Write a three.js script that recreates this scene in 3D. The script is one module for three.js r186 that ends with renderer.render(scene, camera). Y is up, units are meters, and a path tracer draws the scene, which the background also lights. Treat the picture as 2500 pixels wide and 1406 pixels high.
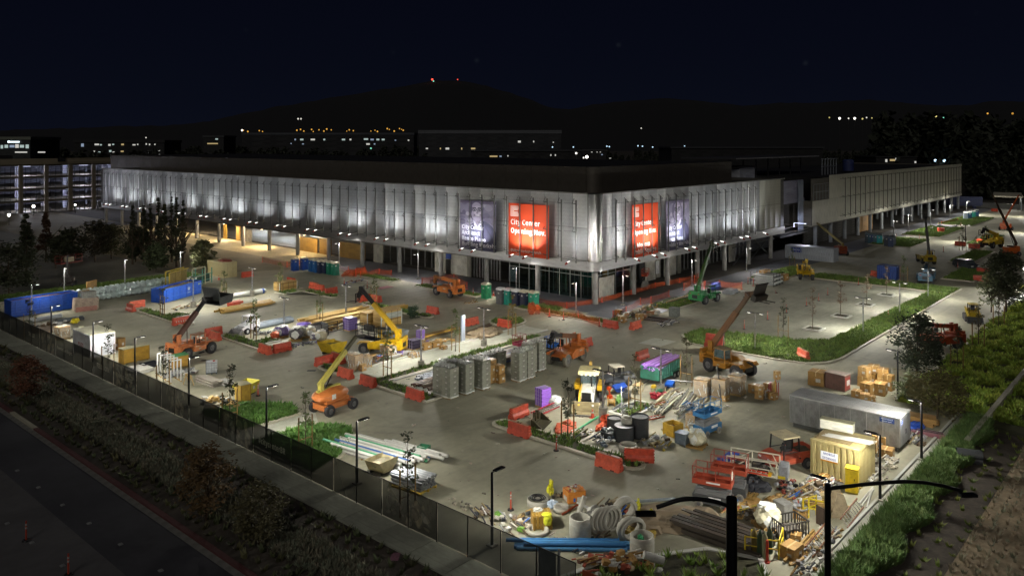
import * as THREE from 'three';
import { mergeGeometries } from 'three/addons/utils/BufferGeometryUtils.js';
// ---------- camera, sky, sun, exposure ----------
const HC = 24, FPX = 1940, HY = 348, CX = 1250, D2 = Math.PI / 180;      // camera height, focal length and horizon in photo pixels
const scene = new THREE.Scene();
const camera = new THREE.PerspectiveCamera(2 * Math.atan(1058 / FPX) / D2, 2500 / 2116, 0.5, 30000);
camera.position.set(0, HC, 0); camera.lookAt(0, HC, -100);
camera.setViewOffset(2500, 2116, 0, 710, 2500, 1406);                    // level camera with the lens shifted down
let seed = 7; const rnd = () => { seed = (seed + 0x6D2B79F5) | 0; let t = Math.imul(seed ^ (seed >>> 15), 1 | seed); t = (t + Math.imul(t ^ (t >>> 7), 61 | t)) ^ t; return ((t ^ (t >>> 14)) >>> 0) / 4294967296; };
const rr = (a, b) => a + (b - a) * rnd();
{ // night sky
  const w = 2048, h = 1024, a = new Float32Array(w * h * 4);
  for (let j = 0; j < h; j++) { const el = ((j + .5) / h - .5) * 180, k = Math.exp(-Math.max(0, el) / 9);
    for (let i = 0; i < w; i++) { const o = (j * w + i) * 4; a[o] = .0011 + .0017 * k; a[o + 1] = .0015 + .0022 * k; a[o + 2] = .0046 + .0034 * k; a[o + 3] = 1; } }
  for (let n = 0; n < 900; n++) { const j = h / 2 + 30 + Math.floor(rnd() * (h / 2 - 40)), i = Math.floor(rnd() * w), o = (j * w + i) * 4, b = .009 * Math.pow(rnd(), 3) + .001; a[o] += b * .8; a[o + 1] += b; a[o + 2] += b * 1.1; }
  const t = new THREE.DataTexture(a, w, h, THREE.RGBAFormat, THREE.FloatType); t.mapping = THREE.EquirectangularReflectionMapping; t.magFilter = THREE.LinearFilter; t.needsUpdate = true;
  scene.background = t; scene.environment = t;
}
const moon = new THREE.DirectionalLight(new THREE.Color(1, .94, .86), .36); moon.position.set(-40, 120, 90); moon.target.position.set(0, 0, -90);
moon.castShadow = true; moon.shadow.radius = 40; Object.assign(moon.shadow.camera, { left: -200, right: 200, top: 200, bottom: -200, far: 600 }); scene.add(moon, moon.target);
const renderer = new THREE.WebGLRenderer({ antialias: true }); renderer.toneMapping = THREE.LinearToneMapping; renderer.toneMappingExposure = 1.16;
renderer.shadowMap.enabled = true; renderer.shadowMap.type = THREE.PCFSoftShadowMap;
const LAMP_I = 176, LAMP_C = new THREE.Color(1, .965, .87), WASH_I = 185, WASH_C = new THREE.Color(.93, .97, 1);
// ---------- site frame: s runs along the long facade (away to the left), t along the short one (away to the right) ----------
const AZ = 48.5, CA = Math.cos(AZ * D2), SA = Math.sin(AZ * D2), V = (x, y, z) => new THREE.Vector3(x, y, z);
const W = (s, t, y = 0) => V(-SA * s + CA * t, y, -(CA * s + SA * t));
const P = (x, y, h = 0) => { const d = FPX * (HC - h) / (y - HY); return V((x - CX) / FPX * d, h, -d); };   // the ground point (or point at height h) seen at a place of the photo
const ST = (v) => [-SA * v.x - CA * v.z, CA * v.x - SA * v.z];
// ---------- helpers ----------
const used = {}; const numbered = (n) => { const k = used[n] = (used[n] ?? -1) + 1; return k ? n + '_' + String(k).padStart(3, '0') : n; };
const tag = (o, label, category, group) => { o.userData = { label, category }; if (group) o.userData.group = group; return o; };
function thing(name, label, category, pos, turn = 0, group) { const o = new THREE.Group(); o.name = numbered(name); scene.add(o); o.position.copy(pos); o.rotation.y = (AZ + turn) * D2; return tag(o, label, category, group); }
const fix = (g) => { g = g.index ? g.toNonIndexed() : g; if (!g.attributes.uv) g.setAttribute('uv', new THREE.BufferAttribute(new Float32Array(g.attributes.position.count * 2), 2)); for (const k of Object.keys(g.attributes)) if (!['position', 'normal', 'uv'].includes(k)) g.deleteAttribute(k); return g; };
const join = (gs) => { gs = [gs].flat(9).map(fix); return gs.length > 1 ? mergeGeometries(gs) : gs[0]; };
function part(parent, name, mat, gs, label) { const m = new THREE.Mesh(gs.isBufferGeometry && !Array.isArray(gs) ? gs : join(gs), mat); m.name = name; m.castShadow = m.receiveShadow = true; parent.add(m); if (label) m.userData.label = label; return m; }
function solo(name, label, category, mat, gs, pos, turn = 0, group) { const m = part(scene, numbered(name), mat, gs); m.position.copy(pos); m.rotation.y = (AZ + turn) * D2; return tag(m, label, category, group); }
function struct(name, mat, gs) { const m = part(scene, numbered(name), mat, gs); m.userData = { kind: 'structure' }; return m; }
function place(o, pos, turn, label) { const c = o.clone(); c.name = numbered(o.name.replace(/_\d{3}$/, '')); scene.add(c); c.position.copy(pos); c.rotation.y = (AZ + turn) * D2; c.userData = { ...o.userData, label }; return c; }
// geometry: bx stands on y; rotations about its centre (degrees)
function bx(w, h, d, x = 0, y = 0, z = 0, ry = 0, rx = 0, rz = 0) { const g = new THREE.BoxGeometry(w, h, d); if (rx) g.rotateX(rx * D2); if (rz) g.rotateZ(rz * D2); if (ry) g.rotateY(ry * D2); g.translate(x, y + h / 2, z); return g; }
function cy(r1, r2, h, x = 0, y = 0, z = 0, n = 10, rx = 0, rz = 0, open = false) { const g = new THREE.CylinderGeometry(r1, r2, h, n, 1, open); if (rx) g.rotateX(rx * D2); if (rz) g.rotateZ(rz * D2); g.translate(x, y + h / 2, z); return g; }
function bar(a, b, r, n = 5, r2 = r) { const A = V(...a), B = V(...b), L = A.distanceTo(B), g = new THREE.CylinderGeometry(r2, r, L, n); g.applyQuaternion(new THREE.Quaternion().setFromUnitVectors(V(0, 1, 0), B.clone().sub(A).normalize())); g.translate(...A.add(B).multiplyScalar(.5).toArray()); return g; }
function beam(a, b, w, h) { const A = V(...a), B = V(...b), L = A.distanceTo(B), g = new THREE.BoxGeometry(w, h, L), m = new THREE.Matrix4().lookAt(A, B, V(0, 1, .001)); g.applyMatrix4(m); g.translate(...A.add(B).multiplyScalar(.5).toArray()); return g; }
const tube = (pts, r, n = 6, seg = 24, closed = false) => new THREE.TubeGeometry(new THREE.CatmullRomCurve3(pts.map(p => V(...p)), closed), seg, r, n, closed);
const lathe = (pts, n = 16) => new THREE.LatheGeometry(pts.map(p => new THREE.Vector2(...p)), n);
const prism = (pts, depth, bevel = 0) => { const s = new THREE.Shape(pts.map(p => new THREE.Vector2(...p))); const g = new THREE.ExtrudeGeometry(s, { depth, bevelEnabled: bevel > 0, bevelSize: bevel, bevelThickness: bevel, bevelSegments: 1, steps: 1 }); g.translate(0, 0, -depth / 2); return g; };   // outline in x,y, thickness along z
function lump(rx, ry, rz, x, y, z, amp = .2, det = 2) { const g = new THREE.IcosahedronGeometry(1, det), p = g.attributes.position, c = {}; for (let i = 0; i < p.count; i++) { const k = [p.getX(i), p.getY(i), p.getZ(i)].map(v => v.toFixed(3)).join(); const f = c[k] ??= 1 + (rnd() - .5) * 2 * amp; p.setXYZ(i, p.getX(i) * f * rx, p.getY(i) * f * ry, p.getZ(i) * f * rz); } g.computeVertexNormals(); g.translate(x, y, z); return g; }
// a flat sheet in site coordinates, uv in metres
function sheet(poly, y, yTo) { const s = new THREE.Shape(poly.map(([a, b]) => new THREE.Vector2(a, b))), g = new THREE.ShapeGeometry(s), p = g.attributes.position, uv = g.attributes.uv; for (let i = 0; i < p.count; i++) { const a = p.getX(i), b = p.getY(i), w = W(a, b, y); p.setXYZ(i, w.x, w.y, w.z); uv.setXY(i, a, b); }
  const n = g.attributes.normal; for (let i = 0; i < n.count; i++) n.setXYZ(i, 0, 1, 0); const ix = g.index; for (let i = 0; i < ix.count; i += 3) { const a = ix.getX(i); ix.setX(i, ix.getX(i + 1)); ix.setX(i + 1, a); } return g; }
const rect = (s0, s1, t0, t1) => [[s0, t0], [s1, t0], [s1, t1], [s0, t1]];
// kerb: a real step along a site-coordinate path
function kerb(path, w = .3, h = .13, closed = false) { const out = [], n = path.length, seg = closed ? n : n - 1; for (let i = 0; i < seg; i++) { const a = W(...path[i]), b = W(...path[(i + 1) % n]), L = a.distanceTo(b), g = new THREE.BoxGeometry(L + w * .5, h, w); g.rotateY(Math.atan2(-(b.z - a.z), b.x - a.x)); g.translate((a.x + b.x) / 2, h / 2 + .002 * (i % 3), (a.z + b.z) / 2); out.push(g); } return join(out); }
// ---------- materials ----------
function grid(n) { const a = new Float32Array(n * n); for (let i = 0; i < a.length; i++) a[i] = rnd(); return a; }
function fbm(size, cells, amps) { const o = new Float32Array(size * size); cells.forEach((c, k) => { const g = grid(c); for (let j = 0; j < size; j++) { const y = j / size * c, y0 = Math.floor(y), fy = y - y0, sy = fy * fy * (3 - 2 * fy); for (let i = 0; i < size; i++) { const x = i / size * c, x0 = Math.floor(x), fx = x - x0, sx = fx * fx * (3 - 2 * fx), a = y0 % c * c, b = (y0 + 1) % c * c, p = x0 % c, q = (x0 + 1) % c; o[j * size + i] += amps[k] * ((g[a + p] * (1 - sx) + g[a + q] * sx) * (1 - sy) + (g[b + p] * (1 - sx) + g[b + q] * sx) * sy - .5); } } }); return o; }
function tex(size, f, rep, srgb = false) { const a = new Uint8Array(size * size * 4); for (let j = 0; j < size; j++) for (let i = 0; i < size; i++) { const c = f(i, j, j * size + i), o = (j * size + i) * 4; for (let k = 0; k < 3; k++) a[o + k] = Math.max(0, Math.min(255, c[k] * 255)); a[o + 3] = 255; } const t = new THREE.DataTexture(a, size, size); t.wrapS = t.wrapT = THREE.RepeatWrapping; t.magFilter = THREE.LinearFilter; if (rep) t.repeat.set(rep, rep); if (srgb) t.colorSpace = THREE.SRGBColorSpace; t.needsUpdate = true; return t; }
const nz = fbm(256, [4, 9, 21, 60, 128], [.5, .35, .25, .2, .15]);
const GRIME = tex(256, (i, j, k) => { const v = .84 + nz[k] * .62; return [v, v * (.995 - .03 * Math.max(0, -nz[k])), v * .97]; });
const ROUGH = tex(256, (i, j, k) => { const v = .8 + nz[(k * 7) % 65536] * .5; return [v, v, v]; });
const mats = {};
function M(hex, rough = .65, metal = 0, o = {}) { const k = hex + '|' + rough + '|' + metal + JSON.stringify(o); return mats[k] ??= new THREE.MeshStandardMaterial({ color: new THREE.Color(hex), roughness: rough, metalness: metal, map: GRIME, roughnessMap: ROUGH, ...o }); }
const glow = (r, g, b, k = 1) => new THREE.MeshStandardMaterial({ color: 0x111111, emissive: new THREE.Color(r, g, b), emissiveIntensity: k });
const Y = (v) => v;
// ---------- ground sheets ----------
const big = fbm(1024, [3, 7, 16, 40, 110, 300], [.34, .3, .24, .2, .16, .16]), streak = fbm(512, [5, 14, 37, 90], [.5, .4, .3, .25]);
const arcs = new Float32Array(1048576); for (let n = 0; n < 90; n++) { const cx = rnd() * 1024, cy2 = rnd() * 1024, R = rr(60, 420), a0 = rnd() * 6.28, al = rr(.3, 1.6), w = rr(1.5, 3.2), dk = rr(.04, .13), gap = rr(16, 26); for (const q of [0, gap]) for (let a = a0; a < a0 + al; a += .6 / R) for (let u = -w; u <= w; u++) { const x = Math.round(cx + (R + q + u) * Math.cos(a)) & 1023, y = Math.round(cy2 + (R + q + u) * Math.sin(a)) & 1023; arcs[y * 1024 + x] = Math.max(arcs[y * 1024 + x], dk * (1 - Math.abs(u) / (w + 1)) * Math.min(1, (a - a0) * 4, (a0 + al - a) * 4)); } }
for (let n = 0; n < 70; n++) { const cx = rnd() * 1024, cy2 = rnd() * 1024, R = rr(3, 16); for (let y = -R; y <= R; y++) for (let x = -R; x <= R; x++) { const d = Math.hypot(x, y) / R; if (d < 1) { const k = ((Math.round(cy2 + y) & 1023) * 1024) + (Math.round(cx + x) & 1023); arcs[k] = Math.max(arcs[k], .2 * (1 - d)); } } }
const lotTex = tex(1024, (i, j, k) => { const st = streak[(j >> 1) * 512 + ((i * 7 + Math.floor(18 * Math.sin(j * .02))) % 512)], v = 1 + big[k] * .78 + st * .28 - Math.max(0, big[(k * 3 + 917) % 1048576] - .18) * .5 - arcs[k]; return [.515 * v, .505 * v, .378 * v]; });
const aspTex = tex(512, (i, j, k) => { const v = 1 + streak[k] * .5; return [.3 * v, .3 * v, .31 * v]; });
const soilTex = tex(512, (i, j, k) => { const v = 1 + streak[k] * 1.1; return [.28 * v, .24 * v, .19 * v]; });
const bumpT = tex(256, (i, j, k) => { const v = .5 + nz[k] * .6; return [v, v, v]; });
function G(map, rep, color, rough = .85, bump = .01) { const m = map.clone(); m.repeat.set(1 / rep, 1 / rep); m.needsUpdate = true; const b = bumpT.clone(); b.repeat.set(1 / 3, 1 / 3); b.needsUpdate = true; return new THREE.MeshStandardMaterial({ map: m, color: new THREE.Color().setRGB(...color), roughness: rough, bumpMap: b, bumpScale: bump }); }
const mLot = G(lotTex, 74, [.46, .45, .43], .78, .012), mPave = G(lotTex, 31, [.5, .5, .52], .8), mConc = G(lotTex, 23, [.62, .64, .7], .8), mDark = G(aspTex, 17, [.3, .31, .34], .85), mStreet = G(aspTex, 19, [.14, .14, .16], .8), mLane = G(aspTex, 23, [.3, .29, .29], .85), mSoil = G(soilTex, 5, [.16, .15, .14], .95, .04), mDirt = G(soilTex, 9, [.75, .68, .55], .95, .05), mBase = G(soilTex, 60, [.12, .12, .11], .95), mRed = M('#5c3636', .85), mKerb = M('#a9a594', .85), mKerbW = M('#b9b9b2', .8);
{ const g = new THREE.CircleGeometry(9000, 48); g.rotateX(-90 * D2); const p = g.attributes.position, uv = g.attributes.uv; for (let i = 0; i < p.count; i++) uv.setXY(i, p.getX(i), p.getZ(i)); const m = struct('ground', mBase, g); m.position.set(0, -.12, -3000); }
struct('parking_lot', mLot, sheet([[17, 32.6], [140, 32.6], [140, 70], [126, 92.5], [66, 92.5], [66, 330], [22.2, 330], [22.2, 79], [17, 79]], 0));
struct('building_pavement', mDark, [sheet(rect(59.5, 66, 90, 330), .004), sheet(rect(66, 250, 91, 101), .004)]);
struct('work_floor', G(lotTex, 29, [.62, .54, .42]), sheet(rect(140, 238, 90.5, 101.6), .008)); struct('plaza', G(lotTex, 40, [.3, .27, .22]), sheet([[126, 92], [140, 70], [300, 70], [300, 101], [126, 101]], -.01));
struct('service_road', G(lotTex, 40, [.2, .2, .2]), sheet(rect(140, 310, 30, 92), -.05));
struct('street', mStreet, sheet(rect(-80, 320, -60, 23), -.03)); struct('street_lane', mLane, sheet(rect(-80, 320, -60, 18.8), -.026)); struct('gutter', M('#8d8d88', .8), sheet(rect(-80, 320, 22.75, 23.2), -.022));
{ // kerb along the street, most of it painted red
  for (let s = -40, i = 0; s < 150; s += 6, i++) { const red = i % 7 != 5; struct('street_kerb', red ? mRed : mKerb, kerb([[s, 23.35], [s + 5.9, 23.35]], .34, .14)); } }
struct('planting_bed', mSoil, sheet(rect(-40, 160, 23.5, 30.4), .03));
{ const sw = new THREE.Group(); sw.name = 'sidewalk'; sw.userData = { kind: 'structure' }; scene.add(sw); const g = new THREE.BoxGeometry(2.16, .12, 3.16); const a = G(lotTex, 9, [.62, .66, .7]), b = G(lotTex, 11, [.55, .585, .62]); for (let s = 8, i = 0; s < 135; s += 3.2, i++) { const m = part(sw, 'slab', i % 3 ? a : b, g); m.position.copy(W(s, 31.55, .02 + .003 * (i % 2))); m.rotation.y = AZ * D2; } }
// right-hand strips beyond the lot's edge
struct('edge_path', mConc, sheet(rect(15.6, 16.8, 30, 79), .01)); struct('lot_edge_kerb', mKerbW, kerb([[16.95, 34], [16.95, 79]], .2, .12));
struct('planting_soil', mSoil, sheet(rect(11.2, 15.6, 26, 76), .02)); struct('dry_bank', mDirt, sheet(rect(4, 11.2, 26, 100), .012)); struct('dirt_track', G(soilTex, 14, [.4, .33, .27]), sheet(rect(-60, 4, 26, 160), 0));
struct('hillside', G(soilTex, 6, [.14, .17, .08], .95), [sheet(rect(-10, 22.1, 79, 190), .01), sheet(rect(-10, 15.6, 76, 79), .008)]); struct('road_kerb', mKerb, kerb([[22.1, 79], [22.1, 200]], .28, .13));
{ // low concrete wall up the bank
  const w = thing('retaining_wall', 'pale low concrete wall climbing the planted bank at the right', 'wall', W(14.6, 85), 0); for (let k = 0; k < 8; k++) part(w, 'wall_block', M('#a5a294', .9), bx(3.94, .62, .4, -11 + k * 4 - 1.4, 0, 0)); }
// ---------- kerbed islands ----------
const mGrassBed = G(soilTex, 4, [.1, .11, .05], .95, .05);
const beds = [];                                                          // polygons that get ground cover
function island(name, path, plant = 1, mat = mKerb) { struct(name + '_kerb', mat, kerb(path, .3, .15, true)); struct(name, mGrassBed, sheet(path, .1)); if (plant) beds.push([path, plant]); }
const arcEnd = (s, t0, t1, dir) => { const c = (t0 + t1) / 2, r = (t1 - t0) / 2, o = []; for (let k = 0; k <= 6; k++) { const a = -90 + k * 30; o.push([s + dir * r * Math.cos(a * D2), c + r * Math.sin(a * D2)]); } return o; };
function strip(name, s0, s1, t0, t1, notches = [], plant = 1) { const path = [...arcEnd(s1 - .8, t0, t1, 1)]; for (const [a, b, d] of notches) path.push([b, t1], [b, t1 + d], [a, t1 + d], [a, t1]); path.push(...arcEnd(s0 + .8, t0, t1, -1).reverse()); island(name, path, plant); }
strip('planter', 31.6, 46.2, 49.4, 51, [[38, 40, 2.1]]); strip('planter', 81.8, 92, 49.4, 51.2, [[84.6, 87, 2.2]]); strip('planter', 101, 115.2, 49.2, 51, [[106.5, 109, 2.1]]);
strip('planter', 68, 71.8, 49.6, 51.4); strip('planter', 80.5, 95, 73.4, 75, []); strip('planter', 102, 115.5, 73.3, 75, [[110, 112.5, -5]]); strip('planter', 70.4, 71.6, 76.8, 82);
island('planter', [[54.5, 49.7], [63.7, 49.7], [63.7, 76], [62.2, 76], [62.2, 51.5], [54.5, 51.5]]);
struct('walkway', mConc, sheet(rect(64, 67.6, 50, 79), .02)); struct('walkway_kerb', mKerbW, [kerb([[63.9, 51], [63.9, 79]], .2, .12), kerb([[67.7, 51], [67.7, 79]], .24, .13), kerb([[62, 52], [62, 76]], .24, .12)]);
island('lawn', [[31, 140], [31, 90], [31.6, 87.4], [33.2, 85.7], [36, 85], [47, 85], [49.5, 88], [49.5, 92.5], [44, 93.6], [38, 95], [35, 97], [34.4, 140]], 2); island('lawn', [[34.4, 140.4], [54, 140.4], [54, 146], [31, 146], [31, 140.4]], 2);
for (let k = 0; k < 4; k++) { const s = 38.6, t = 102.3 + k * 10.1; island('tree_well', rect(s - 1, s + 1, t - 1, t + 1), 0, mKerbW); }
struct('paved_lot', G(lotTex, 27, [.52, .53, .55], .85), sheet(rect(34.7, 60, 95.5, 140.2), .006));
// planting by the boundary, with a concrete path between
island('planter', [[60.5, 34.2], [67, 34.2], [66.4, 38], [63, 41], [60.5, 40]], 3); struct('cross_path', mConc, sheet([[57.6, 32.7], [60.3, 32.7], [60.3, 41.5], [57.6, 40]], .012));
island('flower_bed', [[48.8, 33.4], [57.4, 33.4], [57.4, 39], [54.5, 41], [50.8, 38.8]], 3);
island('planter', [[18, 34], [18, 41.4], [19.5, 43.6], [22.4, 42.6], [26.2, 37.2], [27, 34]], 4, mKerbW); island('lawn', [[136, 34], [142, 34], [142, 70], [136, 70]], 2); island('lawn', [[76, 86.6], [60.4, 86.6], [59.4, 88], [59.4, 98.6], [61.2, 98.6], [61.2, 88.4], [76, 88.4]], 2);
island('lawn', rect(70, 78, 88.6, 90.7), 2); island('lawn', rect(86, 100, 88.6, 90.6), 2); island('lawn', rect(106, 118, 88.6, 90.6), 2); island('lawn', rect(58, 62, 100, 112), 2); island('lawn', rect(56.5, 61.5, 133, 150), 2);
for (const [t0, t1] of [[196, 214], [222, 250], [258, 290]]) island('lawn', rect(52, 61, t0, t1), 2); island('lawn', rect(36, 40, 178, 200), 2); island('lawn', rect(40, 44, 212, 236), 2); island('lawn', rect(31, 36, 155, 170), 2);
struct('concrete_pad', mConc, sheet([P(1558, 838), P(1614, 846.5), P(1653, 833.5), P(1597, 825)].map(ST), .016));
// ---------- ground cover ----------
const dbl = { side: THREE.DoubleSide }; const leafM = (r, g, b) => new THREE.MeshStandardMaterial({ color: new THREE.Color().setRGB(r, g, b), roughness: .75, ...dbl });
const inPoly = (p, x, y) => { let c = false; for (let i = 0, j = p.length - 1; i < p.length; j = i++) if ((p[i][1] > y) != (p[j][1] > y) && x < (p[j][0] - p[i][0]) * (y - p[i][1]) / (p[j][1] - p[i][1]) + p[i][0]) c = !c; return c; };
function blades(n, h, w, lean) { const pos = []; for (let k = 0; k < n; k++) { const a = rnd() * 6.283, b = a + rr(-.5, .5), r = rnd() * .12, l = lean * rr(.3, 1), hh = h * rr(.55, 1), x = Math.cos(a) * r, z = Math.sin(a) * r, wx = -Math.sin(b) * w, wz = Math.cos(b) * w, tx = x + Math.cos(a) * l, tz = z + Math.sin(a) * l; pos.push(x - wx, 0, z - wz, x + wx, 0, z + wz, tx, hh, tz); } const g = new THREE.BufferGeometry(); g.setAttribute('position', new THREE.Float32BufferAttribute(pos, 3)); g.computeVertexNormals(); return g; }
const tuftA = blades(14, .34, .05, .24), tuftB = blades(18, .6, .06, .42), tuftC = blades(12, .3, .075, .32);
function cover(name, label, cat, list, geo, base, vary, size, y = .1) { const m = new THREE.InstancedMesh(geo, leafM(1, 1, 1), list.length); m.name = numbered(name); const q = new THREE.Object3D(), c = new THREE.Color(); list.forEach(([s, t], i) => { q.position.copy(W(s, t, y)); q.rotation.y = rnd() * 6.28; const k = rr(...size); q.scale.set(k, k * rr(.7, 1.2), k); q.updateMatrix(); m.setMatrixAt(i, q.matrix); const v = rr(1 - vary, 1 + vary); c.setRGB(base[0] * v * rr(.85, 1.2), base[1] * v, base[2] * v); m.setColorAt(i, c); }); scene.add(m); m.userData = { label, category: cat, kind: 'stuff' }; return m; }
const scatter = (poly, dens, inset = .15) => { let a = 1e9, b = -1e9, c = 1e9, d = -1e9; for (const [x, y] of poly) { a = Math.min(a, x); b = Math.max(b, x); c = Math.min(c, y); d = Math.max(d, y); } const o = [], n = (b - a) * (d - c) * dens; for (let i = 0; i < n; i++) { const x = rr(a, b), y = rr(c, d); if (inPoly(poly, x, y) && inPoly(poly, x + inset, y) && inPoly(poly, x - inset, y) && inPoly(poly, x, y + inset) && inPoly(poly, x, y - inset)) o.push([x, y]); } return o; };
cover('ground_cover', 'low bright green tufts planted in the kerbed parking islands', 'ground cover', beds.filter(b => b[1] == 1).flatMap(b => scatter(b[0], 9)), tuftA, [.1, .17, .03], .4, [.55, 1.15]);
cover('lawn_grass', 'rough green grass filling the lawn strips round the lots', 'grass', beds.filter(b => b[1] == 2).flatMap(b => scatter(b[0], 15)), tuftA, [.095, .155, .028], .45, [.6, 1.3]);
cover('leafy_planting', 'dense green leafy planting behind the dark mesh fence', 'plants', beds.filter(b => b[1] == 3).flatMap(b => scatter(b[0], 34)), tuftC, [.07, .16, .025], .4, [.8, 1.6]);
cover('daylily_tufts', 'young yellow-green tufts spaced in the dark kerbed bed at the front', 'plants', beds.filter(b => b[1] == 4).flatMap(b => scatter(b[0], 1.6)), tuftB, [.15, .23, .03], .3, [.7, 1.1]);
{ const tall = [], dots = [], dry = [], bank = [], bush = [];
  for (let i = 0; i < 9000; i++) { const t = rr(30, 78); tall.push([rr(13.9 + .4 * Math.sin(t), 15.9), t]); }
  for (let t = 27; t < 76; t += 1.35) for (let s = 11.5; s < 13.9; s += 1.1) dots.push([s + rr(-.3, .3), t + rr(-.4, .4)]);
  for (let t = 27; t < 100; t += .62) for (let s = 4.4; s < 11; s += .6) if (rnd() < .93) dry.push([s + rr(-.12, .12), t + rr(-.12, .12)]);
  for (let i = 0; i < 15000; i++) { const t = rr(79, 140); bank.push([rr(9, 22), t]); }
  for (let i = bank.length - 1; i >= 0; i--) { const [a, b] = bank[i]; if (Math.sin(a * 1.9 + b * .55) + Math.sin(a * .8 - b * 1.3) + rr(-.5, .5) < -.25) bank.splice(i, 1); }
  cover('tall_grass', 'thick band of tall green grass along the right edge path', 'grass', tall, tuftB, [.1, .17, .045], .4, [.6, 1.25], .02); cover('daylily_tufts', 'yellow-green tufts dotted in rows over dark soil beside the tall grass', 'plants', dots, tuftC, [.13, .17, .03], .3, [.8, 1.3], .02);
  cover('dry_grass', 'rows of pale dry grass clumps on the bank at the right corner', 'grass', dry, tuftA, [.26, .235, .16], .3, [.7, 1.15], .01); cover('bank_cover', 'lush green ground cover over the bank beside the service road', 'ground cover', bank, tuftC, [.22, .3, .04], .5, [1, 2.3], .01); }
{ const low = [], clump = [], path = [];
  for (let t = 24.2; t < 30; t += .95) for (let s = 14; s < 150; s += 1) { const mid = t > 25.8 && t < 28.2; (mid ? clump : low).push([s + rr(-.2, .2), t + rr(-.2, .2)]); }
  for (let i = 0; i < 5200; i++) path.push([rr(14, 100), rr(25.6, 28.2)]);
  cover('bed_plants', 'dark rounded plants in rows between the sidewalk and the street', 'plants', low, tuftC, [.085, .095, .04], .4, [1, 1.7], .03); cover('bed_grass', 'grey-green grass band down the middle of the street planting bed', 'grass', [...clump, ...path], tuftA, [.17, .175, .12], .3, [.7, 1.2], .03); }
// ---------- the shopping centre ----------
const sOn = (px, t) => { const k = (px - CX) / FPX; return (CA * t - SA * k * t) / (SA + CA * k); }, tOn = (px, s) => { const k = (px - CX) / FPX; return (SA * s + CA * k * s) / (CA - SA * k); };
const SC = 68.4, TC = 96.1, BAY = 2.775, BAYR = 2.6, PXR = (k) => 2.55 * k - 1.35;
const ribs = tex(64, (i, j) => { const v = j % 8 < 4 ? .75 : .35; return [v, v, v]; });
const steelTex = tex(256, (i, j, k) => { const v = .9 + nz[(i * 3 % 256) * 256 + ((j >> 4) * 31) % 256] * .3 + nz[k] * .18; return [v, v, v]; });
const steel = (r, g, b, rough = .4, metal = .8) => new THREE.MeshStandardMaterial({ color: new THREE.Color().setRGB(r, g, b), roughness: rough, metalness: metal, map: steelTex, bumpMap: ribs, bumpScale: .012 });
const mSteel = [0, 1, 2, 3].map(i => steel(.46 + .07 * i, .465 + .07 * i, .475 + .065 * i, .3 + .07 * (i % 2), .78)), mSkirt = new THREE.MeshStandardMaterial({ color: 0xa9a9a9, roughness: .38, metalness: .8, map: steelTex }), mPost = M('#6f6f6d', .45, .7), mBrk = M('#2e2d2b', .6, .3), mWingP = [steel(.47, .46, .37, .6, .15), steel(.5, .49, .4, .65, .15)];
const mall = thing('shopping_center', 'long two-storey shopping centre clad in brushed steel with lit facades', 'building', W(SC, TC), 0);
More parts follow.
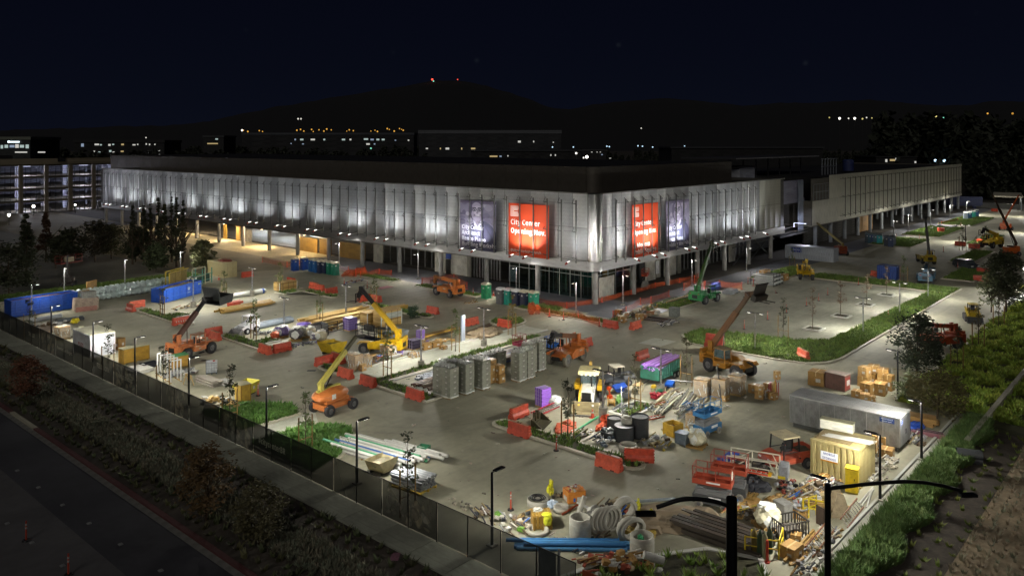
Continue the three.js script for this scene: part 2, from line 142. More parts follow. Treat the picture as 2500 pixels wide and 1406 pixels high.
{
  const B = mall, LZ = 179, LX = 67.2;
  const panelGeo = (w, h, dip) => { const g = new THREE.PlaneGeometry(w, h, 6, 1), p = g.attributes.position; for (let i = 0; i < p.count; i++) { const u = p.getX(i) / w * 2; p.setZ(i, -dip * (1 - u * u)); } g.computeVertexNormals(); const uv = g.attributes.uv; for (let i = 0; i < uv.count; i++) uv.setXY(i, uv.getX(i) * w / 1.2, uv.getY(i) * h / 1.2); return g; };
  const gl = [panelGeo(BAY - .03, 4.86, .13), panelGeo(BAY - .03, 5.06, .13)], gr = [panelGeo(BAYR - .03, 4.86, .11), panelGeo(BAYR - .03, 5.06, .11)];
  const wob = () => (rnd() - .5) * 3 * D2;
  for (let k = 0; k < 64; k++) for (let r = 0; r < 2; r++) { const m = part(B, 'facade_panel', mSteel[(k * 5 + r * 3 + (k >> 2)) % 4], gl[r]); m.position.set(-.02, r ? 13.76 : 8.75, -1.55 - BAY * (k + .5)); m.rotation.y = -90 * D2 + wob(); }
  for (let k = 0; k < 25; k++) for (let r = 0; r < 2; r++) { const m = part(B, 'facade_panel', k > 20 ? mWingP[k % 2] : mSteel[(k * 3 + r) % 4], gr[r]); m.position.set(1.55 + BAYR * (k + .5), r ? 13.76 : 8.75, .02); m.rotation.y = wob() * (k > 20 ? .1 : 1); }
  // core, rounded corner, skirt, soffit, parapet
  const core = M('#4b4a45', .8), dark = M('#1d1c1b', .9);
  part(B, 'core_wall', core, [bx(.2, 11.1, LZ, .28, 5.1, -1.5 - LZ / 2), bx(LX, 11.1, .2, 1.5 + LX / 2, 5.1, -.3), bx(.3, 11.4, 66, LX + 1.4, 4.9, -33.5), bx(66, 11.4, .3, 33.5, 4.9, -LZ - 1.3)]);
  const qc = (r, y0, h) => { const g = new THREE.CylinderGeometry(r, r, h, 18, 1, true, -90 * D2, 90 * D2); g.translate(1.5, y0 + h / 2, -1.5); return g; };
  part(B, 'corner_panel', new THREE.MeshStandardMaterial({ color: 0xd8d8d8, roughness: .17, metalness: .92 }), qc(1.5, 6.3, 10));
  const sk = [qc(1.56, 4.84, 1.4)]; part(B, 'corner_skirt', mSkirt, sk);
  for (let k = 0; k < 16; k++) part(B, 'skirt_panel', mSkirt, bx(.2, 1.4, 11.14, 0, 4.85, -1.5 - 11.16 * (k + .5)));
  for (let k = 0; k < 6; k++) part(B, 'skirt_panel', mSkirt, bx(11.16, 1.4, .2, 1.5 + 11.18 * (k + .5), 4.85, 0));
  part(B, 'coping', M('#8c8a86', .5, .4), [bx(.5, .14, LZ - .1, .15, 16.3, -1.5 - LZ / 2), bx(LX - .1, .14, .5, 1.5 + LX / 2, 16.3, -.15)]);
  part(B, 'soffit', M('#6b6a66', .9), [bx(66, .2, LZ, 33.3, 4.6, -1.6 - LZ / 2)]); part(B, 'roof', M('#0d0d0e', .95), bx(67.5, .3, LZ, 34.4, 15.3, -1.2 - LZ / 2));
  part(B, 'interior_floor', M('#5b5750', .9), bx(60, .08, 170, 36.5, .02, -91));
  // penthouse
  const pm = steel(.105, .093, .075, .55, .25); pm.bumpScale = .004;
  for (let k = 0; k < 32; k++) { part(B, 'penthouse_panel', pm, bx(.16, 4.35, 5.95, 11.5, 15.6, -10.2 - 6 * (k + .5))); if (k < 8) part(B, 'penthouse_panel', pm, bx(5.95, 4.35, .16, 13.2 + 6 * (k + .5), 15.6, -8.5)); }
  { const g = new THREE.CylinderGeometry(1.7, 1.7, 4.35, 12, 1, true, -90 * D2, 90 * D2); g.translate(13.12, 17.77, -10.12); part(B, 'penthouse_corner', pm, g); } part(B, 'penthouse_roof', M('#0b0b0c', .95), [bx(49, .1, 192, 36.2, 19.8, -106.2), bx(.3, 4, 190, 61, 15.6, -106), bx(49, 4, .3, 37, 15.6, -202)]);
  // posts and rails in front of the panels
  const pg = bx(.13, 9.4, .17, 0, 6, 0), pgs = bx(.17, 9.4, .13, 0, 6, 0);
  for (let k = 1; k < 65; k++) part(B, 'facade_post', mPost, pg).position.set(-1, 0, -BAY * k - .2); for (let k = 2; k < 22; k++) part(B, 'facade_post', mPost, pgs).position.set(PXR(k), 0, 1);
  for (const y of [6.75, 10.7, 14.9]) { const a = [], b = [], c = [];
    for (let k = 1; k < 65; k++) { const z = -BAY * k - .2; a.push(bar([-1, y, z], [-1, y, z - BAY * .82], .025, 4)); b.push(bar([-.95, y, z - .75], [.1, y + (y > 7 ? .7 : .1), z - 1.15], .04, 4), bar([-1, y, z - .8], [-.95, y - .1, z], .045, 4)); }
    for (let k = 2; k < 22; k++) { const x = PXR(k); c.push(bar([x, y, 1], [x + 2, y, 1], .025, 4)); b.push(bar([x + .8, y, .95], [x + 1.2, y + (y > 7 ? .6 : .1), -.1], .04, 4), bar([x + .8, y - .05, 1], [x, y, .95], .045, 4)); }
    part(B, 'facade_rail', mPost, [...a, ...c]); part(B, 'rail_bracket', mBrk, b); }
  // wash lights on arms
  const headM = M('#8f2b22', .5), lens = glow(1, .98, .94, 2.6), armM = M('#b8b8b6', .4, .6);
  const wash = (x, z, dx, dz) => { const hx = x + dx * 2.2, hz = z + dz * 2.2, a = part(B, 'wash_light', headM, [bar([hx, 6.3, hz], [hx + dx * .4, 6.12, hz + dz * .4], .17, 8, .13)]); part(a, 'arm', armM, bar([x, 6.5, z], [hx, 6.38, hz], .05, 5)); part(a, 'lamp_lens', lens, bar([hx - dx * .05, 6.38, hz - dz * .05], [hx - dx * .7, 6.5, hz - dz * .7], .1, 8, .025));
    const l = new THREE.SpotLight(WASH_C, WASH_I * rr(.75, 1.25), 0, 56 * D2, .9, 2); const p = B.localToWorld(V(hx - dx * .45, 6.75, hz - dz * .45)); l.position.copy(p); l.target.position.copy(B.localToWorld(V(hx - dx * 2.7 + dz * .6, 11.8, hz - dz * 2.7 + dx * .6))); l.castShadow = true; l.shadow.radius = 5; scene.add(l, l.target); };
  B.updateMatrixWorld(true);
  for (let k = 1; k < 64; k++) if (k % 4 < 2 || k == 1) wash(-1, -BAY * k - .2, -1, 0);
  for (const k of [3, 5, 6, 9, 10, 13, 14, 17, 18, 21]) wash(PXR(k), 1, 0, 1);
  // columns
  const colG = cy(.42, .42, 4.7, 0, 0, 0, 12), colM = M('#8b8a88', .7);
  for (let k = 0; k < 17; k++) part(B, 'column', colM, colG).position.set(.6, 0, -.6 - 11.1 * k); for (let k = 1; k < 7; k++) part(B, 'column', colM, colG).position.set(.6 + 10.4 * k, 0, -.6);
  // ground-floor shop fronts
  const z4 = (px, t) => SC - sOn(px, t), x4 = (px, s) => tOn(px, s) - TC; const TW = 101.4, XW = TW - TC, SW = 73.6, ZW = SC - SW;
  const wl = (name, a, b, mat, y0 = 0, y1 = 4.6, off = 0) => { const za = z4(a, TW + off), zb = z4(b, TW + off); return part(B, name, mat, bx(.18, y1 - y0, Math.abs(za - zb), XW + off, y0, (za + zb) / 2)); };
  const wr = (name, a, b, mat, y0 = 0, y1 = 4.6, off = 0) => { const xa = x4(a, SW + off), xb = x4(b, SW + off); return part(B, name, mat, bx(Math.abs(xa - xb), y1 - y0, .18, (xa + xb) / 2, y0, ZW - off)); };
  const ply = M('#8a6a2c', .8), lightP = M('#b3b1a8', .8), gyp = M('#87857c', .85), navy = M('#23314f', .7), teal = M('#1c6b66', .7), stud = M('#9a9c9e', .5, .4), glass = new THREE.MeshPhysicalMaterial({ color: 0xbfd0cc, transmission: 1, thickness: 0, roughness: .05, metalness: 0 });
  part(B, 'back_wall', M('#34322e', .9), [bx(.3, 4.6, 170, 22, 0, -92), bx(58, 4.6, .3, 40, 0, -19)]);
  wl('shop_wall', 1062, 1088, lightP); wl('shop_wall', 1101, 1141, lightP, 0, 4.6, .1); wl('shop_wall', 1088, 1101, gyp, 2.6); wl('shop_door', 1089, 1100, M('#16150f', .6), 0, 2.55, .15); wl('shop_sign', 1089, 1100, M('#2a4fa8', .6), 2.7, 3.7, -.12);
  wl('shop_wall', 912, 935, gyp); wl('plywood_hoarding', 780, 808, ply, 0, 3.3, -.3); wl('plywood_hoarding', 730, 775, ply, 0, 3.1, -.3); wl('plywood_hoarding', 828, 891, ply, 0, 3.2, -.3); wl('shop_wall', 1141, 1150, gyp); wl('shop_wall', 600, 614, lightP, 0, 3); wl('shop_wall', 576, 586, M('#a9863a', .8)); wl('shop_wall', 545, 553, M('#a9863a', .8)); wl('shop_sign', 757, 800, M('#6f86b8', .7), 3.4, 4.3, -.32);
  for (let px = 1150; px < 1222; px += 7) wl('steel_stud', px, px + 1.6, stud, 0, 4.6, .6); for (let px = 918; px < 1060; px += 17) wl('steel_stud', px, px + 1.4, stud, 0, 4.6, 2); wl('leaning_panel', 1243, 1262, M('#8d93a3', .6), .1, 2.6, 1);
  // glazed corner
  const gx = 2.6, mull = M('#8f9492', .4, .6); for (let k = 0; k < 9; k++) { part(B, 'mullion', mull, bx(.1, 4.6, .14, gx, 0, -2.6 - 2.1 * k)); if (k < 8) part(B, 'glass_pane', glass, bx(.02, 4.4, 2.0, gx, .1, -3.65 - 2.1 * k)); }
  for (let k = 1; k < 6; k++) { part(B, 'mullion', mull, bx(.14, 4.6, .1, 2.6 + 2.1 * k, 0, -2.6)); if (k > 2) part(B, 'glass_pane', glass, bx(2, 4.4, .02, 3.65 + 2.1 * (k - 1), .1, -2.6)); } part(B, 'transom', mull, [bx(.1, .1, 17, gx - .01, 3.5, -11), bx(10.4, .1, .1, 7.8, 3.5, -2.59)]);
  part(B, 'hoarding_door', lightP, bx(2, 3.1, .1, 5.2, .1, -2.45)); part(B, 'hoarding_door', lightP, bx(2, 3.1, .1, 7.26, .1, -2.45));
  for (let k = 0; k < 17; k++) part(B, 'steel_stud', stud, bx(.08, 4.5, .12, 5.2, 0, -3.6 - .86 * k)); part(B, 'inner_wall', teal, bx(.1, 2.6, 2.4, 5.6, 1.2, -5.6)); part(B, 'inner_wall', navy, bx(.1, 2.6, 3, 7, 0, -9)); part(B, 'inner_wall', ply, bx(3.4, 3.5, .1, 11.2, .8, -5.5));
  wr('shop_wall', 1576, 1600, lightP); wr('shop_wall', 1622, 1650, lightP); wr('shop_wall', 1655, 1662, gyp); wr('shop_wall', 1602, 1612, gyp, 0, 4.6, .5); wr('shop_door', 1560, 1572, M('#15161a', .6)); wr('blank_panel', 1601, 1609, M('#b9bbc0', .7), 1, 3.2, -.3); for (let px = 1652; px < 1840; px += 9) wr('steel_stud', px, px + 1.4, stud, 0, 4.6, 1.5); wr('shop_wall', 1780, 1795, M('#a8a69d', .7), 0, 3.4, -.6); wr('shop_wall', 1790, 1880, M('#232a3c', .7), 0, 4.6, 3);
  // steel braces under the unfinished end
  part(B, 'brace', M('#4a4a4c', .5, .5), [[1790, 1840], [1830, 1880], [1880, 1840]].map(([a, b]) => bar([x4(a, 70), .2, -1.6], [x4(b, 70), 4.5, -1.6], .14, 6)).concat([bar([x4(1790, 70), 3.6, -1.6], [x4(1890, 70), 3.7, -1.6], .12, 6)]));
  // banners hung on the posts
  const banner = (draw, w, h) => { const c = document.createElement('canvas'); c.width = 512; c.height = Math.round(512 * h / w); const x = c.getContext('2d'); draw(x, 512, c.height); const t = new THREE.CanvasTexture(c); t.colorSpace = THREE.SRGBColorSpace; return new THREE.MeshStandardMaterial({ map: t, roughness: .7, ...dbl }); };
  const maze = (x, X, Yy, S) => { x.strokeStyle = '#f3e9e2'; x.lineWidth = S * .055; for (let k = 0; k < 5; k++) { const o = S * .1 * k; x.beginPath(); x.moveTo(X + S - (k ? 0 : 0), Yy + o); x.lineTo(X + o, Yy + o); x.lineTo(X + o, Yy + S - o); x.lineTo(X + S, Yy + S - o); x.stroke(); } x.beginPath(); x.moveTo(X + S, Yy); x.lineTo(X + S, Yy + S * .3); x.moveTo(X + S, Yy + S * .7); x.lineTo(X + S, Yy + S); x.moveTo(X + S * .45, Yy + S * .3); x.lineTo(X + S * .8, Yy + S * .3); x.stroke(); };
  const orange = (low) => (x, w, h) => { x.fillStyle = '#d8481c'; x.fillRect(0, 0, w, h); maze(x, w * .055, h * .055, w * .19); x.fillStyle = '#f6efe9'; x.font = `bold ${Math.round(w * .134)}px sans-serif`; x.fillText('City Center', w * .05, h * .41); x.fillText('Opening Nov.', w * .05, h * .575); if (low) { x.fillText('A Modern', w * .05, h * .82); x.fillText('Public Square', w * .05, h * .94); } else { x.font = `${Math.round(w * .07)}px sans-serif`; x.fillText('@citycenterbishopranch', w * .05, h * .93); } };
  const portrait = (x, w, h) => { // printed monochrome portrait of a smiling man in a jumper
    x.fillStyle = '#8f8798'; x.fillRect(0, 0, w, h); const blob = (c, X, Yy, a, b, r = 0) => { x.fillStyle = c; x.beginPath(); x.ellipse(X * w, Yy * h, a * w, b * h, r, 0, 7); x.fill(); };
    for (let k = 0; k < 26; k++) blob(['#a59daa', '#7b7388', '#b7b0ba', '#6a6378'][k % 4], rnd(), rnd() * .55, rr(.04, .12), rr(.02, .07)); x.fillStyle = '#6b5f72'; x.fillRect(0, 0, w, h * .06);
    blob('#4c4a63', .6, .86, .47, .46); blob('#565370', .66, .74, .3, .26); x.strokeStyle = '#3b3950'; x.lineWidth = 5; for (let k = 0; k < 7; k++) { x.beginPath(); x.moveTo(w * (.7 + k * .03), h * (.5 + k * .03)); x.quadraticCurveTo(w * (.84 + k * .02), h * (.6 + k * .05), w * (.68 + k * .05), h * .98); x.stroke(); }
    blob('#5f566b', .45, .2, .2, .2); blob('#a89cab', .47, .22, .165, .19); blob('#bdb2bc', .5, .2, .11, .1); x.fillStyle = '#a89cab'; x.fillRect(w * .42, h * .36, w * .16, h * .1); x.fillStyle = '#cfc9d2'; x.beginPath(); x.moveTo(w * .38, h * .38); x.lineTo(w * .5, h * .52); x.lineTo(w * .62, h * .36); x.lineTo(w * .64, h * .44); x.lineTo(w * .5, h * .56); x.lineTo(w * .4, h * .5); x.fill(); blob('#8d8292', .5, .45, .05, .045);
    x.strokeStyle = '#33303f'; x.lineWidth = 7; for (const e of [.41, .54]) { x.beginPath(); x.ellipse(w * e, h * .185, w * .055, h * .028, -.15, 0, 7); x.stroke(); blob('#3a3646', e, .187, .028, .013); } x.beginPath(); x.moveTo(w * .35, h * .155); x.lineTo(w * .45, h * .145); x.moveTo(w * .5, h * .145); x.lineTo(w * .6, h * .145); x.stroke(); blob('#8b7f8e', .49, .24, .03, .025); x.strokeStyle = '#4a4152'; x.beginPath(); x.moveTo(w * .39, h * .285); x.quadraticCurveTo(w * .5, h * .335, w * .59, h * .275); x.stroke(); x.fillStyle = '#e3dee4'; x.beginPath(); x.ellipse(w * .495, h * .3, w * .065, h * .012, -.05, 0, 7); x.fill();
    x.fillStyle = '#6d6478'; x.beginPath(); x.ellipse(w * .3, h * .17, w * .05, h * .1, .1, 0, 7); x.fill(); x.fillStyle = '#f4f2f4'; x.font = `bold ${Math.round(w * .115)}px sans-serif`; ['City Center', 'Architect', 'Renzo Piano', 'Building Workshop'].forEach((s, i) => x.fillText(s, w * .05, h * (.585 + i * .115))); };
  const hang = (name, label, z0, z1, x0, x1, mat) => { const left = x0 === undefined, w = left ? Math.abs(z1 - z0) : x1 - x0, g = bx(w, 8.3, .03), o = solo(name, label, 'banner', mat, g, B.localToWorld(left ? V(-.55, 6, (z0 + z1) / 2) : V((x0 + x1) / 2, 6, .55)), left ? -90 : 0); return o; };
  const wO = 8.32, mo = banner(orange(0), wO, 8.3), mo2 = banner(orange(1), 7.65, 8.3), mp = banner(portrait, wO, 8.3); mp.color.setRGB(.62, .62, .66);
  hang('banner', 'orange banner reading City Center Opening Nov. left of the corner', -BAY * 6 - .2, -BAY * 3 - .2, undefined, 0, mo); hang('banner', 'portrait banner of a smiling man on the long facade', -BAY * 10 - .2, -BAY * 7 - .2, undefined, 0, mp);
  hang('banner', 'orange banner reading A Modern Public Square right of the corner', 0, 0, PXR(4), PXR(7), mo2); hang('banner', 'portrait banner of a smiling man on the short facade', 0, 0, PXR(8), PXR(11), mp);
  // warm work lights under the open end
  for (const [s, t, c, i] of [[147, 98.5, [1, .72, .36], 150], [164, 98.5, [1, .74, .42], 380], [182, 99, [1, .78, .5], 330], [200, 101, [1, .74, .4], 240], [222, 101, [1, .72, .36], 60], [174, 112, [.85, .95, 1], 220], [192, 116, [.85, .95, 1], 300], [79, 104, [.9, 1, .95], 5], [106, 104, [1, .95, .85], 3]]) { const p = W(s, t, 4), lp = part(B, 'work_lamp', glow(...c, 6), bx(.4, .08, .2)); lp.position.copy(B.worldToLocal(p.clone())); const l = new THREE.PointLight(new THREE.Color(...c), i, 0, 2); l.position.copy(p).y -= .05; l.castShadow = true; l.shadow.radius = 8; scene.add(l); }
  // link wall between the two wings
  part(B, 'link_wall', M('#9a9ab0', .8), [bx(15.6, 4.1, .4, 76.6, 11.4, -2.4), bx(15.8, .9, .7, 76.6, 10.5, -2.3)]); part(B, 'link_pipe', M('#7f8796', .5, .4), [0, 1, 2, 3].map(k => cy(.18, .18, 12, 80 + k * .8, 3.5, -1.5, 7))); part(B, 'link_rail', M('#4a4238', .7), [bx(15.6, .12, .12, 76.6, 4.4, -1), bx(15.6, .12, .12, 76.6, 5.4, -1)]); part(B, 'link_floor', M('#3a3a3a', .9), bx(15.6, .4, 9, 76.6, 3.6, -5.4));
}
const linkL = new THREE.PointLight(new THREE.Color(.78, .8, 1), 75, 0, 2); linkL.position.copy(mall.localToWorld(V(76, 6.2, 1.6))); linkL.castShadow = true; scene.add(linkL); part(mall, 'link_lamp', glow(.75, .78, 1, 3), [bx(.4, .1, .2, 76, 6.26, 1.6), bx(.08, .9, .08, 76, 5.4, -.9), bx(.06, .06, 2.5, 76, 6.3, .4)]);
{ // the right wing
  const B = thing('east_wing', 'long plain beige wing on columns with a dark post lattice', 'building', W(SC, 180.5), 0), L = 142.5, dk = M('#25231f', .7, .3);
  B.name = numbered('plain_wing'); for (let k = 0; k < 27; k++) for (let r = 0; r < 2; r++) { if (k < 2 && r) continue; part(B, 'facade_panel', mWingP[(k + r) % 2], bx(5.24, 5.6, .1, 2.64 + 5.28 * k, r ? 10.7 : 5.05, 0)); }
  part(B, 'wall_core', M('#55524a', .9), [bx(L, 10.6, .2, L / 2, 5.1, -.3), bx(.2, 11, 40, L + .1, 5.1, -20.3), bx(.2, 5.6, 40, .1, 5.1, -20.3)]); part(B, 'soffit', M('#77746b', .9), bx(L, .2, 40, L / 2, 4.84, -20.1)); part(B, 'roof', M('#0e0e0f', .95), bx(L - 12, .2, 40, L / 2 + 6, 15.6, -20.5));
  const pg = bx(.12, 9.6, .12, 0, 5.9, 1); for (let k = 0; k < 34; k++) part(B, 'facade_post', dk, pg).position.x = 18.5 + k * 3.72; for (const y of [6.3, 10.8, 15.2]) part(B, 'facade_rail', dk, [bx(L - 14, .09, .09, L / 2 + 8, y, 1), ...Array.from({ length: 34 }, (_, k) => bar([18.5 + k * 3.72, y, 1], [19.2 + k * 3.72, y + .2, 0], .05, 4))]);
  const colG = cy(.45, .45, 4.84, 0, 0, 0, 10), cm = M('#868b90', .7); for (let k = 0; k < 15; k++) { part(B, 'column', cm, colG).position.set(4 + k * 9.8, 0, -.9); if (k > 4) part(B, 'column', cm, colG).position.set(4 + k * 9.8, 0, -11); }
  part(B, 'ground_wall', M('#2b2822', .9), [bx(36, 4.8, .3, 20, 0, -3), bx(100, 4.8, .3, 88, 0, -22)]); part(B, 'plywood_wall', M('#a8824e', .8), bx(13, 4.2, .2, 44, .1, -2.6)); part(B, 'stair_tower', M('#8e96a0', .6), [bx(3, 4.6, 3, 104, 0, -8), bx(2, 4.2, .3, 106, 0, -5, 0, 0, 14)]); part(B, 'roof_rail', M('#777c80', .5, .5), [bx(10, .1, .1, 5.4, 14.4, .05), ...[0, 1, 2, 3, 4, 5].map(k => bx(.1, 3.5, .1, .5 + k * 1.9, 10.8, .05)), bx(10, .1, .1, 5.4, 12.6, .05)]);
}
{ // rooftop plant and canopies behind the parapets
  const rt = (name, label, cat, px, h, d, mat, gs) => { const o = thing(name, label, cat, V((px - CX) / FPX * d, h, -d), 0); part(o, 'frame', mat, gs); return o; };
  const a = rt('roof_canopy', 'dark rooftop canopy on thin posts behind the short facade', 'canopy', 1880, 15.6, 200, M('#3a3a3d', .7), [bx(50, .3, 14, 0, 4.6, -4), ...[-22, -15, -8, -1, 6, 13, 20].map(x => cy(.15, .15, 4.6, x, 0, 0, 6))]); part(a, 'edge_strip', M('#9a9a9e', .6), bx(50, .24, .1, 0, 4.62, 3.1));
  const b = rt('roof_steelwork', 'pale unfinished steel frame standing on the roof of the plain wing', 'steel frame', 2026, 15.6, 205, M('#8b929a', .5, .4), [...[0, 2, 4, 6, 8, 10].map(x => bx(.22, 4.2, .22, x - 5, 0, 0)), bx(10.5, .25, .25, 0, 4.1, 0), bx(10.5, .2, .2, 0, 2.2, 0)]);
  const c = rt('roof_tank', 'blue water tank on the roof of the plain wing', 'tank', 2072, 16.2, 220, M('#2c3766', .7), [cy(1.5, 1.5, 2.8, 0, 0, 0, 14), cy(1.2, 1.5, .3, 0, 2.8, 0, 14)]); const d = rt('roof_box', 'white low box with lit windows on the roof end of the penthouse', 'roof unit', 1806, 15.6, 188, M('#a5a9b2', .7), [bx(8, 2.2, 4, 0, 0, 0), bx(7.6, .3, .2, 0, 2.25, 1.9)]); part(d, 'parapet', M('#3d3d40', .8), bx(8.4, .3, 4.4, 0, 2.6, 0));
}
// ---------- parking garage beyond the left end ----------
{
  const S = 304, T0 = 62, B = thing('parking_garage', 'four-level concrete parking garage lit blue-white at far left', 'building', W(S, T0), 0), cn = M('#7d7566', .9), L = 104, slabM = M('#5b554a', .9), rail = M('#2a2c33', .6, .4), inn = M('#8f93a6', .9), lampM = glow(.72, .78, 1, 1.4);
  [4.3, 8.4, 12.5].forEach((y, i) => { part(B, 'floor_slab', slabM, bx(L, .75, 42, L / 2, y - .75, -21)); }); part(B, 'roof_parapet', M('#8a806c', .9), bx(L, 2, .5, L / 2, 16.5, 0)); part(B, 'roof_slab', slabM, bx(L, .5, 42, L / 2, 16, -21.3)); part(B, 'ground_slab', slabM, bx(L, .1, 42, L / 2, 0, -21)); part(B, 'rear_wall', inn, bx(L, 16, .4, L / 2, 0, -42)); part(B, 'roof_box', M('#1b1b1d', .9), [bx(6, 1.2, 4, 24, 18.5, -2), bx(2.4, 1.3, .6, 62, 17.3, .3), bx(2.4, 1.3, .6, 42, 17.3, .3)]);
  for (let k = 0; k < 14; k++) { const x = 6 + k * 7.8; part(B, 'column', cn, bx(1.2, 16.2, 1, x, .05, .1)); for (let f = 0; f < 4; f++) { const y = f * 4.1 + .2; part(B, 'bay_rail', rail, [...[.5, 1, 1.5, 2.2, 2.9].map(h => bx(6.5, .07, .07, x + 3.9, y + h, .3)), ...[0, 1, 2, 3].map(i => bx(.12, 3.2, .12, x + 1.3 + i * 1.7, y, .3))]); } if (k % 2) { part(B, 'inner_column', inn, bx(1.4, 16, .9, x + 3, .06, -14)); part(B, 'inner_column', inn, bx(.8, 16, .8, x, .06, -28)); } }
  for (let f = 0; f < 4; f++) for (let k = 0; k < 5; k++) { part(B, 'light_tube', lampM, bx(3, .1, .3, 14 + k * 19, f * 4.1 + 3.35, -7)); const l = new THREE.PointLight(new THREE.Color(.8, .81, .96), 185, 0, 2); l.position.copy(W(S + 7, T0 + 14 + k * 19, f * 4.1 + 3.1)); l.castShadow = true; l.shadow.radius = 20; scene.add(l); }
}
// ---------- lamp posts ----------
const poleM = M('#b9bcc0', .35, .75), poleD = M('#25272a', .5, .5), headB = M('#1b1c1e', .5, .4), lensM = glow(1, .97, .88, 4), concM = M('#a8a69b', .9);
// heads: directions in the site frame, each [along +t, along -s]
function lampPost(s, t, heads, label, o = {}) {
  const { h = 4.4, dark = 0, base = 0, k = 1, reach = .62, lit = 1, group = 'lamp posts round the parking lots', name = 'lamp_post', back = .34 } = o;
  const L = thing(name, label, 'lamp post', W(s, t), 0, group); const b = base || .12;
  part(L, 'footing', concM, base ? cy(.36, .38, b, 0, 0, 0, 12) : bx(.5, b, .5)); part(L, 'pole', dark ? poleD : poleM, bar([0, b, 0], [0, h, 0], .1, 6, .075));
  for (const [dx, dz] of heads) { const a = part(L, 'lamp_head', headB, [bx(.3 + Math.abs(dx) * .5, .07, .3 + Math.abs(dz) * .5, dx * reach, h - .02, dz * reach), bar([0, h - .02, 0], [dx * reach, h + .01, dz * reach], .04, 5)]); part(a, 'lamp_lens', lensM, bx(.16 + Math.abs(dx) * .2, .03, .16 + Math.abs(dz) * .2, dx * (reach + .12), h - .06, dz * (reach + .12)));
    if (!lit) continue; L.updateMatrixWorld(true); if (heads.length == 1) { const l = new THREE.SpotLight(LAMP_C, LAMP_I * k * back, 0, 66 * D2, 1, 2); l.position.copy(L.localToWorld(V(dx * (reach + .12), h - .12, dz * (reach + .12)))); l.target.position.copy(L.localToWorld(V(-dx * h * 1.9, 0, -dz * h * 1.9))); l.castShadow = true; l.shadow.radius = 5; scene.add(l, l.target); } for (const sd of [-1, 1]) { const l = new THREE.SpotLight(LAMP_C, LAMP_I * k, 0, 72 * D2, 1, 2); l.position.copy(L.localToWorld(V(dx * (reach + .12), h - .1, dz * (reach + .12)))); l.target.position.copy(L.localToWorld(V(dx * (reach + 1.3 * h) + (dx ? 0 : sd * 1.25 * h), 0, dz * (reach + 1.3 * h) + (dz ? 0 : sd * 1.25 * h)))); l.castShadow = true; l.shadow.radius = 5; scene.add(l, l.target); } }
  return L; }
const T2 = [[0, 1], [0, -1]];
[[63.6, 57.2, 'beside the concrete walkway, near the wrapped pallets'], [64.7, 68.1, 'at the far part of the walkway by the dirt heap'], [88, 56, 'behind the purple sacks and grey pipes'], [89.3, 66.5, 'on the open lot left of the crated timber'], [112.8, 66.1, 'beside the white wrapped roll'], [111.4, 55.8, 'in front of the blue dumpster']].forEach(([s, t, l], i) => lampPost(s, t, T2, 'two-headed lamp post ' + l, { base: i > 3 ? .9 : .7 }));
lampPost(39.3, 56.2, T2, 'two-headed lamp post on a concrete stub beside the backhoe', { base: 1.3 }); lampPost(39.4, 65.9, T2, 'two-headed lamp post in front of the green pipe trailer', { base: 1 });
[[39.6, 87, 'at the near tip of the curved lawn'], [33.2, 104.5, 'along the lawn strip, nearest of its three'], [33, 119.3, 'along the lawn strip, second of its three'], [33.2, 134.9, 'at the far end of the lawn strip']].forEach(([s, t, l]) => lampPost(s, t, T2, 'two-headed lamp post ' + l, { k: 1.2 }));
['by the large orange pipes at the fence end', 'behind the white and green pipes', 'behind the flower bed', 'by the bundle of pipe ends', 'by the tan crate behind the fence', 'beside the white storage container', 'beside the long blue dumpster'].forEach((l, i) => lampPost([32.2, 45.2, 56.9, 69.9, 81.2, 91.7, 104.3][i], 34.6, [[1, 0]], 'dark single-headed lamp post ' + l, { dark: 1, k: .75 }));
[[16.8, 46.8, 'by the paper-covered screens at the right corner'], [16.8, 56.3, 'by the cream container on the right edge'], [16.6, 65.6, 'at the near end of the silver trailer'], [22.3, 80, 'beside the stacked cartons and the dark magnolia']].forEach(([s, t, l]) => lampPost(s, t, [[0, -1]], 'slim dark single-headed lamp post ' + l, { dark: 1, k: .85, back: .75 }));
[[82, 93.7, 'behind the row of portable toilets'], [105, 93.7, 'on the pavement left of the orange telehandler'], [128, 93.7, 'beside the green toilets by the plywood'], [67, 89.3, 'nearest the steel corner']].forEach(([s, t, l]) => lampPost(s, t, [[-1, 0]], 'silver single-headed lamp post ' + l, { k: .8 }));
[[65.5, 98.8, 'right of the steel corner'], [65.5, 119.5, 'behind the green telehandler boom'], [65.3, 139.8, 'by the unfinished braces']].forEach(([s, t, l]) => lampPost(s, t, [[0, 1]], 'silver single-headed lamp post ' + l, { k: .8 }));
[[134.9, 46.6, 'at the far left edge, nearest the camera'], [137.2, 56.8, 'behind the silver duct rolls'], [139.5, 67.5, 'behind the yellow frame rack']].forEach(([s, t, l]) => lampPost(s, t, [[0, 1]], 'bright silver lamp post ' + l, { k: .7 }));
lampPost(122, 38, [[1, 0]], 'thin silver lamp post in front of the long blue dumpster', { k: .5 });
['by the round orange tub', 'next beyond the orange tub', 'by the last wing columns', 'farthest along the wing'].forEach((l, i) => lampPost(62, 232 + i * 22.6, [[0, 1]], 'silver lamp post ' + l, { k: 1.8, back: .7 })); lampPost(44.3, 213, T2, 'dark two-headed lamp post by the two red barriers', { dark: 1, k: 1.3 }); lampPost(38, 250, [[-1, 0]], 'silver lamp post behind the crossed orange booms', { k: 1.2 }); lampPost(44, 300, T2, 'bright lamp post by the far white tent', { k: 1.5 }); lampPost(60, 212, [[0, 1]], 'plain lamp post behind the row of teal toilets', { k: .8 });
lampPost(152, 100, [[1, 0]], 'short lamp post before the lit open end', { k: .5 });
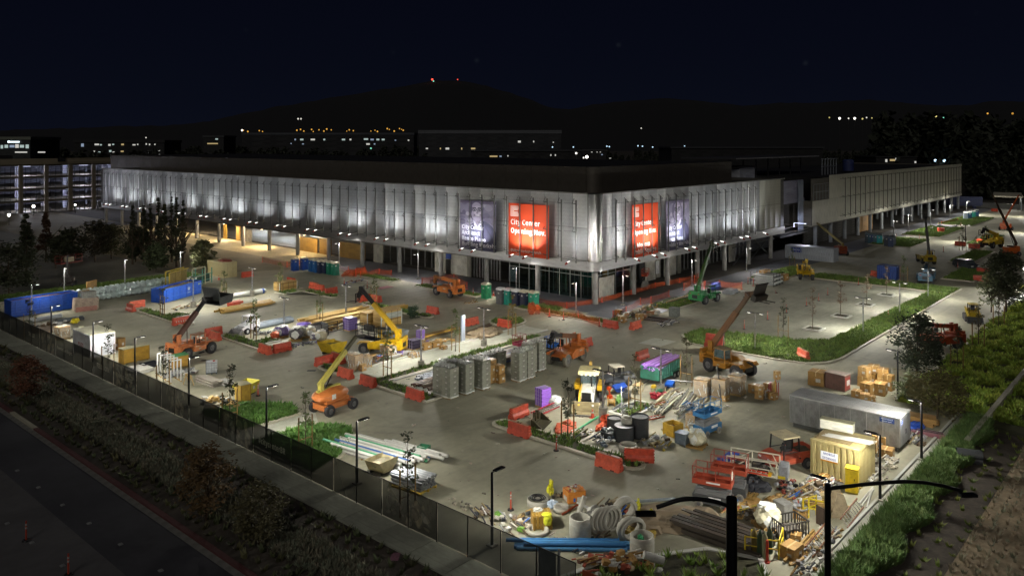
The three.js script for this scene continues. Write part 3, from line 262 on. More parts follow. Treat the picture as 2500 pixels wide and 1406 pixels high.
{ // two tall black street lights in the foreground, both unlit
  const blk = M('#0a0b0c', .6, .3), mk = (label, p, top, r, arm, armH) => { const o = thing('street_light', label, 'street light', V(p.x, 0, p.z), -AZ); part(o, 'pole', blk, bar([0, 0, 0], [0, top, 0], r * 1.15, 10, r)); part(o, 'mast_arm', blk, tube(arm, .06, 6, 20)); part(o, 'lamp_head', blk, [bx(.55, .09, .2, armH[0], armH[1] - .12, armH[2], 0)]); return o; };
  const q = (x, y, d) => V((x - CX) / FPX * d, HC - (y - HY) / FPX * d, -d);
  { const a = q(1787, 1215, 22); mk('thick black unlit street light pole at the bottom of the photo', a, a.y, .15, [[0, a.y - .25, 0], [-.6, a.y - .08, 0], [-1.35, a.y - .02, .05], [-2.1, a.y - .22, .1]], [-2.4, a.y - .32, .1]); }
  { const a = q(2022, 1182, 26); mk('black unlit street light with a long arched arm at lower right', a, a.y, .1, [[0, a.y - .15, 0], [1.5, a.y + .02, 0], [2.8, a.y + .08, 0], [3.6, a.y - .02, 0], [4.4, a.y - .22, 0]], [4.6, a.y - .28, 0]); }
}
// ---------- trees ----------
const quadLeaf = (pos, x, y, z, s) => { const a = rnd() * 6.283, b = rr(-1, 1), e = V(Math.cos(a), rr(-.6, .6), Math.sin(a)).normalize().multiplyScalar(s), f = V(-Math.sin(a) * rr(.3, .8), b * .6, Math.cos(a) * rr(.3, .8)).normalize().multiplyScalar(s * .55); const A = [x - e.x, y - e.y, z - e.z], B = [x + f.x, y + f.y, z + f.z], C = [x + e.x, y + e.y, z + e.z], E = [x - f.x, y - f.y, z - f.z]; pos.push(...A, ...B, ...C, ...A, ...C, ...E); };
function leaves(n, clumps, cr, size, shape) { const pos = [], cl = []; for (let i = 0; i < clumps; i++) cl.push(shape(rnd)); for (let i = 0; i < n; i++) { const c = cl[i % clumps], r = cr * Math.cbrt(rnd()) * c[3], a = rnd() * 6.283, u = rr(-1, 1), q = Math.sqrt(1 - u * u); quadLeaf(pos, c[0] + r * q * Math.cos(a), c[1] + r * u * .8, c[2] + r * q * Math.sin(a), size * rr(.6, 1.3)); } const g = new THREE.BufferGeometry(); g.setAttribute('position', new THREE.Float32BufferAttribute(pos, 3)); g.computeVertexNormals(); return g; }
const slim = [0, 1, 2, 3].map(v => leaves(190 + v * 25, 15, .34, .13, () => { const y = rr(1.7, 4.9), w = .75 * (1 - Math.abs(y - 2.7) / 2.6) + .1, a = rnd() * 6.28; return [Math.cos(a) * w * rnd(), y, Math.sin(a) * w * rnd(), rr(.5, 1.1)]; }));
const trunkG = join([bar([0, 0, 0], [.04, 2.6, .03], .05, 6, .035), bar([.04, 2.6, .03], [0, 4.9, 0], .035, 5, .012), ...[0, 1, 2, 3, 4, 5].map(i => bar([.02, 2 + i * .35, .02], [.5 * Math.cos(i * 2.1), 2.7 + i * .4, .5 * Math.sin(i * 2.1)], .018, 4, .008))]);
const stakeG = bar([0, 0, 0], [0, 2.9, 0], .055, 6), tieG = bx(.04, .06, 1.2, 0, 1.1, 0);
const barkM = M('#4a3c2c', .9), stakeM = M('#7d6334', .85), leafDk = leafM(.035, .045, .02), leafGr = leafM(.075, .11, .025), leafTan = leafM(.16, .115, .07), leafOl = leafM(.06, .06, .025);
function youngTree(p, label, v = 0, leaf = leafDk, k = 1, stakes = 1, turn = 0) { const o = thing('young_tree', label, 'tree', p, turn); o.scale.setScalar(k); part(o, 'trunk', barkM, trunkG); part(o, 'crown', leaf, slim[v % 4]); if (stakes) { part(o, 'stake', stakeM, stakeG).position.set(0, 0, .62); part(o, 'stake', stakeM, stakeG).position.set(0, 0, -.62); part(o, 'stake_tie', stakeM, tieG); } return o; }
[[546, 738, 'by the front of the blue dumpster', 1, leafGr], [618, 830, 'in the planter in front of the white mini loader', 2, leafGr], [395, 775, 'at the corner of the blue dumpster', 0, leafOl], [780, 795, 'in front of the long timber stack', 1, leafGr], [683, 715, 'beside the stacked planks', 3, leafGr], [912, 748, 'between two orange barriers beyond the crated timber', 2, leafGr], [1112, 858, 'full leaved beside the walkway', 3, leafGr], [1250, 820, 'yellowing beside the maroon lift', 0, leafM(.16, .12, .02)], [945, 924, 'at the near end of the walkway', 2, leafGr], [1386, 1072, 'dark in the notched planter by the backhoe', 1, leafDk], [1550, 1005, 'in the small square planter by the pipes', 0, leafOl], [1676, 940, 'beside the green pipe trailer', 1, leafOl], [1913, 830, 'tall on the curved lawn', 0, leafDk]].forEach(([x, y, l, v, m]) => youngTree(P(x, y), 'staked young tree ' + l, v, m, 1.02));
[[1985, 803, 'nearest of the row', 1.05], [2053, 772, 'second of the row', 1.05], [2117, 745, 'third of the row', .95], [2166, 720, 'last of the row', .95]].forEach(([x, y, l, k], i) => youngTree(P(x, y, .1), 'bare-stemmed tan young tree in a square well, ' + l, i, leafTan, k, 0));
[[262, 910, 'in front of the white storage container'], [397, 962, 'by the white frame legs'], [560, 1045, 'beside the yellow tray and cartons'], [745, 1105, 'in the flower bed behind the fence'], [995, 1255, 'beside the strapped silver stack'], [70, 822, 'in front of the long blue dumpster']].forEach(([x, y, l], i) => youngTree(P(x, y), 'dark staked young tree along the fence ' + l, i, i == 3 ? leafGr : leafDk, [1, 1, 1.08, .98, 1.05, 1][i], 1, 90));
[[2390, 850, 'thin beside the track loader', 0], [2338, 905, 'thin with sparse leaves by the red loader', 2], [2440, 800, 'slim behind the track loader', 1], [2352, 612, 'dark by the two red barriers', 3], [2382, 630, 'reddish by the far road', 2], [2410, 600, 'leafy by the yellow loader', 1], [1935, 655, 'bright leaved before the grey site box', 3], [2208, 690, 'pale green before the blue telehandler', 1]].forEach(([x, y, l, v], i) => youngTree(P(x, y), 'young tree ' + l, v, [leafOl, leafDk, leafOl, leafDk, leafM(.13, .06, .04), leafGr, leafGr, leafGr][i], [1, .95, 1, 1.1, .9, 1, .8, 1][i], i != 4));
const limb = (h, r, k) => join([bar([0, 0, 0], [.1, h * .45, .05], r, 7, r * .7), ...Array.from({ length: k }, (_, i) => bar([.08, h * (.22 + .05 * (i % 4)), .04], [Math.cos(i * 2.4) * h * .3, h * rr(.5, .8), Math.sin(i * 2.4) * h * .3], r * .5, 5, r * .12)), bar([.1, h * .45, .05], [0, h * .9, 0], r * .7, 6, r * .15)]);
function tree(name, label, p, h, w, mat, n, size, clumps, kind = 'round', turn = 0) { const o = thing(name, label, 'tree', p, turn); part(o, 'trunk', barkM, limb(h, Math.max(.09, h * .018), 7));
  const low = kind == 'column' ? .1 : kind == 'cone' ? .25 : .22; part(o, 'crown', mat, leaves(n, clumps, w * (kind == 'column' ? .42 : .34), size, () => { const u = rnd(), y = h * (low + (1 - low) * u), f = kind == 'round' ? Math.sqrt(Math.max(.05, 1 - Math.pow(2 * u - .85, 2) / 1.4)) : kind == 'cone' ? 1 - u * .9 : .75 * Math.pow(Math.sin(Math.PI * (.16 + u * .83)), .8) * (1.1 - u * .75) + .02, a = rnd() * 6.28, r = w * .7 * f * Math.sqrt(rnd()); return [Math.cos(a) * r, y, Math.sin(a) * r, rr(.5, 1.05) * (kind == 'round' ? 1 : f + .25)]; })); return o; }
const autumn = leafM(.15, .06, .03), autumn2 = leafM(.13, .08, .03), darkG = leafM(.03, .036, .014), midG = leafM(.075, .08, .03), gold = leafM(.12, .1, .03);
tree('autumn_tree', 'reddish autumn tree at the left edge beside the sidewalk', P(62, 985), 4.2, 2.1, autumn, 2200, .14, 60); tree('autumn_tree', 'large brown-red autumn tree beside the sidewalk at lower left', P(502, 1272), 4.6, 2.2, autumn2, 3000, .13, 80); tree('street_tree', 'dark olive tree growing just right of the brown-red one', P(632, 1330), 3.6, 2, leafM(.1, .09, .04), 2600, .12, 70);
tree('magnolia_tree', 'dark glossy-leaved magnolia tree beside the service road', P(2240, 925), 6.4, 3.3, leafM(.025, .035, .017), 4200, .17, 100); tree('olive_shrub_tree', 'wide olive-brown shrub tree behind the silver trailer', P(2290, 1022), 4, 3.2, leafM(.09, .08, .025), 4200, .14, 90); tree('olive_shrub_tree', 'bushy green shrub left of the olive-brown one', P(2225, 985), 2.6, 1.9, leafM(.07, .09, .03), 1800, .13, 50);
tree('dark_tree', 'big dark broad tree at the right edge before the road', P(2458, 765), 8.2, 3.6, darkG, 4200, .24, 90); tree('dark_tree', 'pale-leaved tree leaning from the big dark one', P(2422, 762), 5.4, 2.2, leafM(.13, .15, .07), 1900, .17, 50);
{ // cypress row before the long facade
  [[365, 695, 490], [385, 690, 483], [400, 700, 498], [418, 690, 480], [350, 705, 497], [430, 695, 483], [446, 690, 490], [322, 690, 502]].forEach(([x, y, top], i) => { const p = P(x, 640 + (i % 3) * 6), d = -p.z, h = HC - (top - HY) / FPX * d; tree('cypress_tree', ['tall', 'twin', 'broad', 'tallest', 'leftmost', 'leaning', 'last', 'short'][i] + ' dark columnar cypress in the clump before the long facade', p, h, 1.25 + .3 * (i % 3), darkG, 1900, .22, 60, 'column', i * 40); });
  [[62, 690, 525, 2.6, darkG, 'cone', 'dark pointed conifer at the left before the garage'], [110, 640, 520, 2.2, leafM(.06, .028, .012), 'cone', 'reddish-brown pointed tree with a pale trunk at left'], [230, 640, 545, 4.5, leafM(.04, .035, .018), 'round', 'dark spreading tree in the middle of the left clump'], [175, 640, 560, 3.6, darkG, 'round', 'dark round tree behind the raised red lift'], [270, 632, 552, 4, midG, 'round', 'olive tree left of the cypress clump'], [380, 665, 598, 2.6, leafM(.04, .055, .02), 'round', 'small green tree before the cypress clump'], [495, 668, 592, 2.8, midG, 'round', 'round dark green tree before the open lit end'], [20, 720, 600, 5, leafM(.025, .03, .012), 'round', 'large dark leafy tree at the left edge'], [330, 640, 560, 3.4, leafM(.035, .04, .016), 'round', 'broad dark tree at the foot of the cypresses'], [135, 655, 580, 3, leafM(.03, .035, .014), 'round', 'dark bushy tree between the conifers']].forEach(([x, y, top, w, m, k, l], i) => { const p = P(x, y), h = HC - (top - HY) / FPX * -p.z; tree(k == 'cone' ? 'conifer_tree' : 'broad_tree', l, p, h, w, m, 2200, .3, 60, k, i * 30); }); }
// ---------- machines (all face local +x) ----------
const paperM2 = M('#a9a9a2', .7), tyreM = M('#26262a', .9), rimM = M('#77777a', .6, .4), dkM = M('#1a1a1c', .6, .3), chrome = M('#c8c8cc', .25, .9), glassM = new THREE.MeshPhysicalMaterial({ color: 0x9fb4b8, transmission: .85, thickness: 0, roughness: .08 }), seatM = M('#151517', .8), dusty = M('#6d6a60', .95);
function wheel(o, r, w, x, z, mat = tyreM, hub = rimM, steer = 0) { const s = Math.sign(z) || 1, t = part(o, 'wheel', mat, lathe([[r * .5, -w / 2], [r * .9, -w / 2], [r, -w * .34], [r, w * .34], [r * .9, w / 2], [r * .5, w / 2]], 14)); t.rotation.set(90 * D2, 0, steer * D2); t.position.set(x, r, z); part(t, 'rim', hub, [cy(r * .55, r * .55, w * .7, 0, -w * .35, 0, 10), cy(r * .22, r * .22, w * 1.05, 0, -w * .52, 0, 7)]); return t; }
function cabFrame(o, mat, x, z, y, w, h, d, glassIn = 0, roof = mat) { const p = []; for (const a of [-1, 1]) for (const b of [-1, 1]) p.push(bar([x + a * w / 2, y, z + b * d / 2], [x + a * w / 2 * .86, y + h, z + b * d / 2 * .92], .05, 5)); for (const b of [-1, 1]) p.push(bar([x - w / 2, y + h * .35, z + b * d / 2], [x + w / 2, y + h * .35, z + b * d / 2], .03, 4)); part(o, 'cab_frame', mat, p); part(o, 'cab_roof', roof, bx(w * .98, .08, d * 1.02, x, y + h, z)); part(o, 'seat', seatM, [bx(.5, .16, .5, x - .1, y + .35, z), bx(.14, .6, .5, x - .34, y + .5, z), bar([x + .3, y + .2, z], [x + .15, y + .85, z], .04)]); if (glassIn) { part(o, 'window', glassM, bx(.02, h * .6, d * .86, x + w * .46, y + h * .36, z)); part(o, 'window', glassM, bx(w * .84, h * .6, .02, x, y + h * .36, z + d * .48)); } }
function boomSet(o, pivot, elev, len, mats, w = .34, stages = 2, z = 0) { const c = Math.cos(elev * D2), s = Math.sin(elev * D2), [px, py] = pivot; let e; const seg = (a, b, ww, m, n) => { part(o, n, m, beam([px + c * a, py + s * a, z], [px + c * b, py + s * b, z], ww, ww * 1.25)); }; const L1 = stages > 1 ? len * .66 : len; seg(-.5, L1, w, mats[0], 'boom'); if (stages > 1) seg(L1 - .3, len, w * .76, mats[1] || mats[0], 'boom_extension'); part(o, 'lift_cylinder', chrome, bar([px + c * len * .32, py + s * len * .32 - .2, z], [px + 1.2, py - .9, z], .07, 7)); return [px + c * len, py + s * len]; }
const hoses = (o, pts) => part(o, 'hose', dkM, tube(pts, .035, 5, 14));
function telehandler(label, pos, turn, col, c = {}) {
  const { boom = col, elev = 5, len = 5.4, wheelM = tyreM, ext = dkM, roof = dusty, tool = 'forks', glass = 0, cabCol = col, jib = -50, name = 'telehandler', k = 1 } = c; const o = thing(name, label, 'telehandler', pos, turn), m = M(col, .5, .1), mb = M(boom, .55, .1), me = ext.isMaterial ? ext : M(ext, .6); o.scale.setScalar(k);
  part(o, 'chassis', dkM, [bx(4.6, .4, 1, 0, .65, 0), bx(.5, .3, 2.2, 1.6, .55, 0), bx(.5, .3, 2.2, -1.6, .55, 0)]); part(o, 'body', m, [prism([[-2.6, .75], [2.1, .75], [2.25, 1.1], [1.2, 1.35], [-.3, 1.3], [-1.5, 1.75], [-2.6, 1.75]], 1.15, .04)]);
  part(o, 'engine_cover', m, prism([[-1.5, .8], [1.0, .8], [1.1, 1.3], [.4, 1.62], [-1.3, 1.62]], .8, .05)).position.z = -.95; part(o, 'counterweight', m, [bx(.5, 1.0, 2.2, -2.55, .7, 0), bx(.3, .5, 1.8, -2.75, 1.5, 0)]);
  for (const x of [-1.62, 1.62]) for (const z of [-1, 1]) { wheel(o, .68, .5, x, z * 1.02, wheelM); part(o, 'fender', m, [bx(1.1, .08, .56, x, 1.42, z * 1.02), bx(.34, .08, .56, x + .66, 1.27, z * 1.02, 0, 0, -40), bx(.34, .08, .56, x - .66, 1.27, z * 1.02, 0, 0, 40)]); }
  part(o, 'cab_base', M(cabCol, .5), bx(1.5, .5, .95, -.1, .8, .95)); cabFrame(o, M(cabCol, .5), -.1, .95, 1.2, 1.4, 1.35, .95, glass, roof.isMaterial ? roof : M(roof, .8));
  part(o, 'boom_mount', m, [bx(.5, 1.3, .16, -2.1, 1.5, .32), bx(.5, 1.3, .16, -2.1, 1.5, -.32)]);
  const [ex, ey] = boomSet(o, [-2, 2.45], elev, len, [mb, me], .4, 2, 0), j = jib * D2, jx = ex + Math.cos(j) * 1.1, jy = ey + Math.sin(j) * 1.1; part(o, 'boom_head', me, [beam([ex - .1, ey, 0], [jx, jy, 0], .34, .42), bx(.5, .5, .5, ex - .1, ey - .25, 0)]); hoses(o, [[ex - 1.4, ey - .1, .3], [ex - .3, ey + .3, .32], [ex + .2, ey - .1, .3]]);
  if (tool == 'forks') part(o, 'fork_carriage', dkM, [bx(.1, 1, .08, jx + .1, jy - .5, -.55), bx(.1, 1, .08, jx + .1, jy - .5, .55), bx(.1, .1, 1.2, jx + .1, jy - .5, 0), bx(.1, .1, 1.2, jx + .1, jy + .45, 0), bx(.06, .9, .06, jx + .1, jy - .45, -.2), bx(.06, .9, .06, jx + .1, jy - .45, .2), bx(1.2, .07, .14, jx + .7, jy - .55, -.4), bx(1.2, .07, .14, jx + .7, jy - .55, .4)]);
  if (tool == 'grate') part(o, 'fork_carriage', M('#2d2a24', .7), [...Array.from({ length: 10 }, (_, i) => bx(.07, 1.1, .07, jx + .2, jy - .3, -.8 + i * .18, 0, 0, -20)), bx(.1, .1, 1.8, jx + .4, jy + .75, 0), bx(.5, .55, 1.8, jx + .1, jy - .75, 0, 0, 0, -20), bx(1.2, .08, .14, jx + .9, jy - .8, -.4), bx(1.2, .08, .14, jx + .9, jy - .8, .4)]);
  if (tool == 'hopper') { const t = part(o, 'dump_hopper', M('#2b3132', .6, .2), [bx(.12, 1.5, 2.7, jx - .3, jy - .2, 0, 0, 0, 14), prism([[-.3, -.6], [1.5, -.4], [1.7, .45], [-.3, .2]], .1).translate(jx, jy, 1.35), prism([[-.3, -.6], [1.5, -.4], [1.7, .45], [-.3, .2]], .1).translate(jx, jy, -1.35), bx(1.8, .1, 2.7, jx + .6, jy - .6, 0, 0, 0, 6), bx(.1, .85, 2.7, jx + 1.55, jy - .45, 0, 0, 0, -12)]); part(t, 'rim_edge', M('#6e6a60', .7), bx(.1, .08, 2.74, jx - .48, jy + 1.3, 0)); }
  part(o, 'fork_link', dkM, bar([jx, jy, .1], [ex - .6, ey - .35, .1], .06)); part(o, 'tail_lamp', M('#8a1c14', .4), [bx(.05, .12, .2, -2.93, 1.6, .7), bx(.05, .12, .2, -2.93, 1.6, -.7)]); part(o, 'radiator_grille', dkM, bx(.04, .55, .9, -2.82, .95, 0)); part(o, 'step', dkM, bx(.6, .06, .3, -.1, .55, 1.55)); part(o, 'decal', paperM2, [bx(.55, .14, .012, -.7, 1.3, -1.4), bx(.3, .1, .012, -.2, 1.0, 1.44), bx(.012, .16, .5, -2.82, 1.35, 0)]);  return o; }
telehandler('orange telehandler with its boom lowered toward the wrapped pallets', P(1384, 884), 186, '#b9682c', { boom: '#6d4120', elev: 13, len: 4.9, wheelM: dusty, jib: -48, tool: 'forks' });
telehandler('ochre enclosed-cab telehandler with boom raised and a grated carriage', P(1782, 912), -103, '#9a6a22', { boom: '#6b4520', ext: '#5a3d1f', elev: 52, len: 7, tool: 'grate', jib: 20, glass: 1, roof: '#7d6a3a', k: 1.08 });
telehandler('pale orange telehandler lifting a black dump hopper near the fence', P(470, 868), 12, '#c27645', { boom: '#4a2d22', elev: 44, len: 5.2, tool: 'hopper', jib: -5, roof: '#8a5a30' });
telehandler('orange telehandler parked against the long facade pavement', P(1094, 722), 86, '#b5681f', { elev: 2, len: 5.2, jib: -75, ext: '#7a4a1c' });
telehandler('green telehandler with its boom raised by the orange netting', P(1722, 738), -4, '#217a40', { boom: '#2d4f22', ext: '#24391c', elev: 58, len: 7.6, tool: 'forks', jib: -60, roof: '#174d26' });
telehandler('yellow telehandler parked before the grey site office box', P(1968, 680), 205, '#c4a012', { elev: 14, len: 4.6, jib: -70, ext: '#9c8414' });
telehandler('dark blue telehandler in shadow beyond the lawn', P(2262, 690), 12, '#1b4a63', { elev: 3, len: 5, roof: '#17384a' });
telehandler('yellow telehandler hidden behind the basket with a raised long boom', P(930, 862), 118, '#c9a414', { boom: '#b8951a', ext: dkM, elev: 47, len: 6.6, jib: -75, tool: 'forks', roof: dkM });
telehandler('dark yellow telehandler with its boom upright on the shaded lot', P(2262, 642), 30, '#8d7a14', { boom: '#1f1d16', elev: 70, len: 7, jib: 10, roof: dkM });
telehandler('rust red loader seen behind the dark magnolia', P(2296, 850), 150, '#8a3a1c', { elev: 6, len: 4.6, jib: -60 });
telehandler('large yellow loader at the far right under crossed booms', P(2422, 604), 165, '#b79a14', { elev: 16, len: 5, jib: -40, k: 1.15 });
function boomLift(label, pos, turn, c) { const { base = '#c9783f', boom = '#b9b04a', elev = 40, len = 6.5, jibL = 1.8, jibE = -5, basket = 1, k = 1, tcol = base, roundT = 1 } = c, o = thing('boom_lift', label, 'boom lift', pos, turn), mb = M(base, .5), mo = M(boom, .5); o.scale.setScalar(k);
  part(o, 'chassis', mb, [bx(3.2, .45, 1.5, 0, .45, 0), bx(.6, .5, 2.1, 1.2, .4, 0), bx(.6, .5, 2.1, -1.2, .4, 0)]); for (const x of [-1.25, 1.25]) for (const z of [-1, 1]) wheel(o, .48, .4, x, z * 1.0); 
  const tm = M(tcol, .45); part(o, 'turret_cover', tm, roundT ? [lump(1.75, .62, 1.15, -.35, 1.5, 0, .04, 3), bx(2.4, .25, 1.6, -.2, .98, 0)] : [bx(2.8, .8, 1.7, -.3, 1, 0), bx(1, .4, 1.5, -1.2, 1.7, 0)]); part(o, 'hood_panel', M('#6a5a3c', .8), bx(1.5, .03, .9, -.5, 2.06, -.25, 0, 4)); part(o, 'label_plate', M('#d8d8d0', .6), bx(.4, .4, .02, -.9, 1.4, 1.13));
  const c0 = Math.cos(elev * D2), s0 = Math.sin(elev * D2), zb = 0; part(o, 'boom_riser', mo, [bx(.34, .9, .4, -1.35, 1.8, zb), beam([-1.7, 1.9, zb], [.6, 2.05, zb], .36, .3)]); const a = [-1.35, 2.55], e = [a[0] + c0 * len, a[1] + s0 * len]; part(o, 'boom', mo, beam([a[0] - .2, a[1] - .1, zb], [a[0] + c0 * len * .7, a[1] + s0 * len * .7, zb], .3, .38)); part(o, 'boom_extension', M(c.ext || boom, .5), beam([a[0] + c0 * len * .65, a[1] + s0 * len * .65, zb], [...e, zb], .22, .28)); part(o, 'lift_cylinder', dkM, bar([-1, 1.9, zb], [a[0] + c0 * len * .4, a[1] + s0 * len * .4 - .1, zb], .07));
  const je = [e[0] + Math.cos(jibE * D2) * jibL, e[1] + Math.sin(jibE * D2) * jibL]; part(o, 'jib', M(c.jib || '#2c2a22', .6), beam([...e, zb], [...je, zb], .2, .24));
  if (basket) { const [X, Yb] = [je[0] + .4, je[1] - .3], r = [], q = [[X - .4, -1.2], [X + .4, -1.2], [X + .4, 1.2], [X - .4, 1.2]]; q.forEach((p, i) => { const n = q[(i + 1) % 4]; for (const h of [.05, .55, 1.1]) r.push(bar([p[0], Yb + h, p[1]], [n[0], Yb + h, n[1]], .03, 4)); for (const f of [0, .33, .66]) r.push(bar([p[0] + (n[0] - p[0]) * f, Yb, p[1] + (n[1] - p[1]) * f], [p[0] + (n[0] - p[0]) * f, Yb + 1.1, p[1] + (n[1] - p[1]) * f], .026, 4)); }); const b = part(o, 'basket', dkM, [bx(.84, .06, 2.44, X, Yb - .05, 0), ...r]); part(b, 'control_box', M('#33322e', .7), bx(.25, .5, 1.1, X + .28, Yb + .55, -.2)); }
  return o; }
boomLift('orange boom lift with a pale yellow boom and black basket behind the fence', P(814, 1002), 4, { elev: 40, len: 5.0, jibL: 1, boom: '#c3b95a', ext: '#4d4a30', k: 1.06 });
boomLift('boom lift with an orange base and long tan boom against the plain wing', P(2052, 622), 42, { base: '#6d2f16', boom: '#6d6238', elev: 12, len: 21, jibL: 6, jibE: -14, jib: '#7a3216', roundT: 0 });
boomLift('orange boom lift with a dark raised boom at the far right', P(2468, 624), 140, { base: '#b5581c', boom: '#3a2a1c', elev: 62, len: 12, jibL: 1.5, jibE: 60, basket: 0, roundT: 0 }); boomLift('orange boom lift with a slanting orange boom at the right edge', P(2458, 562), -15, { base: '#b5501c', boom: '#a5481a', elev: 38, len: 11, jibL: 1.5, basket: 0, roundT: 0 });
boomLift('dark red boom lift raising a red platform at the left', P(166, 700), 60, { base: '#2a2422', boom: '#2a2626', elev: 86, len: 3.2, jibL: .6, basket: 0, roundT: 0, k: .9 });
{ const o = thing('work_platform', 'raised red scissor platform with a white box at the left', 'platform', P(166, 640, 3.2), 20), r = []; for (const [a, b] of [[-2, -.8], [2, -.8], [2, .8], [-2, .8]]) r.push(cy(.05, .05, 1.2, a, 0, b, 5)); for (const h of [.6, 1.2]) r.push(bx(4, .06, .06, 0, h, .8), bx(4, .06, .06, 0, h, -.8), bx(.06, .06, 1.6, 2, h, 0), bx(.06, .06, 1.6, -2, h, 0)); part(o, 'guard_rail', M('#6e2018', .6), r); part(o, 'deck', M('#5f1e18', .7), bx(4.1, .2, 1.7, 0, -.1, 0)); part(o, 'tool_box', M('#a59f86', .7), bx(1.2, .8, .8, .1, .12, 0)); part(o, 'mast', M('#3a3632', .7), [bx(.3, 3.1, .3, 0, -3.2, 0), bx(1.6, .3, 1.2, 0, -3.2, 0)]); }
function scissor(label, pos, turn, col, c = {}) { const { up = .25, low = '#4b4d4e', L = 2.4, Wd = 1.1, text = 0 } = c, o = thing('scissor_lift', label, 'scissor lift', pos, turn), m = M(col, .5); part(o, 'base', M(low, .6), bx(L, .55, Wd, 0, .3, 0)); for (const x of [-.8, .8]) for (const z of [-1, 1]) wheel(o, .26, .18, x * L / 2.4, z * Wd / 2, M('#8d8a80', .8)); const s = []; for (const z of [-.35, .35]) for (let i = 0; i < 3; i++) s.push(bar([-L * .4, .9 + i * .16 + up * .2 * i, z], [L * .4, 1.02 + i * .16 + up * .25 * i, z], .05, 4)); part(o, 'scissor_stack', M('#8b8d8f', .5, .4), [...s, bx(L * .9, .3, Wd * .8, 0, .85, 0)]); const y = 1.3 + up; part(o, 'platform', m, [bx(L, .12, Wd, 0, y, 0), bx(L, .34, .05, 0, y, Wd / 2), bx(L, .34, .05, 0, y, -Wd / 2), bx(.05, .34, Wd, L / 2, y, 0), bx(.05, .34, Wd, -L / 2, y, 0)]); const r = []; for (const h of [.6, 1.12]) { for (const z of [-1, 1]) r.push(bar([-L / 2, y + h, z * Wd / 2], [L / 2, y + h, z * Wd / 2], .028, 5)); for (const x of [-1, 1]) r.push(bar([x * L / 2, y + h, -Wd / 2], [x * L / 2, y + h, Wd / 2], .028, 5)); } for (const x of [-1, -.4, .2, 1]) for (const z of [-1, 1]) r.push(bar([x * L / 2, y, z * Wd / 2], [x * L / 2, y + 1.12, z * Wd / 2], .028, 5)); part(o, 'guard_rail', m, r); part(o, 'control_box', M('#dcdcd4', .6), bx(.06, .5, .3, L / 2, y + .5, .2)); if (text) part(o, 'lettering', M('#e8e8ea', .6), [bx(.9, .1, .02, .1, y + .14, Wd / 2 + .03), bx(.8, .2, .02, .2, .6, Wd / 2 + .01)]); return o; }
scissor('blue scissor lift loaded with clutter beside the metal pipes', P(1728, 1058), -8, '#2a6ea3', { low: '#2a6a9a', up: .3, text: 1 }); scissor('front red scissor lift with grey base by the black pole', P(1742, 1236), -74, '#a84a34', { L: 2.5, text: 1 }); scissor('rear red scissor lift standing right behind the front one', P(1782, 1212), -74, '#a04832', { L: 2.3, up: .45 });
scissor('maroon lift cage standing behind the wrapped pallets', P(1268, 872), 0, '#8c2440', { low: '#55555c', L: 1.3, Wd: .9, up: .1 }); scissor('bright blue lift cage in front of the orange telehandler boom', P(1347, 880), 0, '#1c62b8', { low: '#28405c', L: 1.5, Wd: .9 }); scissor('small orange lift working at the short facade', P(1576, 704), 20, '#b8431c', { low: '#7d7a74', L: 1.7, Wd: .9, up: .8 });
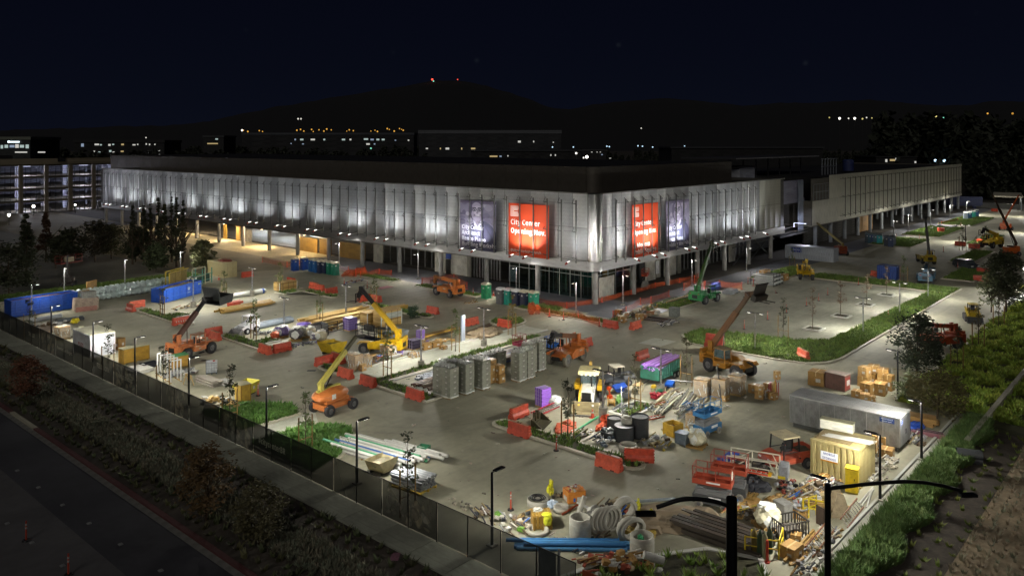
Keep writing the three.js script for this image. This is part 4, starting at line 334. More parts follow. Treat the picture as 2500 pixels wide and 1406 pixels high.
{ // backhoe loader facing the camera
  const o = thing('backhoe_loader', 'yellow and grey backhoe loader with a wide front bucket', 'backhoe', P(1438, 985), -150), y = M('#c9a226', .5), gr = M('#9b9da0', .5, .2), cream = M('#d8cc93', .6); part(o, 'chassis', dkM, bx(4.4, .5, .9, 0, .6, 0)); part(o, 'engine_hood', M('#b9b8ae', .5), prism([[.5, 1], [2.1, 1], [2.1, 1.6], [.5, 1.95]], .95, .04)); part(o, 'radiator_grille', dkM, bx(.04, .7, .8, 2.16, .95, 0)); wheel(o, .52, .36, 1.55, .95, tyreM, y); wheel(o, .52, .36, 1.55, -.95, tyreM, y); wheel(o, .82, .5, -1, 1.05, tyreM, y); wheel(o, .82, .5, -1, -1.05, tyreM, y);
  part(o, 'fender', y, [bx(1.6, .1, .6, -1, 1.66, 1.05), bx(1.6, .1, .6, -1, 1.66, -1.05), bx(.5, .1, .6, 0, 1.4, 1.05, 0, 0, -35), bx(.5, .1, .6, 0, 1.4, -1.05, 0, 0, -35)]); cabFrame(o, dkM, -.45, 0, 1.2, 1.6, 1.6, 1.5, 1, cream); part(o, 'roof_cap', cream, prism([[-1.45, 0], [.55, 0], [.45, .18], [-1.35, .2]], 1.8, .06)).position.set(0, 2.83, 0); part(o, 'work_lamp', M('#f0efe6', .3), [-.6, -.2, .2, .6].map(z => bx(.06, .12, .16, .62, 2.72, z)));
  for (const z of [-.62, .62]) part(o, 'loader_arm', M(z > 0 ? '#c9a226' : '#a9a9ac', .5), [beam([-.1, 1.75, z], [1.9, 1.5, z], .16, .26), beam([1.9, 1.5, z], [2.7, .6, z], .16, .24)]); part(o, 'bucket', M('#84795a', .6, .3), [bx(.08, .9, 2.4, 2.7, .1, 0, 0, 0, 12), bx(.95, .07, 2.4, 3.15, .1, 0), prism([[2.6, .1], [3.6, .1], [2.85, 1]], .06).translate(0, 0, 1.2), prism([[2.6, .1], [3.6, .1], [2.85, 1]], .06).translate(0, 0, -1.2)]); part(o, 'bucket_edge', M('#b9bcc2', .4, .7), bx(.14, .06, 2.44, 3.66, .09, 0)); part(o, 'backhoe_arm', y, [beam([-2.3, 1, .1], [-2.7, 3.1, .1], .24, .34), beam([-2.7, 3.1, .1], [-3.3, 1.4, .1], .2, .26)]); part(o, 'backhoe_bucket', dkM, prism([[-3.6, 1], [-3, .9], [-3.1, 1.5], [-3.5, 1.5]], .7)); part(o, 'stabilizer', dkM, [beam([-2.1, 1.2, .8], [-2.1, .3, 1.1], .12, .14), beam([-2.1, 1.2, -.8], [-2.1, .3, -1.1], .12, .14)]); part(o, 'exhaust_stack', dkM, cy(.06, .06, .9, 1, 1.9, -.35, 7)); }
{ const o = thing('track_loader', 'yellow track loader with open cage cab on the service road', 'track loader', P(2376, 782), -160), y = M('#a08a1c', .5); for (const z of [-.8, .8]) part(o, 'track', tyreM, prism([[-1.3, .15], [-1.1, 0], [1, 0], [1.3, .2], [1.15, .62], [-.9, .85], [-1.3, .6]], .42, .03)).position.z = z; part(o, 'body', y, [bx(2.2, .8, 1.1, 0, .4, 0), prism([[-1.3, .7], [-.3, .7], [-.3, 1.6], [-1.3, 1.4]], 1.2, .04)]); part(o, 'radiator_grille', dkM, bx(.04, .8, .9, -1.36, .6, 0)); cabFrame(o, dkM, .3, 0, 1.15, 1.3, 1.1, 1.1, 0, y); part(o, 'lift_arm', y, [beam([-1, 1.6, .75], [1.6, .8, .75], .14, .22), beam([-1, 1.6, -.75], [1.6, .8, -.75], .14, .22)]); part(o, 'bucket', M('#4f5254', .6, .3), [bx(.08, .7, 1.9, 1.8, .1, 0), bx(.8, .06, 1.9, 2.2, .08, 0), prism([[1.8, .08], [2.6, .08], [1.85, .8]], .05).translate(0, 0, .93), prism([[1.8, .08], [2.6, .08], [1.85, .8]], .05).translate(0, 0, -.93)]); }
{ const o = thing('mini_loader', 'white compact loader with grey bucket behind the planter', 'loader', P(604, 812), -170), w = M('#c9ccd2', .5); part(o, 'body', w, [prism([[-1.3, .4], [1, .4], [1, 1], [.2, 1.2], [-1.2, 1.5], [-1.4, 1]], 1.2, .05)]); for (const x of [-.75, .75]) for (const z of [-1, 1]) wheel(o, .4, .3, x, z * .78, tyreM, w); cabFrame(o, w, -.1, 0, 1, 1.2, 1.1, 1.1, 0, w); part(o, 'lift_arm', w, [beam([-1.2, 1.6, .72], [1.5, .7, .72], .13, .24), beam([-1.2, 1.6, -.72], [1.5, .7, -.72], .13, .24)]); part(o, 'bucket', M('#77777a', .6, .3), [bx(.08, .7, 1.8, 1.6, .1, 0, 0, 0, 14), bx(.9, .06, 1.8, 2.05, .08, 0), prism([[1.6, .08], [2.5, .08], [1.7, .8]], .05).translate(0, 0, .9), prism([[1.6, .08], [2.5, .08], [1.7, .8]], .05).translate(0, 0, -.9)]); part(o, 'side_vent', dkM, [0, 1, 2, 3].map(i => bx(.14, .5, .02, -1 + i * .28, .7, .68))); part(o, 'warning_label', M('#d8b81c', .6), bx(.5, .14, .02, -.9, 1.3, .67)); }
function utv(label, pos, turn, col, roof, bed) { const o = thing('utility_vehicle', label, 'utility vehicle', pos, turn), m = M(col, .5); for (const x of [-.95, 1.05]) for (const z of [-1, 1]) wheel(o, .33, .26, x, z * .62); part(o, 'body', m, [bx(2.6, .3, 1.2, .1, .4, 0), prism([[.8, .6], [1.6, .6], [1.55, .85], [.8, 1.02]], 1.2, .04)]); cabFrame(o, dkM, .15, 0, .65, 1.2, 1.25, 1.25, 0, M(roof, .7)); part(o, 'cargo_bed', M(bed || col, .5), [bx(1.3, .06, 1.35, -1.05, .75, 0), bx(1.3, .32, .05, -1.05, .75, .66), bx(1.3, .32, .05, -1.05, .75, -.66), bx(.05, .32, 1.35, -1.7, .75, 0), bx(.05, .32, 1.35, -.4, .75, 0)]); part(o, 'headlamp', M('#d8dadc', .3), [bx(.04, .1, .2, 1.62, .72, .4), bx(.04, .1, .2, 1.62, .72, -.4)]); part(o, 'cargo', M('#4a4437', .9), lump(.5, .18, .5, -1.05, .85, 0, .3)); return o; }
utv('charcoal utility vehicle with a pale roof beside the green trailer', P(1508, 940), 150, '#3c4047', '#a9a695', '#4a4d52'); utv('orange utility vehicle with tan canopy beside the cream container', P(1922, 1140), 152, '#a04a34', '#b5a988').scale.setScalar(1.25);
function car(label, pos, turn, col, name = 'parked_car') { const o = thing(name, label, 'car', pos, turn), m = M(col, .3, .3); part(o, 'body', m, prism([[-2.2, .35], [2.2, .35], [2.25, .75], [1.2, .95], [.7, 1.45], [-1.5, 1.5], [-2.2, 1]], 1.75, .05)); part(o, 'windscreen', dkM, prism([[.75, 1], [1.15, 1], [.72, 1.42]], 1.78)); part(o, 'side_window', dkM, prism([[-1.8, 1], [.6, 1], [.5, 1.4], [-1.5, 1.44]], 1.87)); for (const x of [-1.4, 1.4]) for (const z of [-1, 1]) wheel(o, .34, .22, x, z * .82); part(o, 'headlamp', M('#e8e8e0', .3), [bx(.06, .14, .4, 2.28, .62, .6), bx(.06, .14, .4, 2.28, .62, -.6)]); return o; }
car('dark grey sport utility car parked beyond the blue telehandler', P(2360, 655), -130, '#4c545a').scale.setScalar(1.1);
[[470, 556, '#b9bcc2', 'white'], [492, 558, '#8a8f98', 'silver'], [520, 559, '#3d4d68', 'blue'], [548, 561, '#7a2a1c', 'dark red']].forEach(([x, y, c, n], i) => car(n + ' car parked beyond the open lit end', W(176 + i * -9, 118 + i), 90, c));
// ---------- builders of site things ----------
const orangeM = M('#b8462e', .6), orangeTop = M('#8f6a52', .9), plugM = M('#3c1712', .8), netM = new THREE.MeshStandardMaterial({ color: 0xc2501c, roughness: .9, transparent: true, opacity: .5, side: THREE.DoubleSide }), cardM = [M('#96733c', .85), M('#a27f48', .85), M('#8a6834', .85), M('#ad8a55', .85)], tapeM = M('#c2a778', .5), paperM = M('#b3b3ae', .8), woodM = [M('#a98a4e', .85), M('#b79a60', .85), M('#94763e', .85)], filmM = new THREE.MeshPhysicalMaterial({ color: 0xc9ccc6, roughness: .22, metalness: 0, clearcoat: .6, clearcoatRoughness: .2 });
{ const p = prism([[-.32, 0], [.32, 0], [.3, .3], [.16, .5], [.14, .95], [-.14, .95], [-.16, .5], [-.3, .3]], 2.1, .03); p.rotateY(90 * D2); var barrierG = join([p]); var barrierTop = bx(2.0, .03, .26, 0, .985, 0), barrierEnd = join([.12, .34, .56, .78].flatMap(y => [bx(.07, .1, .34 - y * .12, 1.1, y, 0), bx(.07, .1, .34 - y * .12, -1.1, y, 0)])), barrierSlot = join([bx(.34, .1, .7, -.5, -.01, 0), bx(.34, .1, .7, .5, -.01, 0)]), barrierPlug = join([-.35, .35].flatMap(x => [cy(.07, .07, .36, x, .45, 0, 8, 90), cy(.06, .06, .05, x * .4, 1.0, 0, 8)])); }
const mBar = [orangeM, M('#a93f29', .65), M('#c05238', .6)]; let nb = 0;
function barrier(x, y, turn, where, text) { const o = thing('water_barrier', 'orange plastic barrier ' + where, 'barrier', P(x, y), turn); part(o, 'shell', mBar[nb++ % 3], barrierG); part(o, 'end_key', mBar[nb % 3], barrierEnd); part(o, 'top_face', orangeTop, barrierTop); part(o, 'plug', plugM, barrierPlug); part(o, 'fork_slot', plugM, barrierSlot); if (text) { part(o, 'lettering', paperM, Array.from({ length: 5 }, (_, i) => bx(.13, .2, .012, -.7 + i * .32, .36, .265, 0, -22))); } return o; }
function toilet(x, y, turn, col, where, roof = '#cfcfc4') { const o = thing('portable_toilet', where, 'portable toilet', P(x, y), turn), m = M(col, .55); part(o, 'cabin', m, [bx(1.1, 2.0, 1.12, 0, .1, 0), bx(1.2, .1, 1.2, 0, 0, 0)]); const r = prism([[-.6, 0], [.6, 0], [.56, .16], [.25, .3], [-.25, .3], [-.56, .16]], 1.14, .02); part(o, 'roof', M(roof, .5), r).position.y = 2.1; part(o, 'door', m, bx(.03, 1.75, .78, -.57, .18, 0)); part(o, 'side_panel', m, bx(.8, 1.5, .03, 0, .3, .575)); part(o, 'sign_label', paperM, [bx(.02, .24, .3, -.595, 1.5, 0), bx(.3, .22, .02, -.1, 1.6, .6)]); part(o, 'vent', dkM, bx(.6, .1, .02, 0, 1.9, .575)); part(o, 'vent_pipe', M('#55585a', .6), cy(.05, .05, .3, .35, 2.3, .35, 6)); return o; }
const delG = join([bar([0, .05, 0], [0, 1.15, 0], .055, 7, .045)]), delB = cy(.2, .24, .07, 0, 0, 0, 8), delW = join([cy(.056, .058, .1, 0, .72, 0, 7), cy(.054, .056, .1, 0, .92, 0, 7)]), delTop = cy(.06, .03, .06, 0, 1.13, 0, 6);
function delineator(p, label, lean = 0, group) { const o = thing('delineator_post', label, 'delineator', p, rnd() * 90, group); const q = new THREE.Group(); part(o, 'base', dkM, delB); for (const [n, m, g] of [['post', orangeM, delG], ['reflective_band', paperM, delW], ['cap', orangeM, delTop]]) { const k = part(o, n, m, g); k.rotation.z = lean * D2; } return o; }
function cone(p, label) { const o = thing('traffic_cone', label, 'cone', p); part(o, 'base', orangeM, bx(.42, .05, .42)); part(o, 'body', orangeM, cy(.04, .17, .7, 0, .05, 0, 10)); part(o, 'reflective_band', paperM, cy(.085, .11, .14, 0, .42, 0, 10)); return o; }
function netting(label, pts, h = 1.05, sag = .12) { const o = thing('safety_netting', label, 'safety netting', P(...pts[0]), -AZ), O = o.position, L = pts.map(q => P(...q).sub(O)), pos = [], uv = []; for (let i = 0; i + 1 < L.length; i++) { const n = 6; for (let k = 0; k < n; k++) { const a = L[i].clone().lerp(L[i + 1], k / n), b = L[i].clone().lerp(L[i + 1], (k + 1) / n), ya = h - sag * Math.sin(Math.PI * k / n) * rr(.6, 1.6), yb = h - sag * Math.sin(Math.PI * (k + 1) / n) * rr(.6, 1.6); pos.push(a.x, .03, a.z, b.x, .03, b.z, b.x, yb, b.z, a.x, .03, a.z, b.x, yb, b.z, a.x, ya, a.z); } } const g = new THREE.BufferGeometry(); g.setAttribute('position', new THREE.Float32BufferAttribute(pos, 3)); g.computeVertexNormals(); part(o, 'net', netM, g); for (const v of L) part(o, 'net_post', orangeM, [bar([v.x, 0, v.z], [v.x, h + .1, v.z], .05, 6), cy(.2, .24, .06, v.x, 0, v.z, 8)]); return o; }
function carton(label, pos, turn, w, h, d, c = 0, y = 0, name = 'carton') { const o = thing(name, label, 'box', pos.clone().setY(pos.y + y), turn); part(o, 'box_body', cardM[c % 4], bx(w, h, d)); part(o, 'tape', tapeM, [bx(w * 1.004, .012, .09, 0, h - .004, 0), bx(.012, h * .3, .09, -w / 2 - .003, h * .7, 0), bx(.012, h * .3, .09, w / 2 + .003, h * .7, 0)]); part(o, 'shipping_label', paperM, [bx(.012, h * .25, d * .3, -w / 2 - .004, h * .3, d * .15), bx(w * .28, h * .25, .012, w * .15, h * .35, d / 2 + .004)]); return o; }
const filmT = new THREE.MeshPhysicalMaterial({ color: 0xd6d6cc, roughness: .18, transparent: true, opacity: .32, clearcoat: 1, clearcoatRoughness: .12, side: THREE.DoubleSide, bumpMap: ROUGH, bumpScale: .12 });
const palletG = (w, d) => join([...[-1, -.5, 0, .5, 1].map(k => bx(w, .03, d * .16, 0, .12, k * d * .42)), ...[-1, 0, 1].map(k => bx(.1, .12, d, k * w * .44, 0, 0))]);
function crumple(w, d, y, amp) { const g = new THREE.PlaneGeometry(w, d, 9, 9), p = g.attributes.position; for (let i = 0; i < p.count; i++) p.setZ(i, rnd() * amp); g.rotateX(-90 * D2); g.translate(0, y, 0); const f = g.toNonIndexed(); f.computeVertexNormals(); return f; }
const wrapM = new THREE.MeshPhysicalMaterial({ color: 0x84877a, roughness: .3, metalness: .12, map: GRIME, clearcoat: .5, clearcoatRoughness: .25, bumpMap: ROUGH, bumpScale: .04 });
function wrappedTower(label, s, t, h, w = 1.15, d = 1.15, turn = 0) { const o = thing('wrapped_pallet', label, 'wrapped pallet', W(s, t), turn); part(o, 'pallet', woodM[2], palletG(w, d)); const n = Math.round(h / .52); for (let i = 0; i < n; i++) part(o, 'wrapped_tier', wrapM, bx(w + rr(-.02, .02), h / n - .012, d + rr(-.02, .02), 0, .16 + i * h / n, 0)); part(o, 'wrap_top', filmM, crumple(w * 1.02, d * 1.02, h + .16, .22)); for (let i = 0; i < n; i++) if (i % 1 == 0) part(o, 'shipping_label', paperM, [bx(.012, .13, .2, -w / 2 - .02, .36 + i * h / n, .1), bx(.22, .13, .012, .1, .36 + i * h / n, d / 2 + .02)]); part(o, 'wrap_skirt', filmM, [lump(w * .5, .07, .06, 0, .16, d / 2, .4), lump(.06, .07, d * .5, -w / 2, .16, 0, .4)]); return o; }
function wrappedCartons(label, pos, turn, w, h, d, film = 1) { const o = thing('carton_pallet', label, 'wrapped cartons', pos, turn); part(o, 'pallet', woodM[1], palletG(w, d)); let y = .16; while (y < h - .1) { const hh = rr(.34, .6); for (const [a, b] of [[-.25, -.25], [.25, -.25], [-.25, .25], [.25, .25]]) part(o, 'carton', cardM[Math.floor(rnd() * 4)], bx(w * .49, hh - .01, d * .49, a * w, y, b * d)); y += hh; } if (film) { part(o, 'film', filmT, [bx(w * 1.05, y - .25, d * 1.05, 0, .2, 0, 2)]); part(o, 'film_top', filmT, crumple(w * 1.05, d * 1.05, y + .01, .16)); part(o, 'film_fold', filmM, [0, 1, 2, 3].map(i => bx(.015, rr(.3, .7), .05, -w * .53, .3 + rnd() * (h - 1), rr(-.5, .5) * d, 0, rr(-30, 30))).concat([0, 1, 2, 3].map(i => bx(.05, rr(.3, .7), .015, rr(-.5, .5) * w, .3 + rnd() * (h - 1), d * .53, 0, 0, rr(-30, 30))))); } return o; }
// loose bundle of long pieces: pieces along local x, each its own part
function bundle(name, label, cat, pos, turn, n, len, r, m, { per = Math.ceil(Math.sqrt(n)), piece = 'pipe', sq = 0, jit = .25, skew = 1.2, seg = 7, hollow = 0, gap = 2.05 } = {}) { const o = thing(name, label, cat, pos, turn), gs = {}; for (let i = 0; i < n; i++) { const row = Math.floor(i / per), c = i % per - (per - 1) / 2 + (row % 2) * .5, L = len * (1 - rnd() * jit * .4), mat = [m].flat()[i % [m].flat().length], k = Math.round(L * 4), g = gs[k] ??= sq ? bx(k / 4, r * 1.7, r * 1.9, 0, -r, 0) : (() => { const q = cy(r, r, k / 4, 0, -k / 8, 0, seg, 0, 90, !!hollow); return q; })(); const q = part(o, piece, mat, g); q.position.set((rnd() - .5) * len * jit * .5, r + row * r * 1.78 + .01, c * r * gap); q.rotation.y = (rnd() - .5) * skew * D2; } return o; }
function ring(name, label, pos, R, r, h, tilt = 0, turn = 0, y = 0) { const o = thing(name, label, 'concrete ring', pos.clone().setY(y), turn); const g = part(o, 'shell', concM, lathe([[r, 0], [R, 0], [R, h * .7], [R * .97, h], [r, h], [r, 0]], 26)); if (tilt) { g.rotation.z = tilt * D2; g.position.y = R; } return o; }
function heap(name, label, cat, pos, turn, n, w, h, d, ms, kind = 'mix') { const o = thing(name, label, cat, pos, turn); for (let i = 0; i < n; i++) { const x = rr(-.5, .5) * w, z = rr(-.5, .5) * d, f = 1 - Math.hypot(x / w, z / d) * 1.3, y = Math.max(0, f) * h * rr(.2, .8), s = rr(.12, .3) * Math.min(w, d) * .55; const k = kind == 'mix' ? Math.floor(rnd() * 3) : kind == 'bags' ? 0 : 1; part(o, ['bag', 'scrap_piece', 'offcut'][k], ms[Math.floor(rnd() * ms.length)], k == 0 ? lump(s, s * .6, s * .8, x, y + s * .4, z, .25, 1) : k == 1 ? bx(s * 1.5, s * .9, s * 1.1, x, y, z, rnd() * 180, rr(-20, 20), rr(-20, 20)) : bar([x - s * 2, y + .1, z - s], [x + s * 2, y + rr(.1, .4), z + s * rr(-1, 1)], .05, 5)); } return o; }
const clutter = ['#8a8d92', '#b3b0a6', '#3a3d44', '#77685a', '#c8c8c8', '#54442f', '#9a8a60'].map(c => M(c, .8));
function container(name, label, s, t, ls, lt, h, col, rib = .28, turn = 0, extra) { const o = thing(name, label, 'container', W(s, t), turn), m = M(col, .6, .1), rb = []; part(o, 'shell', m, bx(lt, h - .1, ls, 0, .1, 0)); if (rib) { const sideA = [], sideB = []; for (let z = -ls / 2 + rib / 2; z < ls / 2; z += rib) part(o, 'rib', m, bx(.1, h - .3, rib * .5, -lt / 2 - .05, .2, z)); for (let x = -lt / 2 + .15; x < lt / 2; x += rib * .7) part(o, 'rib', m, bx(rib * .35, h - .3, .1, x, .2, ls / 2 + .05)); } part(o, 'frame', m, [bx(.12, h, .12, -lt / 2, 0, ls / 2), bx(.12, h, .12, lt / 2, 0, ls / 2), bx(.12, h, .12, -lt / 2, 0, -ls / 2), bx(.16, .14, ls, -lt / 2 - .04, h - .13, 0), bx(lt, .14, .16, 0, h - .13, ls / 2 + .04), bx(.16, .14, ls, -lt / 2 - .04, 0, 0), bx(lt, .14, .16, 0, 0, ls / 2 + .04)]); if (extra) extra(o, m); return o; }
function textPlane(parent, txt, col, bg, w, h, x, y, z, ry, font = 'bold', name = 'lettering') { const c = document.createElement('canvas'); c.width = 256; c.height = Math.max(32, Math.round(256 * h / w)); const q = c.getContext('2d'); q.fillStyle = bg; q.fillRect(0, 0, c.width, c.height); q.fillStyle = col; const L = [txt].flat(), s = Math.min(c.height / L.length * .8, 330 / Math.max(...L.map(k => k.length))); q.font = `${font} ${Math.round(s)}px sans-serif`; q.textAlign = 'center'; q.textBaseline = 'middle'; L.forEach((k, i) => q.fillText(k, 128, c.height * (i + .5) / L.length)); const t = new THREE.CanvasTexture(c); t.colorSpace = THREE.SRGBColorSpace; const m = part(parent, name, new THREE.MeshStandardMaterial({ map: t, roughness: .6 }), new THREE.PlaneGeometry(w, h)); m.position.set(x, y, z); m.rotation.y = ry * D2; return m; }
// ---------- orange barriers ----------
[[898, 941, 90, 'at the near end of the walkway, left one'], [1013, 974, 90, 'at the tip of the planter before the wrapped pallets'], [843, 921, 90, 'right of the boom lift boom'], [790, 890, 0, 'left of the boom, by the sack pile, left wing of a V'], [824, 884, 90, 'behind the boom, right wing of a V'], [646, 862, 90, 'left of the pair before the grey sacks'], [688, 858, 0, 'right of the pair before the grey sacks'], [520, 818, 0, 'behind the pale orange telehandler, angled back'], [524, 829, 90, 'behind the pale orange telehandler, end-on'], [440, 792, 0, 'with white lettering left of the orange machine', 1], [318, 759, 90, 'at the left planter tip, front one'], [333, 750, 0, 'at the left planter tip, rear one'], [603, 676, 0, 'right of the small cream container'], [710, 692, 90, 'behind the stacked planks'], [766, 704, 90, 'at the right end of the far planter, first of three'], [780, 709, 90, 'at the right end of the far planter, second of three'], [808, 717, 0, 'at the right end of the far planter, third of three'], [889, 735, 0, 'left of the tree beyond the crated timber'], [918, 736, 90, 'right of the tree beyond the crated timber'], [1056, 765, 90, 'beside the green shrub in the road'], [1152, 793, 0, 'at the dirt heap'], [1232, 798, 90, 'behind the yellowing tree'], [1491, 800, 90, 'left of the lawn tip before the steel corner'], [1552, 802, 0, 'right of the lawn tip before the steel corner'], [1430, 846, 0, 'behind the lowered orange telehandler'], [1568, 876, 0, 'behind the green pipe trailer'], [1962, 875, 48, 'on the kerb of the curved lawn'], [1267, 1018, 0, 'at the left tip of the notched planter, rear one'], [1268, 1062, 90, 'at the left tip of the notched planter, front one'], [1487, 1143, 90, 'at the right end of the notched planter, front one'], [1561, 1126, 128, 'at the right end of the notched planter, turned one'], [2346, 600, 100, 'left of the two on the far road'], [2380, 606, 100, 'right of the two on the far road'], [2394, 593, 45, 'behind the two on the far road'], [2430, 516, 60, 'by the far white tent'], [2140, 675, 60, 'left of the dark blue container'], [2403, 667, 110, 'beside the grey car'], [2396, 686, 100, 'under the big dark tree']].forEach(a => barrier(...a));
{ const o = thing('barrier_stack', 'stack of red barriers behind the ochre telehandler', 'barrier', P(1746, 858), 90); part(o, 'barrier', M('#a63a2c', .6), barrierG).position.set(0, 0, -.4); part(o, 'barrier', M('#a63a2c', .6), barrierG).position.set(.2, 0, .4); part(o, 'barrier', M('#b04434', .6), barrierG).position.set(0, .98, 0); }
solo('fallen_barrier', 'orange barrier lying on its side by the timbers', 'barrier', orangeM, [barrierG.clone().rotateX(80 * D2).translate(0, .32, 0), barrierEnd.clone().rotateX(80 * D2).translate(0, .32, 0)], P(568, 746), 10);
// ---------- portable toilets ----------
[[719, 660, '#1d4a9c', 'left blue portable toilet with a white arch roof'], [742, 658, '#1d4a9c', 'right blue portable toilet with a white arch roof'], [762, 662, '#1c5590', 'first mid-blue toilet of the row by the plywood'], [772, 664, '#1c5590', 'second mid-blue toilet of the row by the plywood'], [783, 666, '#1c2644', 'first navy toilet of the row by the plywood'], [795, 667, '#1c2644', 'second navy toilet of the row by the plywood'], [806, 669, '#13715a', 'first green toilet at the end of the plywood row'], [817, 671, '#13715a', 'last green toilet at the end of the plywood row'], [1187, 728, '#1f8a5c', 'single green portable toilet beside the orange telehandler'], [1224, 741, '#55565a', 'grey toilet at the left of the white-roofed row'], [1243, 743, '#108a78', 'teal toilet second in the white-roofed row'], [1262, 746, '#1c2340', 'navy toilet third in the white-roofed row'], [1281, 748, '#1c2340', 'navy toilet fourth in the white-roofed row'], [1303, 750, '#0f8a6c', 'green toilet at the right of the white-roofed row']].forEach(([x, y, c, l], i) => toilet(x, y, i > 7 ? -4 : -8, c, l, i > 8 && i < 12 ? '#e8e9ee' : '#c9c4ae'));
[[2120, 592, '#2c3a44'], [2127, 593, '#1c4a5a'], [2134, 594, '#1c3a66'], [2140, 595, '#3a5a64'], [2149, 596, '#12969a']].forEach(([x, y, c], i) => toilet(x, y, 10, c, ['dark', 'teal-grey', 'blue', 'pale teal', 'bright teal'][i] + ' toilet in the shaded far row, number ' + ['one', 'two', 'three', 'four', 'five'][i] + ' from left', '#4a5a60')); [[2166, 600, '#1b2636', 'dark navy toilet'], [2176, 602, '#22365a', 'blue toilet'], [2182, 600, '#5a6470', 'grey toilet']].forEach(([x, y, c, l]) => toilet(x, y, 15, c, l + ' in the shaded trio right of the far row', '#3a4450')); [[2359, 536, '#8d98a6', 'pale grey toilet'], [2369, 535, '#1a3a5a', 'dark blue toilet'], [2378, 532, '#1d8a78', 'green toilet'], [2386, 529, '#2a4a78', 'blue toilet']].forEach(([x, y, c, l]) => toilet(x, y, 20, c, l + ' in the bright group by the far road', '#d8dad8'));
// ---------- delineators, cones, netting ----------
[[840, 694, 'by the manhole rings left'], [896, 704, 'by the manhole rings right'], [1155, 722, 'beside the single green toilet'], [1342, 774, 'on the kerb, first from the toilets'], [1376, 781, 'on the kerb, second from the toilets'], [1412, 779, 'at the netting before the corner, left'], [1464, 797, 'at the netting before the corner, right'], [1818, 804, 'nearest on the tape line of the lot'], [1875, 781, 'second on the tape line of the lot'], [1921, 764, 'third on the tape line of the lot'], [1970, 747, 'fourth on the tape line of the lot'], [2000, 735, 'fifth on the tape line of the lot'], [2022, 721, 'last on the tape line of the lot'], [1827, 694, 'by the grey rack frame'], [2097, 696, 'by the tan tree bed'], [629, 966, 'with yellow bands on the open lot'], [1247, 1245, 'tied with yellow tape by the concrete rings'], [1358, 1100, 'leaning with yellow ribbon at the notched planter'], [62, 1320, 'on the dark street, upper one'], [165, 1404, 'on the dark street, lower one'], [2293, 552, 'at the end of the trench pit'], [2348, 540, 'beside the bright toilets'], [2348, 552, 'at the trench boards'], [2246, 584, 'on the shaded far lawn edge'], [2190, 582, 'left on the shaded far lawn'], [2305, 615, 'by the upright dark boom'], [2340, 655, 'beside the grey car']].forEach(([x, y, l], i) => delineator(P(x, y), 'orange delineator post ' + l, i == 17 ? 6 : 0));
[[1856, 716, 'right of the grey rack frame'], [1850, 704, 'behind the grey rack frame'], [1447, 1020, 'by the backhoe bucket'], [2170, 771, 'on the lawn strip edge'], [1205, 722, 'between the green toilets'], [533, 683, 'by the small cream container']].forEach(([x, y, l]) => cone(P(x, y), 'orange traffic cone ' + l)); { const o = delineator(P(1896, 716), 'orange delineator fallen by the rack frame', 0); o.rotation.z = 1.1; const q = delineator(P(1332, 1222), 'orange delineator lying among the concrete rings', 0); q.rotation.z = 1.3; }
netting('orange netting before the toilets along the long facade', [[640, 640], [700, 652], [735, 645]], 1); netting('orange netting sagging beside the plywood toilets', [[826, 662], [850, 668], [868, 675], [890, 668]], 1.3, .5); netting('orange netting across the planter by the long facade', [[880, 676], [925, 668], [955, 672]], .9); netting('orange netting behind the orange telehandler', [[1030, 694], [1066, 688], [1108, 684], [1140, 706]], 1.1);
netting('long orange netting round the glazed corner', [[1215, 722], [1300, 738], [1384, 752], [1470, 738], [1542, 719], [1600, 702], [1660, 690], [1705, 678]], .8); netting('orange netting on the kerb before the steel corner', [[1300, 752], [1341, 772], [1412, 779], [1464, 797]], 1, .2); netting('orange netting round the rubbish pile', [[1497, 776], [1529, 766], [1564, 744], [1590, 740], [1634, 724]], .95); netting('orange netting beyond the green telehandler', [[1670, 708], [1696, 690], [1722, 704], [1757, 700], [1812, 706]], 1.1, .25); netting('orange netting by the grey slab rack', [[1840, 698], [1848, 682], [1866, 676]], 1.2, .4); netting('orange netting by the bright toilets', [[2300, 548], [2340, 540]], .9);
solo('netting_heap', 'crumpled orange netting heap by the plywood toilets', 'netting', netM, [lump(2.2, .6, 1.2, 0, .3, 0, .4), lump(1.2, .9, .8, 1.2, .4, .5, .4)], P(862, 672)); solo('netting_heap', 'orange netting crumpled in front of the backhoe', 'netting', M('#b8502c', .9), [lump(1.6, .2, .8, 0, .1, 0, .35, 2), lump(.5, .3, .4, .4, .15, 0, .4, 2)], P(1380, 1046), 20); solo('netting_heap', 'orange tarp bundle beside the black barrels', 'tarp', M('#c4491f', .8), [lump(.9, .25, .35, -.8, .2, 0, .3, 2), lump(.5, .45, .5, .3, .35, 0, .3, 2)], P(1478, 1040), 10); solo('netting_roll', 'orange netting bundle standing behind the toilets row', 'netting', netM, [lump(.5, .9, .5, 0, .8, 0, .3), lump(.5, .7, .4, .8, .6, .4, .3)], P(1298, 768));
